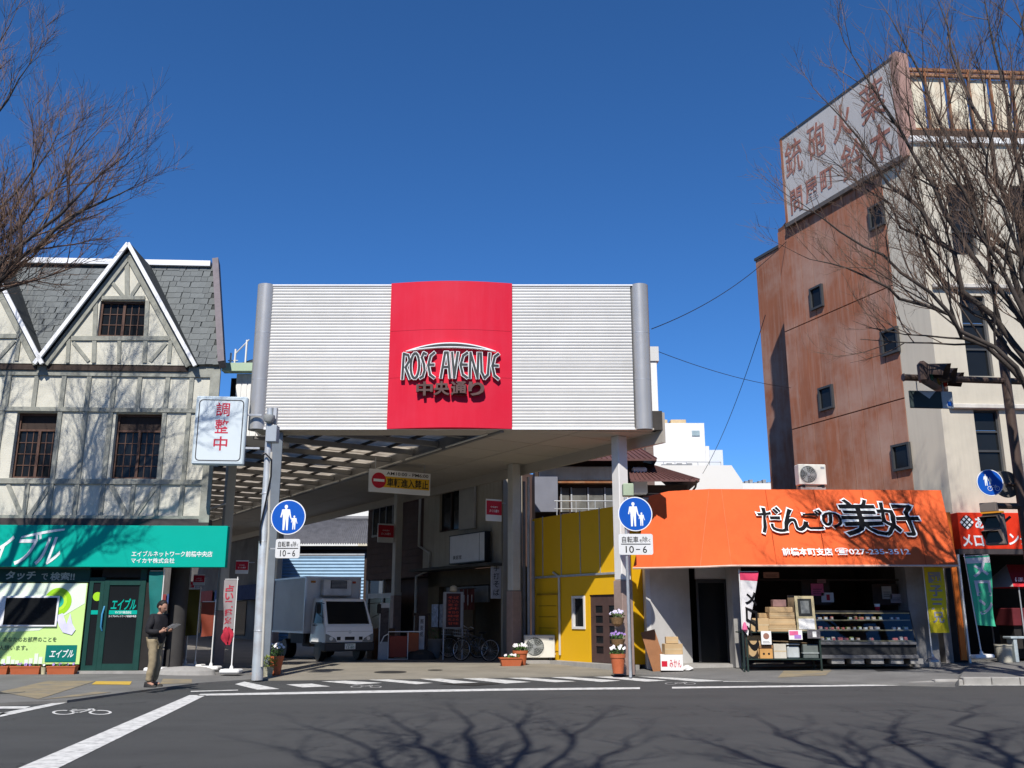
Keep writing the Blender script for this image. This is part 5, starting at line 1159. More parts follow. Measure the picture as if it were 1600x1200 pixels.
flat('pink_flyer', 'pink and violet flyer hanging in the middle of the rack edge', 'notice', 1233, 1253, 984.5, 999.5, YK-.16, M_paper, lambda t, w_, h: (BX(-w_*.45, w_*.2, -.007, -.005, h*.45, h*.9).build('pink_field', M_pink, t), BX(-w_*.1, w_*.4, -.009, -.0075, h*.12, h*.5).build('violet_field', M_purp, t)))
flat('photo_flyer', 'dark photo flyer hanging at the right end of the rack', 'notice', 1262, 1281, 984, 997.5, YK-.16, mat('dark_photo_print', (.12, .11, .12), .5, .5, 12), lambda t, w_, h: BX(-w_*.1, w_*.2, -.007, -.005, h*.15, h*.8).build('pale_figure', M_paper, t))
t = flat('menu_stand', 'framed menu stand leaning on the rack beside the carton stack', 'menu stand', 1246, 1272, 931, 986, YK+.12, mat('pale_wood', (.42, .36, .22), .6, .1), lambda t, w_, h: (BX(-w_*.36, w_*.36, -.010, -.005, h*.42, h*.92).build('dark_board', mat('chalkboard', (.02, .022, .022), .6), t), BX(-w_*.22, w_*.22, -.013, -.011, h*.5, h*.86).build('grey_photo', mat('grey_photo', (.14, .15, .15), .5, .3, 15), t), BX(-w_*.4, w_*.42, -.010, -.005, h*.05, h*.35).build('white_sheet', M_paper, t)), tilt=-.08)
bxp('dim_board', 'brown panel behind the framed menu stand', 'board', 1234, 1247, 930, 986, YK+.32, .05, mat('brown_panel', (.14, .1, .06), .7))
for nm, lb, a, b, c, d, mm in (('pink_notice', 'pink notice on the dark shop wall, higher and left of the other', 1268, 1286, 912, 931, M_pink), ('photo_notice', 'white notice with a red figure inside the dumpling shop', 1284, 1302, 926, 941, M_paper), ('orange_strip', 'salmon coloured strip notice near the shop ceiling by the melon flag', 1193, 1217, 894, 903, mat('salmon_print', (.48, .26, .18), .6)), ('tall_notice', 'tall pale notice on the right inner wall of the dumpling shop', 1379, 1392, 916, 936, mat('pale_print', (.4, .4, .36), .6)), ('grey_notice', 'lilac-grey notice above the right end of the display case', 1392, 1410, 928, 942, mat('lilac_grey_print', (.40, .38, .42), .6)), ('small_notice', 'tiny pink strip notice high on the shop wall', 1277, 1290, 905, 911, mat('dull_pink', (.3, .16, .16), .6))):
    flat(nm, lb, 'notice', a, b, c, d, YF+.25, mm, (lambda t, w_, h: BX(-.03, .06, -.008, -.005, h*.2, h*.8).build('red_figure', M_red, t)) if nm == 'photo_notice' else (lambda t, w_, h: lines(t, w_, h, n=3)))
BXr = thing('notice_rail', 'dark rail carrying the notices across the shop opening', 'rail'); BX(fx_(1160), fx_(1416), YF+.27, YF+.31, at(1280, 905, YF).z-.03, at(1280, 905, YF).z+.01).build('rail', M_dkbrown, BXr); BX(fx_(1260), fx_(1305), YF+.262, YF+.30, at(1280, 945, YF).z, at(1280, 906, YF).z-.03).build('panel', M_dkbrown, BXr); BX(fx_(1372), fx_(1412), YF+.262, YF+.30, at(1280, 945, YF).z, at(1280, 912, YF).z).build('panel', M_dkbrown, BXr)
# display case
YD = 24.45
DC = thing('display_case', 'long black glass-fronted display case full of packed sweets', 'display case')
x0, x1 = at(1279, 1000, YD).x, at(1432, 1000, YD).x; zq0, zq1 = at(1350, 1029, YD).z, at(1350, 954, YD+.35).z
zbs = at(1350, 1003, YD).z
M_case = mat('case_black', (.03, .031, .033), .6, .1, spec=.08); M_glass = glass('case_glass', (.85, .9, .92), .9)
BX(x0, x1, YD-.02, YD+.8, zbs-.07, zbs, b=.008).build('sill', mat('case_grey', (.12, .12, .125), .4), DC); BX(x0, x1, YD+.05, YD+.8, zq0+.1, zbs-.072).build('base', M_case, DC); BX(x0, x1, YD-.03, YD+.8, zq0, zq0+.09, b=.006).build('plinth', mat('case_grey', (.12, .12, .125), .4), DC)
BX(x0, x1, YD+.74, YD+.8, zbs, zq1).build('back', M_case, DC); BX(x0, x1, YD+.22, YD+.8, zq1-.05, zq1, b=.006).build('top', M_case, DC)
for x in (x0, x1-.03): MB().prism([(x, YD+.01, zbs), (x, YD+.74, zbs), (x, YD+.74, zq1-.05), (x, YD+.22, zq1-.05)], (.03, 0, 0)).build('end_panel', M_case, DC)
MB().quad((x0+.03, YD+.012, zbs+.002), (x1-.03, YD+.012, zbs+.002), (x1-.03, YD+.215, zq1-.052), (x0+.03, YD+.215, zq1-.052)).build('glass_front', M_glass, DC)
BX(x0+.03, x1-.03, YD+.2, YD+.23, zq1-.08, zq1-.052).build('front_rail', mat('brass_rail', (.32, .27, .16), .4, metal=.5), DC)
ORD = 'first second third fourth fifth sixth seventh eighth ninth tenth eleventh twelfth thirteenth fourteenth fifteenth sixteenth seventeenth eighteenth nineteenth twentieth'.split()
rgs = random.Random(11); shelves = []
M_food = [mat('food%d' % i, c, .5, .25, 20) for i, c in enumerate(((.62, .5, .42), (.55, .16, .14), (.30, .15, .06), (.6, .56, .5), (.42, .28, .12), (.25, .28, .1)))]
for k, f in enumerate((.02, .36, .68)):
    z = zbs+(zq1-zbs)*f+.01; yf = YD+.04+.2*f; BX(x0+.03, x1-.03, yf+.03, YD+.74, z-.014, z).build('shelf', mat('case_shelf', (.30, .31, .30), .4), DC); BX(x0+.03, x1-.03, yf+.02, yf+.03, z-.02, z+.012).build('shelf_edge', mat('brass_rail', (.32, .27, .16), .4), DC)
    x = x0+.08; idx = 0
    while x < x1-.2:
        w_ = rgs.uniform(.09, .15)
        if rgs.random() < .72:
            t = thing('sweets_pack', ORD[idx]+' pack of sweets from the left on the '+('bottom', 'middle', 'top')[k]+' shelf of the display case', 'food pack', (x+w_/2, yf+.11, z), 0, 'packs of sweets in the display case'); idx += 1
            BX(-w_/2, w_/2, -.055, .055, 0, .018, b=.004).build('tray', M_food[3], t); BX(-w_/2+.01, w_/2-.01, -.045, .045, .018, rgs.uniform(.06, .10), b=.012).build('sweets', rgs.choice(M_food[:3]+M_food[4:]), t)
            BX(-w_*.3, w_*.3, -.059, -.0555, .015, .07).build('price_tag', rgs.choice((M_paper, M_food[0], M_food[1])), t)
        x += w_+rgs.uniform(.015, .05)
for k in range(5): BX(x0+.3+k*.5, x0+.62+k*.5, YD+.03, YD+.4, zq0-.13, zq0-.001).build('concrete_block', M_conc, DC)
p = at(1369.5, 948, YD+.6); t = thing('paper_cup', 'white and red paper cup standing on the display case', 'cup', (p.x, YD+.55, zq1)); MB().lathe([(.05, 0), (.065, .1)], n=16).build('cup', M_red, t, True); MB().lathe([(.065, .1), (.075, .17), (.07, .17), (.06, .1)], n=16).build('rim', M_paper, t, True)
# leaning board and boxes left of the shop door
p = at(1033, 1042, YF-.6); zz = ZR(p.x, YF-.6)-.006; t = thing('leaning_board', 'brown plywood board leaning on the wall left of the shop door', 'board', (p.x-.02, YF-.45, zz)); t.rotation_euler = (R(-12), R(-13), R(12)); BX(-.17, .22, 0, .02, 0, 1.05).build('board', mat('brown_ply', (.26, .12, .055), .7, .15, 3), t)
zz2 = ZR(5, YF-.7)-.006
def redtx(t, w_, h, d): text('みかん', t, M_red, -w_*.1, w_*.42, h*.2, h*.7, -d/2-.002, .002, .01); BX(-w_*.45, -w_*.2, -d/2-.003, -d/2-.001, h*.25, h*.6).build('red_mark', M_red, t)
t = bxp('white_fruit_box', 'white fruit box with red print at the foot of the box stack', 'box', 1034, 1068, 1023, 1043, YF-.85, .38, M_paper, zbase=zz2, rot=-.12, inner=redtx)
bxp('carton', 'open kraft carton in the middle of the stack by the shop wall', 'carton', 1038, 1066, 1006, 1022.5, YF-.8, .3, M_card, 'box stack left of the shop door', rot=.1, inner=tape)
bxp('carton', 'small kraft carton on top of the stack by the shop wall', 'carton', 1041, 1060, 995, 1005.5, YF-.78, .24, M_card, 'box stack left of the shop door', rot=-.05, inner=tape)
p = at(1073, 1036, YF-.6); t = thing('crumpled_bag', 'crumpled white plastic bag beside the white fruit box', 'bag', (p.x, YF-.65, zz2)); m = MB(); m.lathe([(.02, .0), (.13, .01), (.15, .05), (.10, .1), (.03, .13)], n=9); m.v = [(x*random.uniform(.75, 1.2), y*random.uniform(.75, 1.2), z) for x, y, z in m.v]; m.build('bag', M_paper, t)
# banners: pole, arm, waving cloth, weight
def nobori(label, px, pyb, Y, h, wd, col, left=False, zc0=None, words=None, wcol=None, base=True, wave=.05, tip=None, tipcol=None, furl=0.0, topy=0.0, lean=0.0, zg0=None):
    p = at(px, pyb, Y); z0 = p.z if zg0 is None else zg0
    t = thing('banner_flag', label, 'banner', (p.x, Y, z0), 0, 'shop banners on poles'); t.rotation_euler = (0, lean, 0)
    MB().tube([(0, 0, .02), (0, 0, h+.06)], [.017, .012], 7).build('pole', M_white, t, True); sg = -1 if left else 1
    MB().tube([(-.03*sg, 0, h), (sg*wd, 0, h)], .008, 5).build('arm', M_white, t)
    zb_c = zc0 or .5
    def cl(u, v):
        z = h-.02-(h-.02-zb_c)*v; ww = wd*(1-furl*v); x = sg*(.012+ww*u); y = wave*math.sin(u*3.3+v*6)*u*(.3+v)-.02; return (x, y, z-(.12*u*v*furl*2))
    m = MB(); m.grid(cl, 10, 26); mc = mat('cloth_%s' % label[:22].replace(' ', '_'), col, .75, .1, 4); m.build('cloth', mc, t, True, 80)
    if tip:
        m = MB(); m.grid(lambda u, v: Vector(cl(u, tip[0]+(tip[1]-tip[0])*v))+Vector((0, -.003, 0)), 10, 8); m.build('coloured_band', mat('band_%s' % label[:18].replace(' ', '_'), tipcol, .75, .1, 4), t, True, 80)
    if words:
        n_ = len(words); hh = (h-zb_c)*.8/n_
        for i, ch in enumerate(words):
            za = h-.12-(h-zb_c)*topy-hh*(i+1)
            def wf(x, y, z):
                v = (h-.02-z)/(h-.02-zb_c); u = abs(x)/max(.05, wd*(1-furl*v)); q = cl(min(1, u), min(1, max(0, v))); return (x, q[1]-.006+y, q[2] if False else z-(.12*u*v*furl*2))
            text(ch, t, wcol or M_letter, sg*.012+(wd*.18*sg if not left else -wd*.82), sg*.012+(wd*.82*sg if not left else -wd*.18), za+hh*.08, za+hh*.92, 0, .002, .03, warp=wf)
    if base:
        m = MB(); m.box(-.24, .24, -.2, .2, 0, .1, b=.03); m.build('weight', M_white, t); MB().lathe([(.05, .1), (.03, .18)], n=10).build('socket', M_white, t)
    return t
zgr = lambda X, Y: ZR(X, Y)-.006
q = at(1160, 985, 24.2); t = nobori('white pointed melon banner with pink ends at the left of the rack', 1160, 985, 24.15, at(1160, 893, 24.15).z-at(1160, 985, 24.15).z, .48, (.66, .64, .63), words='メロン', wcol=M_ink, base=False, wave=.03, furl=.75, zc0=.05, topy=.22, tip=(.0, .14), tipcol=(.62, .05, .12))
MB().tube([(0, 0, -1.02+.0), (0, 0, .03)], .02, 6).build('lower_pole', M_rack, t)
m = MB(); m.lathe([(.0, -.04), (.07, .02), (.06, .1), (.02, .2)], (.06, -.02, 0), 8); m.build('pink_tail', M_pink, t)
M_olive = (.50, .42, .03)
q = gnd(1457, 1030, .2); t = nobori('yellow banner hanging beside the concrete pier of the dumpling shop', 1457.5, 1034, 24.9, at(1457, 885, 24.9).z-at(1457, 1034, 24.9).z, .5, (.62, .50, .02), words='団子三兄', wcol=mat('grey_ink', (.28, .28, .3), .6), base=False, zc0=.72, wave=.04); MB().lathe([(.16, 0), (.15, .05), (.05, .12), (.03, .2)], n=14).build('weight', M_steel, t, True)
pg = at(1535, 1031, 24.6); nobori('green melon banner on a leaning white pole under the vermilion sign', 1535, 1029, 24.4, at(1535, 869, 24.4).z-at(1535, 1029, 24.4).z, .62, (.05, .42, .24), words='メロン', wcol=mat('pale_mauve', (.5, .5, .55), .6), zc0=.82, wave=.07, furl=.25, lean=R(-3.5), tip=(.02, .10), tipcol=(.62, .58, .58))
# ------------------------------------------------------------------ houses behind the yellow shop, far blocks
M_rroof = mat('red_brown_sheet_roof', (.115, .055, .05), .55, .15, 2, dirt=(.07, .04, .035), damt=.5)
OH = thing('old_wooden_house', 'old dark wooden house with red-brown sheet roofs behind the yellow shop', 'house')
Yo = 31.0
def ox(px, py=740, Y=Yo): return at(px, py, Y).x
def oz(px, py, Y=Yo): return at(px, py, Y).z
def hip(name, e0, e1, r0, r1, nrib=18, thick=.06):
    """sheet roof between an eave edge e0-e1 and an upper edge r0-r1, with raised seams"""
    e0, e1, r0, r1 = map(Vector, (e0, e1, r0, r1)); m = MB(); m.prism([e0, e1, r1, r0], (0, 0, -thick)); o = m.build(name, M_rroof, OH)
    m = MB()
    for k in range(nrib+1):
        u = k/nrib; m.bar(e0.lerp(e1, u)+Vector((0, 0, .015)), r0.lerp(r1, u)+Vector((0, 0, .015)), .035, .04, (0, 0, 1))
    m.build('roof_seams', M_rroof, o)
u0, u1 = at(838, 722, Yo-.9), at(1026, 717, Yo-.9)
uz = u1.z; hip('upper_roof', (u0.x, Yo-.9, uz), (u1.x, Yo-.9, uz), (ox(850, 680), Yo+2.2, uz+1.25), (ox(975, 680, Yo+2.2), Yo+2.2, uz+1.25), 22)
hip('upper_hip', (u1.x, Yo-.9, uz), (u1.x+.3, Yo+4, uz), (ox(975, 680, Yo+2.2), Yo+2.19, uz+1.25), (ox(975, 680, Yo+2.2), Yo+2.21, uz+1.25), 8)
l0, l1 = at(985, 749, Yo-1.2), at(1093, 749.5, Yo-1.2); lz = l1.z
hip('lower_roof', (l0.x, Yo-1.2, lz), (l1.x, Yo-1.2, lz), (ox(985, 725), Yo+.4, lz+.78), (ox(1012, 726), Yo+.4, lz+.78), 14)
hip('lower_hip', (l1.x, Yo-1.2, lz), (l1.x+.1, Yo+3, lz), (ox(1012, 726), Yo+.39, lz+.78), (ox(1012, 726), Yo+.8, lz+.78), 8)
BX(ox(836), ox(1006), Yo, Yo+5, 0, uz+.1).build('wall', M_dkbrown, OH); BX(ox(1000), ox(1070), Yo-.3, Yo+4, 0, lz-.05).build('annex_wall', M_dkbrown, OH)
for k in range(4): BX(ox(1010), ox(1068), Yo-.34, Yo-.301, lz-.35-k*.2, lz-.32-k*.2).build('wall_batten', mat('grey_batten', (.2, .18, .17), .7), OH)
BX(ox(842), ox(968), Yo-.35, Yo-.02, oz(900, 753), oz(900, 731), b=.03).build('pale_fascia', mat('aged_white_fascia', (.56, .54, .49), .7, .06, 1, dirt=(.36, .28, .2), damt=.5, streak=.4), OH)
BX(ox(842), ox(968), Yo-.36, Yo-.02, oz(900, 757), oz(900, 753.6)).build('rusty_edge', M_rust, OH)
BX(ox(835), ox(870), Yo-.5, Yo-.1, oz(850, 802), oz(850, 748)).build('grey_panel', mat('blue_grey_panel', (.17, .18, .22), .7, .08), OH)
for a, b in ((876, 890), (892, 917), (918, 943), (944, 962)):
    w_ = bpy.data.objects.new('window', None); COL.objects.link(w_); w_.parent = OH; BX(ox(a)+.03, ox(b)-.03, Yo-.03, Yo-.012, oz(900, 800), oz(900, 763)).build('pane', mat('curtained_glass', (.15, .15, .14), .15, .4, 2), w_); BX(ox(a)-.02, ox(a)+.029, Yo-.06, Yo-.005, oz(900, 800), oz(900, 762)).build('frame', M_steel, w_)
m = MB(); zr1 = oz(900, 783, Yo-.9)
for k in range(5): m.tube([(ox(870, 780, Yo-.9)+k*.62, Yo-.9, oz(900, 805, Yo-.9)), (ox(870, 780, Yo-.9)+k*.62, Yo-.9, zr1)], .018, 5)
m.tube([(ox(866, 780, Yo-.9), Yo-.9, zr1), (ox(966, 780, Yo-.9), Yo-.9, zr1)], .02, 5); m.tube([(ox(866, 780, Yo-.9), Yo-.9, zr1-.25), (ox(966, 780, Yo-.9), Yo-.9, zr1-.25)], .014, 5); m.build('balcony_rail', M_steel, OH)
BX(ox(985), ox(1008), Yo-.5, Yo-.1, oz(1000, 775), oz(1000, 733), b=.05).build('white_tank', M_white, OH)
m = MB(); m.tube([(l1.x-.1, Yo-1.22, lz-.03), (l1.x-.12, Yo-1.1, lz-.22), (ox(1070)+.02, Yo-.35, lz-.45)], .035, 6); m.build('downpipe', M_dkbrown, OH)
BTw = thing('brick_tiled_tower', 'narrow brown tiled tower block behind the old wooden house', 'building'); Yk = 44
m = MB(); m.box(at(965, 700, Yk).x, at(1021, 700, Yk).x, Yk, Yk+4, 0, at(1000, 655, Yk).z); m.build('wall', mat('brown_tile', (.17, .115, .095), .7, .15, 6, bump=.3, bscale=8), BTw); m = MB()
for k in range(40):
    z = at(1000, 740, Yk).z+k*.09; m.box(at(965, 700, Yk).x, at(1021, 700, Yk).x, Yk-.006, Yk-.001, z, z+.012)
m.build('tile_joints', mat('tile_joint', (.3, .26, .23), .8), BTw); BX(at(1006.5, 700, Yk).x, at(1008.5, 700, Yk).x, Yk-.05, Yk-.007, 0, at(1000, 655, Yk).z).build('downpipe', M_wfr, BTw)
M_far = mat('far_white_wall', (.70, .69, .66), .8, .04, .6, dirt=(.58, .56, .52), damt=.3)
Yw = 62
def far(name, label, parts):
    t = thing(name, label, 'building')
    for nm, a, b, c, Y, mm in parts: BX(at(a, 740, Y).x, at(b, 740, Y).x, Y, Y+6, 0, at((a+b)/2, c, Y).z).build(nm, mm, t)
    return t
t = far('white_block', 'large white block stepping down behind the orange awning', (('main_wall', 985, 1104, 661, Yw, M_far), ('step_wall', 1104.2, 1110, 697, Yw, M_far), ('side_wall', 1110.2, 1131, 703, Yw, mat('far_blueish_wall', (.6, .63, .66), .8, .04))))
BX(at(1081, 677, Yw).x, at(1093, 677, Yw).x, Yw-.06, Yw-.01, at(1087, 681, Yw).z, at(1087, 673, Yw).z).build('window', mat('pale_far_glass', (.3, .38, .4), .2), t)
for a, b in ((1037, 1051), (1056, 1081)):
    tk = thing('rooftop_water_tank', 'narrow beige water tank half hidden by the silver column' if a == 1037 else 'wide beige panelled water tank on the white block', 'water tank', (at((a+b)/2, 660, Yw).x, Yw+2.5, at(1050, 661, Yw).z), 0, 'water tanks on the white block'); w_ = at(b, 650, Yw).x-at(a, 650, Yw).x
    for k in range(2): BX(-w_/2, w_/2, -.5, .5, .02+k*.33, .33+k*.33, b=.04).build('tank_panel', mat('beige_tank', (.5, .38, .22), .7, .1, 3), tk)
    BX(-w_/2+.05, w_/2-.05, -.45, .45, -.02, .02).build('base', M_steel, tk)
t = thing('white_low_hall', 'low white sloped-end hall just above the orange awning', 'building'); Yh = 50
m = MB(); zz = [at(1100, y, Yh).z for y in (727, 765)]; m.prism([(at(985, 760, Yh).x, Yh, 0), (at(1165, 760, Yh).x, Yh, 0), (at(1160, 752, Yh).x, Yh, at(1160, 752, Yh).z), (at(1143, 727, Yh).x, Yh, zz[0]), (at(985, 727, Yh).x, Yh, zz[0])], (0, 8, 0)); m.build('wall', M_far, t)
m = MB()
for k in range(6): x = at(1037+k*8, 727, Yh).x; m.box(x, x+.28, Yh+.6, Yh+.9, zz[0], zz[0]+.16+.05*(k % 2))
m.build('rooftop_units', mat('grey_units', (.22, .23, .24), .6), t); m = MB(); m.tube([(at(1020, 720, Yh).x, Yh+.3, zz[0]+.25), (at(1128, 720, Yh).x, Yh+.3, zz[0]+.22)], .02, 4)
for k in range(7): x = at(1020+k*18, 720, Yh).x; m.tube([(x, Yh+.3, zz[0]), (x, Yh+.3, zz[0]+.25)], .015, 4)
m.build('rooftop_rail', M_steel, t)
t = far('white_far_shed', 'long low white building left of the terracotta wall', (('wall', 1150, 1240, 755, 70, M_far),)); m = MB()
for k in range(8): x = at(1160+k*7, 755, 70).x; m.box(x, x+.25, 70.5, 71, at(1190, 755, 70).z, at(1190, 755, 70).z+.15+.1*(k % 3))
m.build('rooftop_units', mat('grey_units', (.22, .23, .24), .6), t)
# white-clad house seen between the half-timbered building and the sign front
t = thing('white_clad_hut', 'white clad roof hut with a pale green gutter between gable building and sign front', 'hut'); Yw2 = 25.2; zh0 = zb+.1
def hx(px, py=600): return at(px, py, Yw2).x
BX(hx(369), hx(430), Yw2, Yw2+2, zh0, at(380, 584, Yw2).z).build('wall', M_white, t)
for k in range(8): BX(hx(369)+.02+k*.16, hx(369)+.15+k*.16, Yw2-.02, Yw2-.002, zh0, at(380, 585, Yw2).z).build('cladding_board', M_white, t)
BX(hx(350), hx(430), Yw2-.3, Yw2, at(380, 583.5, Yw2).z, at(380, 571, Yw2).z).build('gutter', mat('pale_green_gutter', (.40, .52, .38), .5, .08), t)
BX(hx(352), hx(368.8), Yw2+.5, Yw2+2, zh0, at(380, 584, Yw2).z).build('dark_recess', M_dark, t)
m = MB(); zg0 = at(380, 571, Yw2).z; m.add([(hx(362), Yw2, zg0), (hx(440), Yw2, zg0), (hx(440), Yw2+3, zg0+1.6), (hx(395), Yw2+3, zg0+1.3)], [(0, 1, 2, 3)]); m.build('slate_roof', M_slb, t)
m = MB()
for a in (352, 359, 376): m.tube([(hx(a), Yw2+.3, zg0), (hx(a), Yw2+.3, zg0+.45+(a-352)*.016)], .03, 5)
m.tube([(hx(348), Yw2+.3, zg0+.22), (hx(364), Yw2+.3, zg0+.22)], .018, 4); m.tube([(hx(359), Yw2+.3, zg0+.42), (hx(380), Yw2+.3, zg0+.85)], .02, 4); m.build('roof_rail', M_white, t)

# buildings on the near side of the road, behind the viewer (they shade the sky for the shopfronts and fill window reflections)
for x0_, x1_, yb_, h_, c_, lb_ in ((-46, -27, -15, 11.5, (.30, .28, .25), 'beige four-storey block behind the viewer, farthest left'), (-26.5, -11, -14.5, 9.5, (.22, .21, .21), 'grey shop building behind the viewer, left of the sidewalk trees'), (-10.5, 6, -15.5, 12.0, (.34, .32, .28), 'pale office block straight behind the viewer'), (6.5, 24, -14.5, 10.5, (.25, .20, .17), 'brown shop building behind the viewer on the right'), (24.5, 46, -15, 12, (.3, .3, .3), 'light grey block behind the viewer, farthest right')):
    t = thing('roadside_building', lb_, 'building', ((x0_+x1_)/2, yb_, 0), 0, 'buildings on the near side of the road'); w2 = (x1_-x0_)/2
    BX(-w2, w2, -10, 0, 0, h_).build('wall', mat('roadside_wall_%d' % int(x0_+60), c_, .85, .1, 1, dirt=tuple(v*.6 for v in c_), damt=.5, streak=.3), t); BX(-w2-.1, w2+.1, -10.1, .15, h_, h_+.3, b=.03).build('coping', M_conc, t)
    for fl_ in range(int(h_/3)):
        for k in range(int(w2)): xx = -w2+1+k*2; BX(xx-.6, xx+.6, .001, .03, fl_*3+(.4 if fl_ == 0 else 1.0), fl_*3+2.5).build('window', M_dgl, t)
# ------------------------------------------------------------------ silver pole with its light-box sign, boxes and cables
M_pole = mat('weathered_silver_pole', (.50, .55, .58), .45, .1, 2, metal=.35, dirt=(.30, .22, .18), dscale=3, damt=.55, streak=.35)
pp = gnd(402, 1062, .04); PT = thing('silver_pole', 'weathered silver steel pole standing at the left corner of the arcade', 'pole', (pp.x, pp.y, .03))
zp = at(412, 640, pp.y).z
MB().tube([(0, 0, 0), (-.06, 0, 3.1), (-.06, 0, 3.2), (-.10, 0, zp)], [.13, .112, .095, .08], 16).build('shaft', M_pole, PT, True)
m = MB()
for z in (1.1, 2.6, 3.15, 4.3): m.lathe([(.135-.01*z, z-.02), (.14-.01*z, z), (.135-.01*z, z+.02)], (-.02*z, 0, 0), 16)
m.build('strap', M_steel, PT)
BX(-.12, .14, -.2, .1, at(405, 694, pp.y).z, at(405, 668, pp.y).z, b=.012).build('junction_box', mat('grey_box', (.34, .38, .42), .5, .06), PT)
m = MB(); m.tube([(.11, -.1, .3), (.07, -.09, 2.5), (.08, -.1, 3.3), (.03, -.1, 4.4), (.03, -.12, 5.3)], .028, 7); m.build('conduit', M_col, PT, True)
m = MB(); m.tube([(-.1, -.13, 3.1), (-.12, -.14, 3.5), (-.02, -.16, 4.1), (.06, -.15, 4.7), (.05, -.16, 5.1), (-.1, -.17, 5.25), (-.2, -.14, 5.2)], .022, 6); m.build('black_cable', M_black, PT, True)
m = MB(); m.lathe([(.0, .0), (.10, .04), (.14, .12), (.14, .2), (.0, .22)], (-.06, -.2, at(405, 660, pp.y).z-.1), 14); m.build('loudspeaker', mat('grey_speaker', (.30, .31, .30), .5), PT, True)
BX(.0, .08, -.08, .06, at(405, 665, pp.y).z, at(405, 640, pp.y).z).build('bracket', M_steel, PT)
CS = Frame(at(345, 670, 23.1).x, 23.1, 6); t = fthing('adjusting_light_box', 'pale blue-grey light-box sign with three red characters on the silver pole', 'sign', CS)
a0, a1 = CS.xz(303, 670)[0], CS.xz(384, 670)[0]; z0, z1 = CS.xz(343, 726)[1], CS.xz(343, 619)[1]
BX(a0, a1, 0, .2, z0, z1, b=.03).build('box', mat('pale_blue_grey', (.50, .58, .62), .5, .04, 1), t)
BX(a0+.06, a1-.06, -.004, -.001, z0+.07, z1-.07).build('face', mat('pale_face', (.60, .67, .70), .4, .03, 1), t)
m = MB(); r = .1; ring = []
def rr_(x0, x1, z0, z1, r, n=5):
    o = []
    for cx, cz, a in ((x1-r, z1-r, 0), (x0+r, z1-r, 90), (x0+r, z0+r, 180), (x1-r, z0+r, 270)):
        for k in range(n+1): o.append((cx+r*math.cos(R(a+90*k/n)), cz+r*math.sin(R(a+90*k/n))))
    return o
A_, B_ = rr_(a0+.08, a1-.08, z0+.09, z1-.09, .1), rr_(a0+.105, a1-.105, z0+.115, z1-.115, .08); n = len(A_)
for k in range(n): j = (k+1) % n; m.quad((A_[k][0], -.007, A_[k][1]), (A_[j][0], -.007, A_[j][1]), (B_[j][0], -.007, B_[j][1]), (B_[k][0], -.007, B_[k][1]))
m.build('border_line', M_wfr, t)
M_cr = mat('crimson_print', (.50, .03, .06), .5)
for k, ch in enumerate('調整中'):
    zc = z1-.33*(z1-z0)/1.75-(z1-z0)*.25*k; cx = (a0+a1)/2+.04; text(ch, t, M_cr, cx-.17, cx+.17, zc-.17-.02, zc+.17, -.005, .003, .012)
for z in (z0+.45, z1-.45): MB().bar((a1-.01, .1, z), (a1+.36, .1, z), .05, .05, (0, 0, 1)).build('bracket', M_steel, t)
# ------------------------------------------------------------------ round blue pedestrian signs
M_sblue = mat('traffic_blue', (0.008, 0.085, 0.42), 0.35, 0.04, 1); M_plate = mat('sign_back_grey', (.33, .33, .34), .5)
def ped_figure(cx, cz, s, y, par, kid=True):
    def fig(cx, cz, s):
        m = MB(); n = 12
        m.poly([(cx+.065*s*math.cos(2*PI*k/n), y, cz+.40*s+.075*s*math.sin(2*PI*k/n)) for k in range(n)])
        for q in ([(-.15, .30), (.15, .30), (.11, -.02), (-.11, -.02)], [(-.15, .30), (-.10, .25), (-.17, -.02), (-.21, -.0)], [(.15, .30), (.21, .0), (.25, -.08), (.21, -.1), (.16, -.0), (.10, .22)], [(-.11, -.02), (-.0, -.02), (-.03, -.5), (-.10, -.5)], [(.0, -.02), (.11, -.02), (.10, -.5), (.04, -.5)], [(-.04, .3), (.04, .3), (.03, .36), (-.03, .36)]):
            m.poly([(cx+a*s, y-.0008*k_, cz+b*s) for k_, (a, b) in enumerate(q)][:99])
        return m
    fig(cx, cz, s).build('adult_symbol', M_letter, par)
    if kid: fig(cx+.33*s, cz-.2*s, s*.55).build('child_symbol', M_letter, par)
def disc_sign(t, cx, cz, r, y, blue=M_sblue):
    MB().lathe([(0, 0), (r, 0), (r, .015), (0, .015)], (cx, y, cz), 40, 'y', cap=False).build('white_rim', M_letter, t)
    MB().lathe([(0, 0), (r*.945, 0)], (cx, y-.003, cz), 40, 'y', cap=False).build('blue_disc', blue, t)
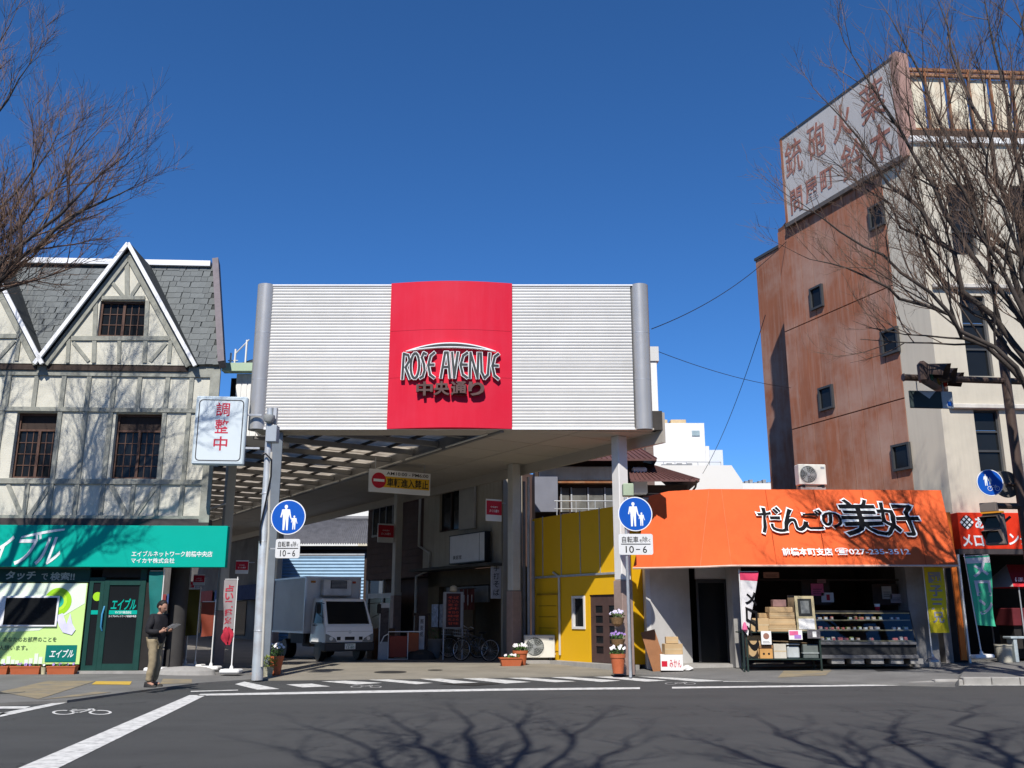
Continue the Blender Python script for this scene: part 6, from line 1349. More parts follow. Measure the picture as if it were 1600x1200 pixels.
def plate_sign(t, cx, z0, z1, w_, y):
    m = MB(); o = rr_(cx-w_/2, cx+w_/2, z0, z1, .05); m.prism([(a, y, b) for a, b in o], (0, .01, 0)); m.build('plate', mat('sign_plate_white', (.62, .63, .63), .5, .05), t)
    h = z1-z0; text('自転車', t, M_blk, cx-w_*.4, cx+w_*.08, z0+h*.58, z0+h*.88, y-.002, .002, .006); text('を', t, M_blk, cx+w_*.11, cx+w_*.19, z0+h*.6, z0+h*.75, y-.002, .002, .0); text('除', t, M_blk, cx+w_*.2, cx+w_*.35, z0+h*.6, z0+h*.87, y-.002, .002, .0); text('く', t, M_blk, cx+w_*.37, cx+w_*.43, z0+h*.6, z0+h*.76, y-.002, .002, .0)
    BX(cx-w_*.43, cx+w_*.43, y-.004, y-.001, z0+h*.49, z0+h*.53).build('rule', M_blk, t); text('10', t, M_blk, cx-w_*.3, cx-w_*.06, z0+h*.09, z0+h*.42, y-.002, .002, .006); BX(cx+w_*.0, cx+w_*.12, y-.004, y-.001, z0+h*.235, z0+h*.275).build('dash', M_blk, t); text('6', t, M_blk, cx+w_*.2, cx+w_*.32, z0+h*.09, z0+h*.42, y-.002, .002, .006)
# right one on its own post
Ys = 23.35; p = at(980, 1053, Ys); SR = thing('pedestrian_sign', 'blue pedestrian sign on its own steel post left of the orange awning', 'traffic sign', (0, 0, 0), 0, 'round blue pedestrian-only signs')
xp = at(982, 950, Ys).x; c = at(992.5, 803, Ys-.06); MB().tube([(xp, Ys, .03), (xp, Ys, c.z+.42)], .038, 10).build('post', M_steel, SR, True)
disc_sign(SR, c.x, c.z, 26.3/1450*23.6, Ys-.06); ped_figure(c.x-.05, c.z-.0, .62, Ys-.066, SR); q0, q1 = at(992, 867, Ys).z, at(992, 834.5, Ys).z; plate_sign(SR, at(993, 850, Ys).x, q0, q1, .85, Ys-.055)
for z in (c.z+.2, c.z-.2, (q0+q1)/2): BX(xp-.06, xp+.16, Ys-.044, Ys+.045, z-.025, z+.025).build('clamp', M_steel, SR)
BX(at(973, 770, Ys+.2).x, at(990, 770, Ys+.2).x, Ys+.12, Ys+.35, at(980, 774, Ys).z, at(980, 754, Ys).z, b=.02).build('green_box', mat('faded_green_box', (.33, .40, .28), .6, .1), SR)
# left one, bracketed to the silver pole
SL = thing('pedestrian_sign', 'blue pedestrian sign bracketed to the silver pole beside the truck', 'traffic sign', (0, 0, 0), 0, 'round blue pedestrian-only signs'); Yl = pp.y-.1
c = at(450.5, 808, Yl); disc_sign(SL, c.x, c.z, 27/1450*Yl, Yl); ped_figure(c.x-.06, c.z, .62, Yl-.006, SL)
q0, q1 = at(448, 872, Yl).z, at(448, 842, Yl).z; m = MB(); w_ = .58; cx = at(449, 857, Yl).x; plate_sign(SL, cx, q0, q1, w_, Yl+.03)
for z in (c.z+.15, c.z-.2, (q0+q1)/2): MB().bar((pp.x+.06, pp.y-.02, z), (c.x+.05, Yl+.05, z), .04, .03, (0, 0, 1)).build('bracket', M_steel, SL)

# ------------------------------------------------------------------ flower pots
def pot(label, px, pyb, Y, r, h, petal, zc=None, fh=.22, nleaf=120, nf=26, seed=1, z=None):
    p = at(px, pyb, Y); zz = (ZC(p.x, Y) if z is None else z)-.006*(z is None); t = thing('flower_pot', label, 'flower pot', (p.x, Y, zz))
    MB().lathe([(r*.68, 0), (r*.92, h*.8), (r, h*.8), (r*1.02, h), (r*.9, h), (r*.85, h*.85)], n=22).build('pot', M_terra, t, True, 30); MB().lathe([(0, h*.9), (r*.88, h*.9)], n=16, cap=False).build('soil', M_soil, t)
    flower_clump(t, 0, 0, h*.95, r*1.0, r*1.0, fh, nleaf, petal, nf, seed); return t
pot('tall terracotta pot with white and violet flowers at the foot of the silver pole', 429, 1056, 23.9, .20, .45, M_petal, fh=.36, seed=4)
p = at(418, 1062, 23.45); t = thing('small_shrub_pot', 'small pot overflowing with yellow-green leaves at the pole foot', 'flower pot', (p.x, 23.45, ZC(p.x, 23.45)-.006)); MB().lathe([(.10, 0), (.14, .2), (.15, .22), (.12, .22)], n=14).build('pot', mat('pale_pattern_pot', (.4, .38, .28), .6, .5, 30), t, True); MATS['yl'] = mat('yellow_green_leaf', (.16, .20, .04), .6, .3, 9)
def leafball(par, rx, rz, zc, n, m_, seed, l0=.05):
    rg = random.Random(seed); a = MB()
    for i in range(n):
        d = Vector((rg.gauss(0, 1), rg.gauss(0, 1), rg.gauss(0, .8))).normalized(); rr = rg.uniform(.45, 1); p = Vector((d.x*rx*rr, d.y*rx*rr, zc+d.z*rz*rr)); l = rg.uniform(.6, 1.3)*l0; s_ = d.cross(Vector((rg.uniform(-1, 1), rg.uniform(-1, 1), 1))).normalized()*l*.35; a.quad(p-d*l*.3, p+s_, p+d*l, p-s_)
    a.build('foliage', m_, par)
leafball(t, .22, .18, .33, 260, MATS['yl'], 3)
pot('terracotta pot with white flowers before the dark arcade column', 813, 1043, 27.6, .22, .40, M_petal, fh=.22, seed=9)
c = at(798, 1043, 27.3); t = thing('flower_trough', 'low terracotta trough with a few flowers next to the column', 'planter', (c.x, 27.3, ZC(c.x, 27.3)-.006), .2); MB().add([(-.26, -.1, 0), (.26, -.1, 0), (.26, .1, 0), (-.26, .1, 0), (-.31, -.13, .2), (.31, -.13, .2), (.31, .13, .2), (-.31, .13, .2), (-.33, -.15, .2), (.33, -.15, .2), (.33, .15, .2), (-.33, .15, .2), (-.33, -.15, .23), (.33, -.15, .23), (.33, .15, .23), (-.33, .15, .23)], [(0, 1, 2, 3)]+[(a+j, a+(j+1) % 4, a+4+(j+1) % 4, a+4+j) for a in (0, 4, 8) for j in range(4)]).build('box', M_terra, t); BX(-.3, .3, -.12, .12, .15, .2).build('soil', M_soil, t); flower_clump(t, .05, 0, .2, .25, .1, .13, 60, M_petal, 9, 8)
pot('terracotta pot with white flowers below the two hanging baskets', 966, 1053, 23.75, .19, .46, M_petal, fh=.24, seed=6)
def basket(label, px, py, petal, seed):
    p = at(px, py, 23.95); t = thing('hanging_basket', label, 'flower basket', (p.x, 23.9, p.z)); MB().lathe([(.04, -.2), (.13, -.14), (.18, 0), (.19, .02), (.16, .02)], n=14).build('basket', mat('coir', (.22, .13, .06), .95, .3, 20), t, True); flower_clump(t, 0, 0, 0, .19, .17, .2, 60, petal, 22, seed)
    m = MB(); m.tube([(0, .17, -.02), (.03, .24, .2), (.03, .26, .25)], .008, 5); m.build('hook', M_black, t)
basket('upper hanging basket of pale violet flowers on the arcade column', 964, 966, mat('pale_violet_petal', (.6, .56, .72), .6, .1, 9), 21); basket('lower hanging basket with dried stems on the arcade column', 965, 1000, M_petal2, 22)

# ------------------------------------------------------------------ box truck in the arcade
TF = AF.a; p = gnd(545, 1033.5, .105); TR = thing('box_truck', 'white refrigerated box truck parked in the shade of the arcade', 'truck', (p.x, p.y, .105), R(32))
M_tw = mat('truck_white', (.86, .86, .84), .3, .03, 1.5, dirt=(.6, .59, .56), damt=.25, coat=.4); M_bump = mat('dark_bumper', (.04, .041, .043), .55, .1)
def hw_(z): return .78 if z < 1.1 else .78-.08*(z-1.1)/.8
prof = [(.06, .52), (.0, .62), (.0, .90), (.04, 1.02), (.10, 1.08), (.50, 1.80), (.62, 1.87), (1.42, 1.9), (1.42, .52)]
m = MB(); n = len(prof); m.add([(s*hw_(z), y, z) for s in (-1, 1) for y, z in prof], [tuple(range(n))[::-1], tuple(range(n, 2*n))]+[(k, (k+1) % n, n+(k+1) % n, n+k) for k in range(n)])
cab = m.build('cab', M_tw, TR)
mod = cab.modifiers.new('bevel', 'BEVEL'); mod.width = .035; mod.segments = 2; mod.limit_method = 'ANGLE'
def onscr(x, f, d=.006):    # point on the sloped windscreen, f from foot to head
    y = .10+(.50-.10)*f; z = 1.08+(1.80-1.08)*f; return (x, y-d*.88, z+d*.47)
m = MB(); m.add([onscr(-.66, .06), onscr(.66, .06), onscr(.62, .95), onscr(-.62, .95)], [(0, 1, 2, 3)]); m.build('windscreen', M_dgl, TR)
m = MB(); m.tube([onscr(a, b, .012) for a, b in ((-.67, .05), (.67, .05), (.63, .96), (-.63, .96), (-.67, .05))], .014, 4); m.build('windscreen_seal', M_black, TR)
for s in (-1, 1):
    dr = bpy.data.objects.new('door', None); COL.objects.link(dr); dr.parent = TR
    x = lambda z: s*(hw_(z)+.006); MB().add([(x(1.12), .3, 1.12), (x(1.12), 1.15, 1.12), (x(1.77), 1.15, 1.77), (x(1.77), .58, 1.77)], [(0, 1, 2, 3)]).build('side_window', M_dgl, dr)
    BX(s*.786, s*.80, .95, 1.12, 1.05, 1.09).build('door_handle', M_black, dr)
    mr = bpy.data.objects.new('mirror', None); COL.objects.link(mr); mr.parent = TR; MB().tube([(s*.8, .2, 1.3), (s*1.0, .1, 1.4), (s*1.0, .1, 1.75), (s*.72, .4, 1.72)], .012, 5).build('mirror_arm', M_black, mr); BX(s*.93, s*1.06, .08, .14, 1.42, 1.72, b=.02).build('mirror_housing', M_black, mr)
    hl = bpy.data.objects.new('headlight', None); COL.objects.link(hl); hl.parent = TR
    MB().prism([(s*.77, -.012, .58), (s*.42, -.012, .58), (s*.47, -.012, .68), (s*.70, -.012, .80), (s*.775, -.012, .82)], (0, .05, 0)).build('lens', mat('headlight_lens', (.16, .17, .18), .12, .1, 8, spec=.7), hl); MB().lathe([(0, 0), (.06, 0), (.05, .01)], (s*.61, -.02, .68), 14, 'y', cap=False).build('reflector', M_alu, hl)
    MB().tube([onscr(s*.1+.15, .03, .025), onscr(s*.1-.35, .14, .02)], .01, 4).build('wiper', M_black, TR)
for x in (-.36, .36): BX(x-.06, x+.06, -.012, .02, .63, .73).build('air_slot', M_black, TR)
BX(-.16, .16, -.012, .02, .63, .73, b=.01).build('grille', M_black, TR)
BX(-.74, .74, -.004, .02, .885, .891).build('panel_gap', M_black, TR)
MB().lathe([(.028, 0), (.05, 0), (.05, -.012), (.028, -.012)], (0, .0, .93-.06), 18, 'y').build('emblem', M_alu, TR)
BX(-.81, .81, -.05, .3, .30, .56, b=.03).build('bumper', M_bump, TR); lp = bpy.data.objects.new('number_plate', None); COL.objects.link(lp); lp.parent = TR; BX(-.17, .17, -.065, -.052, .36, .53).build('plate', mat('plate_white', (.7, .72, .68), .5), lp); text('12-80', lp, mat('plate_green', (.02, .14, .06), .5), -.13, .13, .38, .45, -.066, .003, .0); text('前橋 400', lp, mat('plate_green', (.02, .14, .06), .5), -.1, .1, .47, .51, -.066, .003, .0)
zb0, zb1 = .84, 2.56; bh = .92
BX(-bh, bh, 1.55, 4.75, zb0, zb1, b=.02).build('cargo_box', mat('box_panel', (.60, .61, .61), .35, .04, 1, dirt=(.48, .48, .46), damt=.3), TR)
m = MB()
for x in (-bh, bh):
    for y in (1.55, 4.75): m.box(x-.03, x+.03, y-.03, y+.03, zb0-.02, zb1+.01)
for z in (zb0, zb1): m.box(-bh-.02, bh+.02, 1.52, 1.6, z-.03, z+.03); m.box(-bh-.02, -bh+.03, 1.6, 4.72, z-.03, z+.03); m.box(bh-.03, bh+.02, 1.6, 4.72, z-.03, z+.03)
m.build('box_edging', M_alu, TR)
rf = bpy.data.objects.new('refrigeration_unit', None); COL.objects.link(rf); rf.parent = TR; BX(-.45, .55, 1.28, 1.545, 1.98, 2.48, b=.03).build('housing', mat('reefer_white', (.55, .56, .56), .5), rf); BX(-.2, .35, 1.262, 1.282, 2.2, 2.46).build('dark_grille', M_black, rf)
for k in range(6): BX(-.18, .33, 1.25, 1.262, 2.215+k*.04, 2.228+k*.04).build('louvre', M_steel, rf)
for x, c in ((-.7, (.4, .15, .02)), (.68, (.4, .06, .02))): BX(x-.08, x+.08, 1.5, 1.52, 2.38, 2.45, b=.01).build('marker_light', mat('marker%d' % int(x*10), c, .3), TR)
BX(-.35, .35, .6, 4.7, .55, .85).build('chassis', M_black, TR); BX(-bh+.05, -bh+.12, 1.7, 2.9, .5, .84).build('side_guard', M_bump, TR); BX(-.7, -.45, 1.6, 2.3, .4, .8, b=.03).build('fuel_tank', M_bump, TR)
def wheel(x, y, r, w_):
    W = bpy.data.objects.new('wheel', None); COL.objects.link(W); W.parent = TR; sgn = 1 if x > 0 else -1
    MB().lathe([(r*.6, -w_/2), (r*.93, -w_/2), (r, -w_*.35), (r, w_*.35), (r*.93, w_/2), (r*.6, w_/2)], (x, y, r), 26, 'x').build('tyre', M_black, W, True, 40)
    MB().lathe([(0, sgn*w_*.25), (r*.25, sgn*w_*.42), (r*.45, sgn*w_*.2), (r*.6, sgn*w_*.46), (r*.62, sgn*w_*.46)], (x, y, r), 22, 'x', cap=False).build('rim', M_steel, W, True)
for s in (-1, 1): wheel(s*.64, .75, .33, .2); wheel(s*.68, 3.6, .31, .34)
for s in (-1, 1): BX(s*.55, s*.79, .3, 1.22, .5, .57).build('wheel_arch', M_black, TR)
# ------------------------------------------------------------------ things in the shade of the arcade
def inA(px, py, z=.105): return gnd(px, py, z)
p = inA(623, 1030.5); t = thing('tool_cart', 'red-brown box cart with a white tubular frame in the arcade', 'cart', (p.x, p.y, .105), R(10)); M_rb = mat('red_brown_panel', (.30, .06, .035), .6, .1)
BX(-.32, .24, -.2, .3, .08, .72, b=.01).build('box', M_rb, t); BX(.25, .62, -.1, .3, .25, .82, b=.01).build('side_box', mat('orange_brown_panel', (.38, .1, .04), .6), t)
m = MB(); m.tube([(-.36, -.23, .02), (-.36, -.23, .86), (.66, -.23, .86)], .02, 6); m.build('front_frame', M_white, t); MB().tube([(.26, -.23, .86), (.26, -.23, .02), (-.36, -.23, .02)], .02, 6).build('lower_frame', M_white, t); MB().tube([(-.36, -.23, .8), (-.5, -.23, .72), (-.6, -.23, .5)], .02, 6).build('handle', M_white, t)
p = inA(598, 1031); t = thing('white_door_panel', 'tall pale narrow stand with posters beside the truck', 'stand', (p.x, p.y, .105), R(15)); BX(-.16, .16, -.03, .03, 0, 1.75, b=.01).build('board', mat('pale_board', (.5, .5, .48), .6), t); BX(-.12, .15, -.034, -.0305, .55, 1.6).build('dark_poster', mat('dark_poster', (.06, .05, .05), .6, .5, 10), t)
p = inA(588, 1030); t = thing('wooden_cabinet', 'low brown wooden cabinet behind the truck front', 'cabinet', (p.x+.05, p.y+.6, .105), R(32)); BX(-.4, .4, -.2, .2, 0, .95, b=.01).build('case', mat('cabinet_wood', (.2, .1, .05), .6), t); BX(-.38, -.01, -.215, -.201, .05, .9).build('door', mat('cabinet_wood2', (.17, .085, .04), .6), t); BX(.01, .38, -.215, -.201, .05, .9).build('door', mat('cabinet_wood2', (.17, .085, .04), .6), t)
p = inA(657, 1030); t = thing('lantern_stand', 'slim dark stand with a white paper lantern sign in the arcade', 'sign stand', (p.x, p.y, .105), R(20)); BX(-.1, .1, -.08, .08, .3, 1.35, b=.01).build('paper_face', mat('paper_face', (.5, .5, .5), .6), t); BX(-.26, .26, -.12, .12, 1.36, 1.44).build('cap', M_dkbrown, t); BX(-.2, -.105, -.1, .1, 0, 1.355).build('post', M_dkbrown, t); BX(.105, .2, -.1, .1, 0, 1.355).build('post', M_dkbrown, t); text('蕎', t, M_blk, -.06, .06, 1.1, 1.25, -.081, .003, .0); text('麦', t, M_blk, -.06, .06, .9, 1.05, -.081, .003, .0); text('処', t, M_blk, -.06, .06, .7, .85, -.081, .003, .0); MB().lathe([(.5, 0), (.42, .18), (.2, .3)], n=16).build('stone_base', mat('dark_stone', (.05, .045, .04), .9), t)
p = inA(675, 1028); t = thing('stone_trough', 'grey stone trough with a small shrub in the arcade', 'planter', (p.x, p.y, .105)); MB().lathe([(.22, 0), (.36, .55), (.38, .6), (.32, .6), (.3, .5)], n=14).build('trough', M_conc, t, True, 30); leafball(t, .3, .2, .75, 120, M_leaf, 5)
p = inA(707, 1031); t = thing('menu_board_stand', 'tall menu board with red dotted lettering on a dark ground', 'sign stand', (p.x, p.y, .105), R(8)); M_mr = mat('menu_red', (.55, .06, .03), .5); BX(-.33, .33, -.05, .05, .95, 2.1, b=.02).build('frame', mat('menu_grey', (.28, .28, .28), .5), t); BX(-.23, .23, -.056, -.051, 1.0, 2.05).build('dark_panel', mat('menu_dark', (.05, .012, .012), .5), t)
for k in range(8): text(('そば', 'うどん', '定食', '丼', '本日の', '味噌', '天ぷら', '甘味')[k], t, M_mr, -.17, .17, 1.88-k*.115, 1.96-k*.115, -.057, .003, .01)
for x in (-.3, .3): BX(x-.02, x+.02, -.03, .03, 0, .949).build('leg', M_steel, t)
MB().lathe([(.05, 2.1), (.12, 2.13), (.1, 2.26), (.03, 2.3)], n=12).build('lamp', mat('lamp_shade_pale', (.5, .42, .28), .6), t, True)
p = AF.world(.62, Wy(774, .6), 0); t = thing('hanging_shop_board', 'white vertical shop board hanging beside the dark column', 'sign', (p.x, p.y, 2.0), R(20)); BX(-.17, .17, -.05, .05, 0, 1.15, b=.01).build('board', mat('dim_white_board', (.42, .42, .44), .6), t); BX(-.17, .5, .051, .09, .8, .86).build('bracket', M_black, t)
for k, ch in enumerate('手打そば'): text(ch, t, M_blk, -.1, .1, .88-k*.26, 1.08-k*.26, -.052, .003, .01)
def bicycle(label, loc, rz, lean=R(6)):
    t = thing('bicycle', label, 'bicycle', loc, rz, 'bicycles parked by the beige house'); t.rotation_euler = (lean, 0, rz); M_fr = mat('bike_frame', (.05, .05, .055), .35); r = .33
    for x in (-.52, .52):
        W = bpy.data.objects.new('wheel', None); COL.objects.link(W); W.parent = t
        MB().tube([(x+r*math.cos(2*PI*k/24), 0, r+r*math.sin(2*PI*k/24)) for k in range(25)], .018, 5, False).build('tyre', M_black, W); MB().tube([(x+(r-.03)*math.cos(2*PI*k/24), 0, r+(r-.03)*math.sin(2*PI*k/24)) for k in range(25)], .012, 4, False).build('rim', M_alu, W)
        m = MB()
        for k in range(9): a = k*PI/9; m.tube([(x-r*.9*math.cos(a), 0, r-r*.9*math.sin(a)), (x+r*.9*math.cos(a), 0, r+r*.9*math.sin(a))], .003, 3, False)
        m.build('spokes', M_alu, W)
    m = MB()
    for a, b in (((-.52, .33), (-.05, .3)), ((-.05, .3), (-.2, .8)), ((-.2, .72), (-.52, .33)), ((-.05, .3), (.36, .75)), ((-.18, .66), (.34, .82)), ((.33, .95), (.40, .6)), ((.40, .6), (.52, .33))): m.tube([(a[0], 0, a[1]), (b[0], 0, b[1])], .018, 6)
    m.build('frame', M_fr, t); BX(-.34, -.1, -.08, .08, .82, .88, b=.03).build('saddle', M_black, t); MB().tube([(.28, -.27, 1.0), (.36, -.2, 1.04), (.34, 0, .98), (.36, .2, 1.04), (.28, .27, 1.0)], .013, 6).build('handlebar', M_alu, t)
    m = MB(); m.box(.42, .72, -.17, .17, .72, .74); 
    for z in (.74, .84, .94):
        m.tube([(.40, -.18, z), (.74, -.18, z), (.74, .18, z), (.40, .18, z), (.40, -.18, z)], .006, 4)
    for k in range(6):
        for s in (-.18, .18): m.tube([(.40+k*.066, s, .74), (.40+k*.066, s, .94)], .004, 3)
    m.build('basket', M_steel, t); MB().lathe([(0, 0), (.03, .01), (.035, .05)], (.62, 0, .66), 10, 'x').build('lamp', M_alu, t)
p = inA(742, 1033); bicycle('dark bicycle parked nearest the low terracotta trough', (p.x, p.y, .105), R(150)); p = inA(722, 1029); bicycle('dark bicycle half hidden behind the menu board', (p.x, p.y+.6, .105), R(165))
NR = fthing('noren_curtain', 'dark split curtain with white marks over the noodle shop entrance', 'curtain', AF)
y0_, y1_ = Wy(742, .6), Wy(718, .6)
for k in range(4):
    a = y0_+(y1_-y0_)*k/4+.02; b = y0_+(y1_-y0_)*(k+1)/4-.02; m = MB(); m.grid(lambda u, v: (.6+.02*math.sin(u*6+k), a+(b-a)*u, 2.35-.7*v), 6, 4); m.build('panel', mat('noren_brown', (.10, .025, .02), .9), NR); BX(.565, .57, a+.1, b-.1, 1.9-.1*(k % 2), 2.15).build('white_mark', M_paper, NR)
MB().tube([(.6, y0_-.1, 2.36), (.6, y1_+.1, 2.36)], .015, 6).build('rod', M_dkbrown, NR)
PS = fthing('poster_window', 'pale blue posters in the dark noodle shop window', 'poster', AF)
for k, (a, b) in enumerate(((686, 676), (699, 688))): BX(.93, .94, Wy(a, .94), Wy(b, .94), Wz(690, 980, .94), Wz(690, 944, .94)).build('poster', mat('poster%d' % k, ((.35, .4, .5), (.25, .26, .3))[k], .5, .5, 9), PS)
# banners in the dim passage on the left
pz = lambda px, py: gnd(px, py, .11)
q = gnd(360, 1052, .11); t = nobori('red lettered white banner on a white weight just left of the silver pole', 361, 1052, q.y, at(361, 905, q.y).z-.11, .31, (.27, .24, .24), left=True, words='占い二鑑定', wcol=mat('dull_red_ink', (.36, .03, .05), .6), zc0=1.05, wave=.06, furl=.15, zg0=.11)
m = MB()
def hem(u, v):
    a = 2*PI*u; r_ = (.04+.08*math.sin(PI*min(1, v*1.05)))*(1+.28*math.sin(a*5+v*4)+.15*math.sin(a*9)); return (-.17+r_*math.cos(a)+.05*v, -.03+r_*.55*math.sin(a), 1.06-.36*v+.04*math.sin(a*3))
m.grid(hem, 40, 8); m.build('gathered_hem', mat('dull_red_cloth', (.36, .02, .04), .8, .35, 9), t, True, 70)
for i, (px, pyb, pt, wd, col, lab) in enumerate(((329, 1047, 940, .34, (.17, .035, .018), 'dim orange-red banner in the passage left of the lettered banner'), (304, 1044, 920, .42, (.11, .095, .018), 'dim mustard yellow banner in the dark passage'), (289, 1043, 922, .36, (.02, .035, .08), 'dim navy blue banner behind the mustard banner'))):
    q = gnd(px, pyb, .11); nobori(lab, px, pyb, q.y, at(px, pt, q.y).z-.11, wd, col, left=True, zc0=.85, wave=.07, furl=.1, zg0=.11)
q = LB.world(LX(244, 960, -.12)[0], -.12); nobori('teal banner hanging on a white pole behind the standing man', 243, 1050, q.y, at(244, 892, q.y).z-.13, .36, (.01, .14, .13), left=True, zc0=1.25, wave=.05, furl=.3, base=True, zg0=.13)
t = thing('stone_ramp', 'low rounded concrete hump at the passage mouth behind the man', 'kerb', tuple(gnd(290, 1052, .1))); MB().lathe([(.75, -.05), (.7, .07), (.5, .14), (.0, .17)], n=18).build('hump', M_conc, t, True); t.scale = (1, .55, 1)
# ------------------------------------------------------------------ signal mast, signal, signs at the right
M_brm = mat('brown_mast', (.075, .05, .04), .5, .15, 3); Ym = 20.5
xm = at(1578, 640, Ym).x; zarm = at(1500, 594, Ym).z; ztip = at(1567, 503, Ym).z
SM = thing('signal_mast', 'brown signal mast with a pointed cap and a long horizontal arm', 'signal mast', (xm, Ym, 0), R(6))
MB().tube([(0, 0, .12), (0, 0, ztip-.55)], [.12, .10], 14).build('pole', M_brm, SM, True); MB().lathe([(.12, ztip-.55), (.13, ztip-.5), (.10, ztip-.45), (.055, ztip-.35), (.07, ztip-.3), (.02, ztip), (.0, ztip+.02)], n=14).build('cap', M_brm, SM, True)
MB().tube([(-2.45, 0, zarm), (1.6, 0, zarm-.03)], .075, 10).build('arm', M_brm, SM, True); MB().lathe([(.085, -.02), (.095, 0), (.085, .02)], (-2.45, 0, zarm), 10, 'x').build('arm_end', M_brm, SM)
MB().tube([(0, 0, ztip-1.2), (-.0, 0, ztip-1.2), (-1.3, 0, zarm+.08)], .02, 6).build('stay', M_brm, SM)
za2 = at(1590, 791, Ym).z; MB().tube([(-.6, -.0, za2), (.0, 0, za2)], .07, 8).build('lower_arm', M_brm, SM)
SG = thing('traffic_signal', 'dark horizontal three-lamp traffic signal clamped to the mast arm', 'traffic signal', tuple(at(1464, 590, Ym-.2)), R(50)); SG.scale = (1.28, 1.28, 1.28); M_sgd = mat('signal_brown', (.06, .04, .033), .5, .1)
BX(-.62, .62, -.02, .16, -.2, .2, b=.06).build('housing', M_sgd, SG)
for k, c in enumerate(((.02, .1, .06), (.16, .1, .01), (.5, .02, .01))):
    x = -.4+.4*k; L_ = bpy.data.objects.new('lamp', None); COL.objects.link(L_); L_.parent = SG; MB().lathe([(0, -.01), (.14, 0)], (x, -.025, 0), 20, 'y', cap=False).build('lens', mat('lens%d' % k, c, .2), L_)
    m = MB(); m.grid(lambda u, v: (x+.165*math.cos(PI*(-.1+1.2*u)), -.02-(.34-.12*abs(u-.5)*2)*v, .165*math.sin(PI*(-.1+1.2*u))-.05*v), 14, 2); m.build('hood', M_sgd, L_, True)
MB().tube([(0, .16, 0), (0, .3, 0)], .05, 8).build('clamp', M_brm, SG)
PLt = thing('street_name_plate', 'dark street name plate with a white corner hanging below the signal', 'sign', (at(1455, 626, Ym-.05).x, Ym-.05, at(1455, 639, Ym).z), R(6)); w_ = at(1491, 626, Ym).x-at(1420, 626, Ym).x; hh = at(1455, 612, Ym).z-at(1455, 639, Ym).z
BX(-w_/2, w_*.24, -.02, .02, 0, hh, b=.01).build('plate', mat('dark_teal_plate', (.035, .05, .05), .5, .1), PLt); BX(w_*.242, w_/2, -.02, .02, 0, hh, b=.01).build('white_plate', mat('pale_plate', (.5, .53, .54), .5), PLt); BX(w_*.36, w_*.46, -.024, -.0205, hh*.15, hh*.42).build('blue_mark', M_sblue, PLt)
MB().add([(-w_*.3, -.024, hh), (w_*.12, -.024, hh), (-w_*.05, -.024, hh*.55)], [(0, 1, 2)]).build('white_triangle', mat('pale_plate', (.5, .53, .54), .5), PLt)
for x in (-w_*.3, w_*.3): MB().tube([(x, 0, hh-.01), (x, 0, zarm-at(1455, 639, Ym).z)], .012, 5).build('hanger', M_steel, PLt)
BS = thing('cycle_footway_sign', 'blue round sign with pedestrians and a bicycle on the signal mast', 'traffic sign', (0, 0, 0)); Yq = Ym-.2; c = at(1547, 754, Yq); disc_sign(BS, c.x, c.z, 20.8/1450*Yq, Yq)
ped_figure(c.x-.09, c.z+.06, .26, Yq-.006, BS, False); ped_figure(c.x-.0, c.z+.04, .17, Yq-.006, BS, False); m = MB()
for x in (-.06, .1): m.tube([(c.x+.04+x+.05*math.cos(2*PI*k/14), Yq-.006, c.z-.13+.05*math.sin(2*PI*k/14)) for k in range(15)], .005, 3, False)
m.tube([(c.x-.02, Yq-.006, c.z-.13), (c.x+.03, Yq-.006, c.z-.06), (c.x+.12, Yq-.006, c.z-.07), (c.x+.14, Yq-.006, c.z-.13)], .005, 3); m.tube([(c.x+.06, Yq-.006, c.z-.12), (c.x+.12, Yq-.006, c.z-.05)], .005, 3); m.build('bicycle_symbol', M_letter, BS)
MB().bar((c.x, Yq+.03, c.z), (xm-.02, Ym, c.z), .04, .03, (0, 0, 1)).build('bracket', M_brm, BS)
t = thing('sign_back', 'grey back of a round sign behind the blue cycle sign', 'traffic sign', (0, 0, 0)); c = at(1572, 757, Ym+.15); MB().lathe([(0, 0), (.29, 0), (.30, .012), (0, .012)], (c.x, Ym+.12, c.z), 36, 'y', cap=False).build('disc', mat('sign_back_brown', (.13, .12, .11), .6), t); BX(c.x-.04, c.x+.3, Ym+.09, Ym+.119, c.z-.03, c.z+.03).build('bracket', M_brm, t)
PGs = thing('pedestrian_signal', 'brown-grey two-lamp pedestrian signal below the blue cycle sign', 'traffic signal', (at(1552, 826, Ym-.1).x, Ym-.1, at(1552, 852, Ym).z), R(-48)); hh = at(1552, 803, Ym).z-at(1552, 852, Ym).z
BX(-.2, .2, -.02, .22, 0, hh, b=.02).build('housing', mat('grey_brown_housing', (.15, .125, .11), .6, .12), PGs)
for k in range(2):
    L_ = bpy.data.objects.new('lamp', None); COL.objects.link(L_); L_.parent = PGs; z = hh*(.27+.46*k); BX(-.15, .15, -.028, -.021, z-.13, z+.13).build('lens', M_dgl, L_); m = MB(); m.add([(-.18, -.02, z+.15), (.18, -.02, z+.15), (.18, -.24, z+.1), (-.18, -.24, z+.1), (-.18, -.02, z-.1), (.18, -.02, z-.1)], [(0, 1, 2, 3), (0, 3, 4), (1, 2, 5)]); m.build('hood', mat('hood_brown', (.11, .085, .07), .6), L_)
bx_ = bpy.data.objects.new('upper_box', None); MBx = BX(-.22, .12, -.04, .12, hh+.04, hh+.24, b=.01).build('upper_box', mat('grey_brown_housing', (.15, .125, .11), .6), PGs); MB().tube([(0, .1, hh*.5), (.25, .35, hh*.9)], .03, 6).build('bracket', M_brm, PGs); BX(-.2, .25, -.06, .04, hh+.0, hh+.035).build('orange_tag', mat('orange_tag', (.6, .25, .02), .5), PGs)
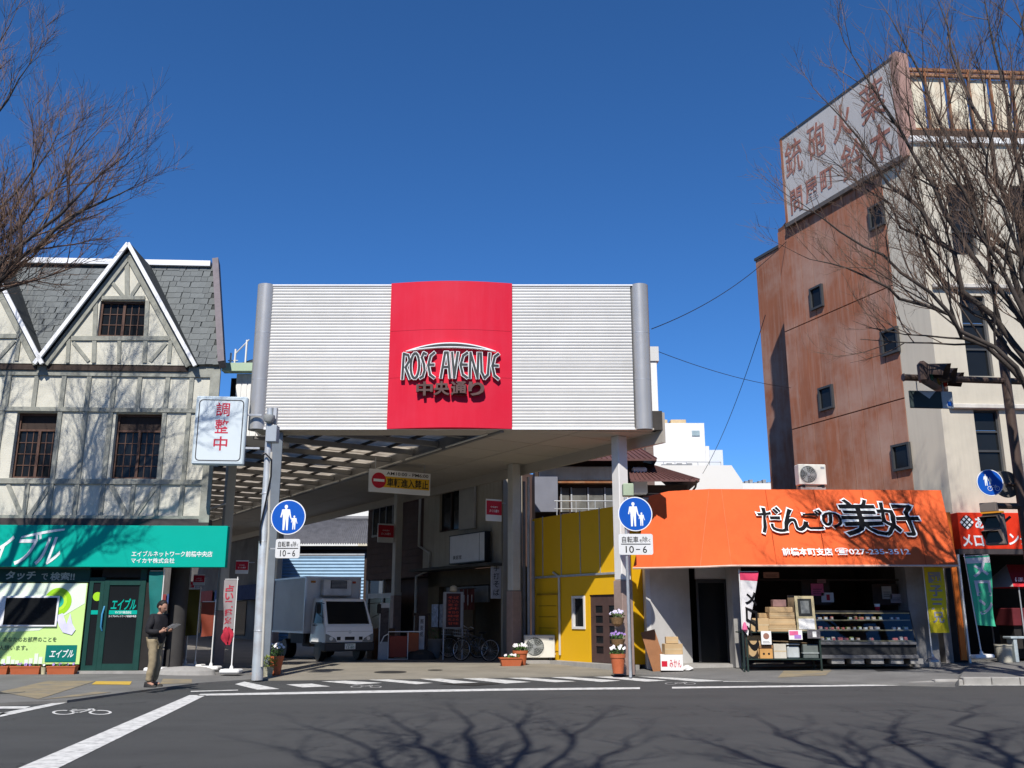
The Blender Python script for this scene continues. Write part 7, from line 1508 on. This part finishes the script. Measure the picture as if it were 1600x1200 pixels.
# overhead cables
def wire(label, a, b, sagv, r=.012):
    a, b = Vector(a), Vector(b); m = MB(); m.tube([a.lerp(b, k/20)+Vector((0, 0, -sagv*4*(k/20)*(1-k/20))) for k in range(21)], r, 5); o = m.build('overhead_cable', M_black); return tag(o, label, 'cable', 'overhead cables')
rb = SW.world(SW.xz(1229, 378)[0], -.02); wire('thin cable rising from the silver column to the roof of the terracotta wall', at(1018, 514, 24.0), (rb.x, rb.y, at(1192, 402, 34).z), .35)
wire('thin cable sagging from the silver column towards the terracotta wall', at(1020, 546, 24.0), tuple(at(1236, 606, 31.0)), .15, .009); wire('steep thin cable from the terracotta roof edge down to the white hall', at(1196, 492, 35.0), at(1098, 740, 49), .5, .014)
# ------------------------------------------------------------------ the man reading on the sidewalk
def skinned(verts, edges, radii, sub=2):
    """grow a continuous surface over a joint graph and return it as plain vertices and faces"""
    me = bpy.data.meshes.new('sk'); me.from_pydata(verts, edges, []); o = bpy.data.objects.new('sk', me); COL.objects.link(o)
    md = o.modifiers.new('s', 'SKIN'); md.use_smooth_shade = True; sm = o.modifiers.new('u', 'SUBSURF'); sm.levels = sub; sm.render_levels = sub
    for i, r_ in enumerate(radii):
        sv = me.skin_vertices[0].data[i]; sv.radius = r_ if hasattr(r_, '__len__') else (r_, r_); sv.use_root = (i == 0)
    bpy.context.view_layer.update(); dg = bpy.context.evaluated_depsgraph_get(); e = bpy.data.meshes.new_from_object(o.evaluated_get(dg), depsgraph=dg)
    V = [tuple(v.co) for v in e.vertices]; Fc = [tuple(p.vertices) for p in e.polygons]; bpy.data.objects.remove(o); return V, Fc
pm = gnd(237, 1077, .06); MAN = thing('person', 'man in a dark jacket and khaki trousers standing and reading a sheet', 'person', (pm.x, pm.y, ZL(pm.x, pm.y)-.006), R(-14))
M_skin = mat('skin', (.36, .20, .14), .6, .08, 6); M_jack = mat('black_jacket', (.016, .016, .019), .8, .25, 9, bump=.4, bscale=25); M_khaki = mat('khaki_trousers', (.27, .22, .14), .85, .12, 7, bump=.3, bscale=18); M_hair = mat('dark_hair', (.012, .010, .009), .6, .2, 30); M_shoe = mat('dark_shoe', (.02, .019, .018), .6)
J = dict(pel=(0, 0, .90), bel=(.02, 0, 1.06), che=(.015, 0, 1.25), neck=(.03, 0, 1.40), hd=(.055, 0, 1.46),
         sr=(.0, -.17, 1.33), er=(-.05, -.235, 1.06), wr=(.19, -.17, 1.06), hr=(.26, -.145, 1.09), sl=(.0, .17, 1.33), el=(-.01, .235, 1.06), wl=(.21, .13, 1.08), hl=(.28, .09, 1.11),
         hpr=(0, -.09, .86), kr=(.035, -.10, .47), ar=(-.02, -.105, .09), tr=(.12, -.12, .045), hpl=(0, .09, .86), kl=(.02, .10, .47), al=(-.05, .11, .09), tl=(.09, .13, .045))
def sk(names, edges, rad):
    idx = {n_: i for i, n_ in enumerate(names)}; return skinned([J[n_] for n_ in names], [(idx[a], idx[b]) for a, b in edges], [rad[n_] for n_ in names])
bn = ['pel', 'bel', 'che', 'neck', 'hd', 'sr', 'er', 'wr', 'hr', 'sl', 'el', 'wl', 'hl', 'hpr', 'kr', 'ar', 'tr', 'hpl', 'kl', 'al', 'tl']
be = [('pel', 'bel'), ('bel', 'che'), ('che', 'neck'), ('neck', 'hd'), ('che', 'sr'), ('sr', 'er'), ('er', 'wr'), ('wr', 'hr'), ('che', 'sl'), ('sl', 'el'), ('el', 'wl'), ('wl', 'hl'), ('pel', 'hpr'), ('hpr', 'kr'), ('kr', 'ar'), ('ar', 'tr'), ('pel', 'hpl'), ('hpl', 'kl'), ('kl', 'al'), ('al', 'tl')]
brad = dict(pel=.11, bel=.10, che=.11, neck=.05, hd=.05, sr=.055, er=.038, wr=.026, hr=.032, sl=.055, el=.038, wl=.026, hl=.032, hpr=.075, kr=.05, ar=.035, tr=.03, hpl=.075, kl=.05, al=.035, tl=.03)
V, Fc = sk(bn, be, brad); m = MB(); m.add(V, Fc)
# head with brow, nose, mouth, chin and ears
hc = Vector((.085, 0, 1.545)); tilt_ = R(22)
def headpt(u, v):
    a = 2*PI*u; b = PI*v; x, y, z = math.sin(b)*math.cos(a), math.sin(b)*math.sin(a), math.cos(b)
    X, Y, Z = x*.092, y*.074, z*.118
    if z < 0: X *= 1-.12*(-z); Y *= 1+.28*z; X += .016*(-z)*(x > 0)
    if x > .55 and abs(y) < .3 and -.45 < z < .12: X += .026*(1-abs(y)/.3)*(1-abs(z+.16)/.30)     # nose
    if x > .5 and .05 < z < .3: X += .006
    if x > .5 and abs(z+.02) < .1 and .22 < abs(y) < .6: X -= .008                                     # eye sockets
    if x > .6 and abs(z+.52) < .06: X += .006                                                              # lips
    if x > .3 and z < -.7: X += .012
    if x < -.3 and z > -.3: X -= .012
    p = Vector((X, Y, Z)); p.rotate(Matrix.Rotation(tilt_, 3, 'Y')); return hc+p
m.grid(headpt, 28, 18)
for s in (-1, 1): m.add(*(lambda q: (q.v, q.f))(MB().lathe([(.004, -.012), (.026, -.006), (.028, .002), (.012, .008)], (hc.x-.012, s*.078, hc.z-.008), 10, 'y')))
def hand(w_, h_, sgn):             # palm and five bent fingers closing on the sheet
    w_, h_ = Vector(w_), Vector(h_); d = (h_-w_).normalized(); sd_ = Vector((0, 0, 1)).cross(d).normalized()
    m.tube([w_, w_+d*.045, w_+d*.095], [.026, .034, .028], 9)
    for k, (o, l) in enumerate(((-.026, .052), (-.009, .062), (.009, .064), (.026, .055))):
        b = w_+d*.09+Vector((0, 0, o)); m.tube([b, b+d*l*.55+sd_*(-sgn)*.004, b+d*l*.8-sd_*sgn*.016, b+d*l*.85-sd_*sgn*.034], [.0095, .009, .008, .006], 6)
    b = w_+d*.035+Vector((0, 0, .03)); m.tube([b, b+Vector((0, 0, .022))+d*.022, b+Vector((0, 0, .026))+d*.05-sd_*sgn*.012], [.011, .010, .007], 6)
hand(J['wr'], J['hr'], -1); hand(J['wl'], J['hl'], 1)
m.build('body', M_skin, MAN, True, 70)
jn = ['che', 'bel', 'pel', 'hem', 'neck', 'sr', 'er', 'wr', 'sl', 'el', 'wl']; J['hem'] = (.005, 0, .80)
V, Fc = sk(jn, [('che', 'bel'), ('bel', 'pel'), ('pel', 'hem'), ('che', 'neck'), ('che', 'sr'), ('sr', 'er'), ('er', 'wr'), ('che', 'sl'), ('sl', 'el'), ('el', 'wl')], dict(hem=(.165, .155), che=(.18, .175), bel=(.185, .175), pel=(.175, .165), neck=.085, sr=.105, er=.078, wr=.055, sl=.105, el=.078, wl=.055))
m = MB(); m.add([(x+.008*noise.noise(Vector((x*9, y*9, z*9))), y+.01*noise.noise(Vector((x*8, y*8+3, z*11))), z) for x, y, z in V], Fc); m.build('jacket', M_jack, MAN, True, 80)
V, Fc = sk(['pel', 'hpr', 'kr', 'ar', 'hpl', 'kl', 'al'], [('pel', 'hpr'), ('hpr', 'kr'), ('kr', 'ar'), ('pel', 'hpl'), ('hpl', 'kl'), ('kl', 'al')], dict(pel=.125, hpr=.105, kr=.082, ar=.075, hpl=.105, kl=.082, al=.075))
m = MB(); m.add([(x+.012*noise.noise(Vector((x*7, y*7, z*12))), y+.012*noise.noise(Vector((x*7+5, y*7, z*12))), max(z, .05)) for x, y, z in V], Fc); m.build('trousers', M_khaki, MAN, True, 80)
for a, tt in (('ar', 'tr'), ('al', 'tl')):
    A = Vector(J[a]); B = Vector(J[tt]); m = MB()
    m.grid(lambda u, v: ((A.x-.075)+.27*u, A.y+(B.y-A.y)*u+(.048*math.sin(PI*min(1, u*.85+.12))**.5)*math.cos(PI*v), max(.002, .004+(.105-.065*u)*math.sin(PI*v))), 10, 8); m.build('shoe', M_shoe, MAN, True, 60)
m = MB()
def hairpt(u, v):
    p = headpt(u, v*.62)-hc; q = p.copy(); q.rotate(Matrix.Rotation(-tilt_, 3, 'Y')); k = 1.17+.06*noise.noise(Vector((u*20, v*16, 0)))
    if (q.x > .03 and v > .42) or (q.x > -.035 and v > .66): k = .93
    return hc+p*k+Vector((-.008, 0, .004))
m.grid(hairpt, 28, 14); m.build('hair', M_hair, MAN, True, 60)
for s in (-1, 1):
    e = Vector((.079, s*.03, .002)); e.rotate(Matrix.Rotation(tilt_, 3, 'Y')); MB().lathe([(0, -.006), (.009, -.003), (.011, 0), (.009, .003), (0, .006)], tuple(hc+e), 8, 'x').build('eye', M_black, MAN)
pc = MAN.matrix_basis @ Vector((.345, -.03, 1.15)); PPR = thing('paper_sheet', 'folded white sheet held up by the standing man', 'paper', (pc.x, pc.y, MAN.location.z+1.15)); PPR.rotation_euler = (R(0), R(-28), R(-14))
m = MB(); m.grid(lambda u, v: (-.06+.20*u, -.13+.26*v, .012*math.sin(v*PI)-.02*abs(v-.5)), 6, 8); m.build('sheet', M_paper, PPR, True, 60)
for k in range(4): BX(-.03, .11, -.1+k*.055, -.085+k*.055, .016, .019).build('printed_line', mat('grey_ink2', (.3, .3, .32), .6), PPR)
# ------------------------------------------------------------------ bare zelkova trees
M_bark = mat('zelkova_bark', (.06, .049, .042), .9, .25, 6, bump=.5, bscale=20, dirt=(.045, .036, .03), damt=.5); M_twig = mat('zelkova_twig', (.125, .084, .062), .9, .2, 3)
M_twigw = mat('zelkova_twig_warm', (.165, .105, .074), .9, .2, 3)
def tree(label, base, fork, limbs, seed, r0=.24, dens=1.0, tw=.0032, lk=.6):
    rg = random.Random(seed); t = thing('bare_tree', label, 'tree', tuple(base)); b0 = Vector(base); tr_, cr = MB(), MB()
    def twigs(mb, p, d, L, r, lvl):
        n_ = (5, 4, 3, 3)[lvl]; pts = [p]; q = p; dd = d.copy()
        for k in range(n_):
            dd = (dd+Vector((rg.gauss(0, .10), rg.gauss(0, .10), rg.gauss(.07, .09)))).normalized(); q = q+dd*(L/n_); pts.append(q)
        rt = max(tw*.55, r*.3); mb.tube(pts, [max(tw*.55, r+(rt-r)*k/n_) for k in range(n_+1)], (5, 4, 3, 3)[lvl], False)
        if lvl >= 3: return
        nk = int((7, 6, 5)[lvl]*dens+rg.random())
        for k in range(nk):
            f = rg.uniform(.2, 1); i = min(n_-1, int(f*n_)); pp_ = pts[i].lerp(pts[i+1], f*n_-i); tg = (pts[i+1]-pts[i]).normalized()
            ax = tg.cross(Vector((rg.gauss(0, 1), rg.gauss(0, 1), rg.gauss(0, 1)))).normalized(); nd = tg.copy(); nd.rotate(Matrix.Rotation(R(rg.uniform(18, 48)), 3, ax)); nd = (nd+Vector((0, 0, .18))).normalized()
            twigs(cr, pp_, nd, L*rg.uniform(.42, .68), max(tw, r*.48), lvl+1)
    F0 = Vector(fork)-b0
    tr_.tube([(0, 0, -.1), (0, 0, .25), F0*.5+Vector((.04, 0, 0)), F0], [r0*1.45, r0*1.08, r0*.95, r0*.9], 12)
    for tgt, ctl, rl, full in limbs:
        P0, P2, P1 = F0-Vector((0, 0, .15)), Vector(tgt)-b0, Vector(ctl)-b0; n_ = 14; pts = []
        for k in range(n_+1):
            u = k/n_; p = P0*(1-u)**2+P1*2*u*(1-u)+P2*u*u; w_ = .10*math.sin(u*PI); pts.append(p+Vector((rg.gauss(0, w_), rg.gauss(0, w_), rg.gauss(0, w_*.7))))
        tr_.tube(pts, [rl*lk*(1-k/n_)**.8+.007 for k in range(n_+1)], 8, False)
        nb = int(full*1.25*(.4+.6*dens))
        for k in range(nb):
            f = 1-rg.random()**1.2*.72; i = min(n_-1, int(f*n_)); pp_ = pts[i].lerp(pts[i+1], f*n_-i); tg = (pts[i+1]-pts[i]).normalized(); ax = tg.cross(Vector((rg.gauss(0, 1), rg.gauss(0, 1), rg.gauss(0, .6)))).normalized(); nd = tg.copy(); nd.rotate(Matrix.Rotation(R(rg.uniform(20, 50)), 3, ax)); nd = (nd+Vector((0, 0, .25))).normalized()
            twigs(tr_ if f < .5 else cr, pp_, nd, rg.uniform(1.0, 2.1)*(1.35-.7*f), max(.008, rl*lk*(1-f)**.8*.55+.005), 0 if f < .75 else 1)
        twigs(cr, pts[-1], (pts[-1]-pts[-2]).normalized(), 1.0, .010, 1)
    tr_.build('trunk', M_bark, t, True, 60); cr.build('crown', M_twigw if seed == 3 else M_twig, t)
    return t
W_ = lambda px, py, Y: tuple(at(px, py, Y))
tree('bare tree whose branches reach over the slate roof from the left', (-14.9, 19.0, .1), (-14.6, 19.0, 4.6),
     [(W_(212, 290, 19), W_(30, 368, 19), .13, 15), (W_(185, 252, 18.6), W_(20, 370, 18.8), .12, 15), (W_(140, 215, 19.5), W_(20, 380, 19.4), .11, 15), (W_(92, 205, 20), W_(-10, 390, 20), .10, 13), (W_(70, 215, 19), W_(-20, 400, 19), .09, 10), (W_(50, 95, 18.6), W_(-110, 300, 18.6), .10, 13), (W_(15, 40, 18), W_(-140, 270, 18), .09, 9), (W_(-60, 120, 20), W_(-170, 320, 20), .10, 6), (W_(-200, 60, 18), W_(-260, 300, 18), .12, 6), (W_(-420, 150, 19), W_(-400, 400, 19), .12, 6), (W_(172, 325, 20.0), W_(20, 385, 20), .08, 9)], 3, .24, .84)
tree('bare tree whose branches fan in front of the tall corner building', (12.1, 18.1, .2), (11.5, 18.0, 4.6),
     [(W_(1282, 150, 18), W_(1490, 400, 18), .13, 15), (W_(1325, 75, 17.4), W_(1520, 380, 17.6), .12, 15), (W_(1395, 35, 18.4), W_(1540, 330, 18.2), .13, 15), (W_(1465, 0, 17.6), W_(1570, 300, 17.8), .13, 15), (W_(1535, -20, 18.6), W_(1590, 280, 18.4), .12, 13), (W_(1265, 405, 18), W_(1480, 440, 18), .09, 12), (W_(1255, 320, 17.2), W_(1470, 450, 17.5), .09, 12), (W_(1300, 250, 19), W_(1500, 420, 18.6), .09, 12), (W_(1600, -60, 17.5), W_(1620, 280, 17.6), .12, 10), (W_(1750, -40, 18.5), W_(1700, 300, 18.3), .12, 6), (W_(1900, 120, 18), W_(1800, 380, 18), .12, 5), (W_(1420, 160, 17), W_(1560, 400, 17.4), .10, 13), (W_(1500, 130, 16.8), W_(1590, 380, 17.2), .10, 12), (W_(1570, 140, 19), W_(1620, 360, 18.6), .10, 10)], 8, .24, .72)
sdir = Vector((math.sin(SUN_AZ)*math.cos(SUN_EL), math.cos(SUN_AZ)*math.cos(SUN_EL), -math.sin(SUN_EL)))
def up_from(px, py, z):            # the point at height z whose shadow falls on this spot of the road
    g_ = gnd(px, py, 0); return tuple(g_-sdir*(z/math.sin(SUN_EL)))
def sl(px, py, z, cx, cy, cz, r_, f): return (up_from(px, py, z), up_from(cx, cy, cz), r_, f)
tree('bare street tree behind the viewer that shades the road', (-.9, -1.6, .13), (-.8, -1.2, 3.6),
     [sl(460, 1128, 11.5, 760, 1210, 7.5, .09, 12), sl(590, 1112, 12, 770, 1180, 7.5, .09, 13), sl(700, 1100, 12.5, 800, 1160, 8, .09, 12), sl(830, 1100, 12.5, 800, 1160, 8, .10, 12), sl(950, 1112, 12, 850, 1170, 8, .08, 12), sl(640, 1150, 10, 760, 1200, 7, .09, 10), sl(420, 1165, 9.5, 700, 1230, 6.5, .08, 10), sl(1010, 1140, 11, 870, 1200, 7.5, .07, 10)], 5, .22, .5, .004, .8)
tree('second bare street tree behind the viewer on the right', (3.6, -1.9, .13), (3.2, -1.2, 3.8),
     [sl(1080, 1150, 10.5, 1240, 1200, 7, .09, 12), sl(1180, 1120, 12, 1255, 1160, 8, .08, 11), sl(1420, 1118, 12, 1270, 1160, 8, .09, 12), sl(1600, 1136, 11.5, 1380, 1155, 8.5, .11, 12), sl(1540, 1100, 13, 1420, 1130, 9, .07, 9), sl(1330, 1140, 11, 1262, 1180, 7.5, .08, 10)], 6, .22, .5, .004, .8)
set_texts()
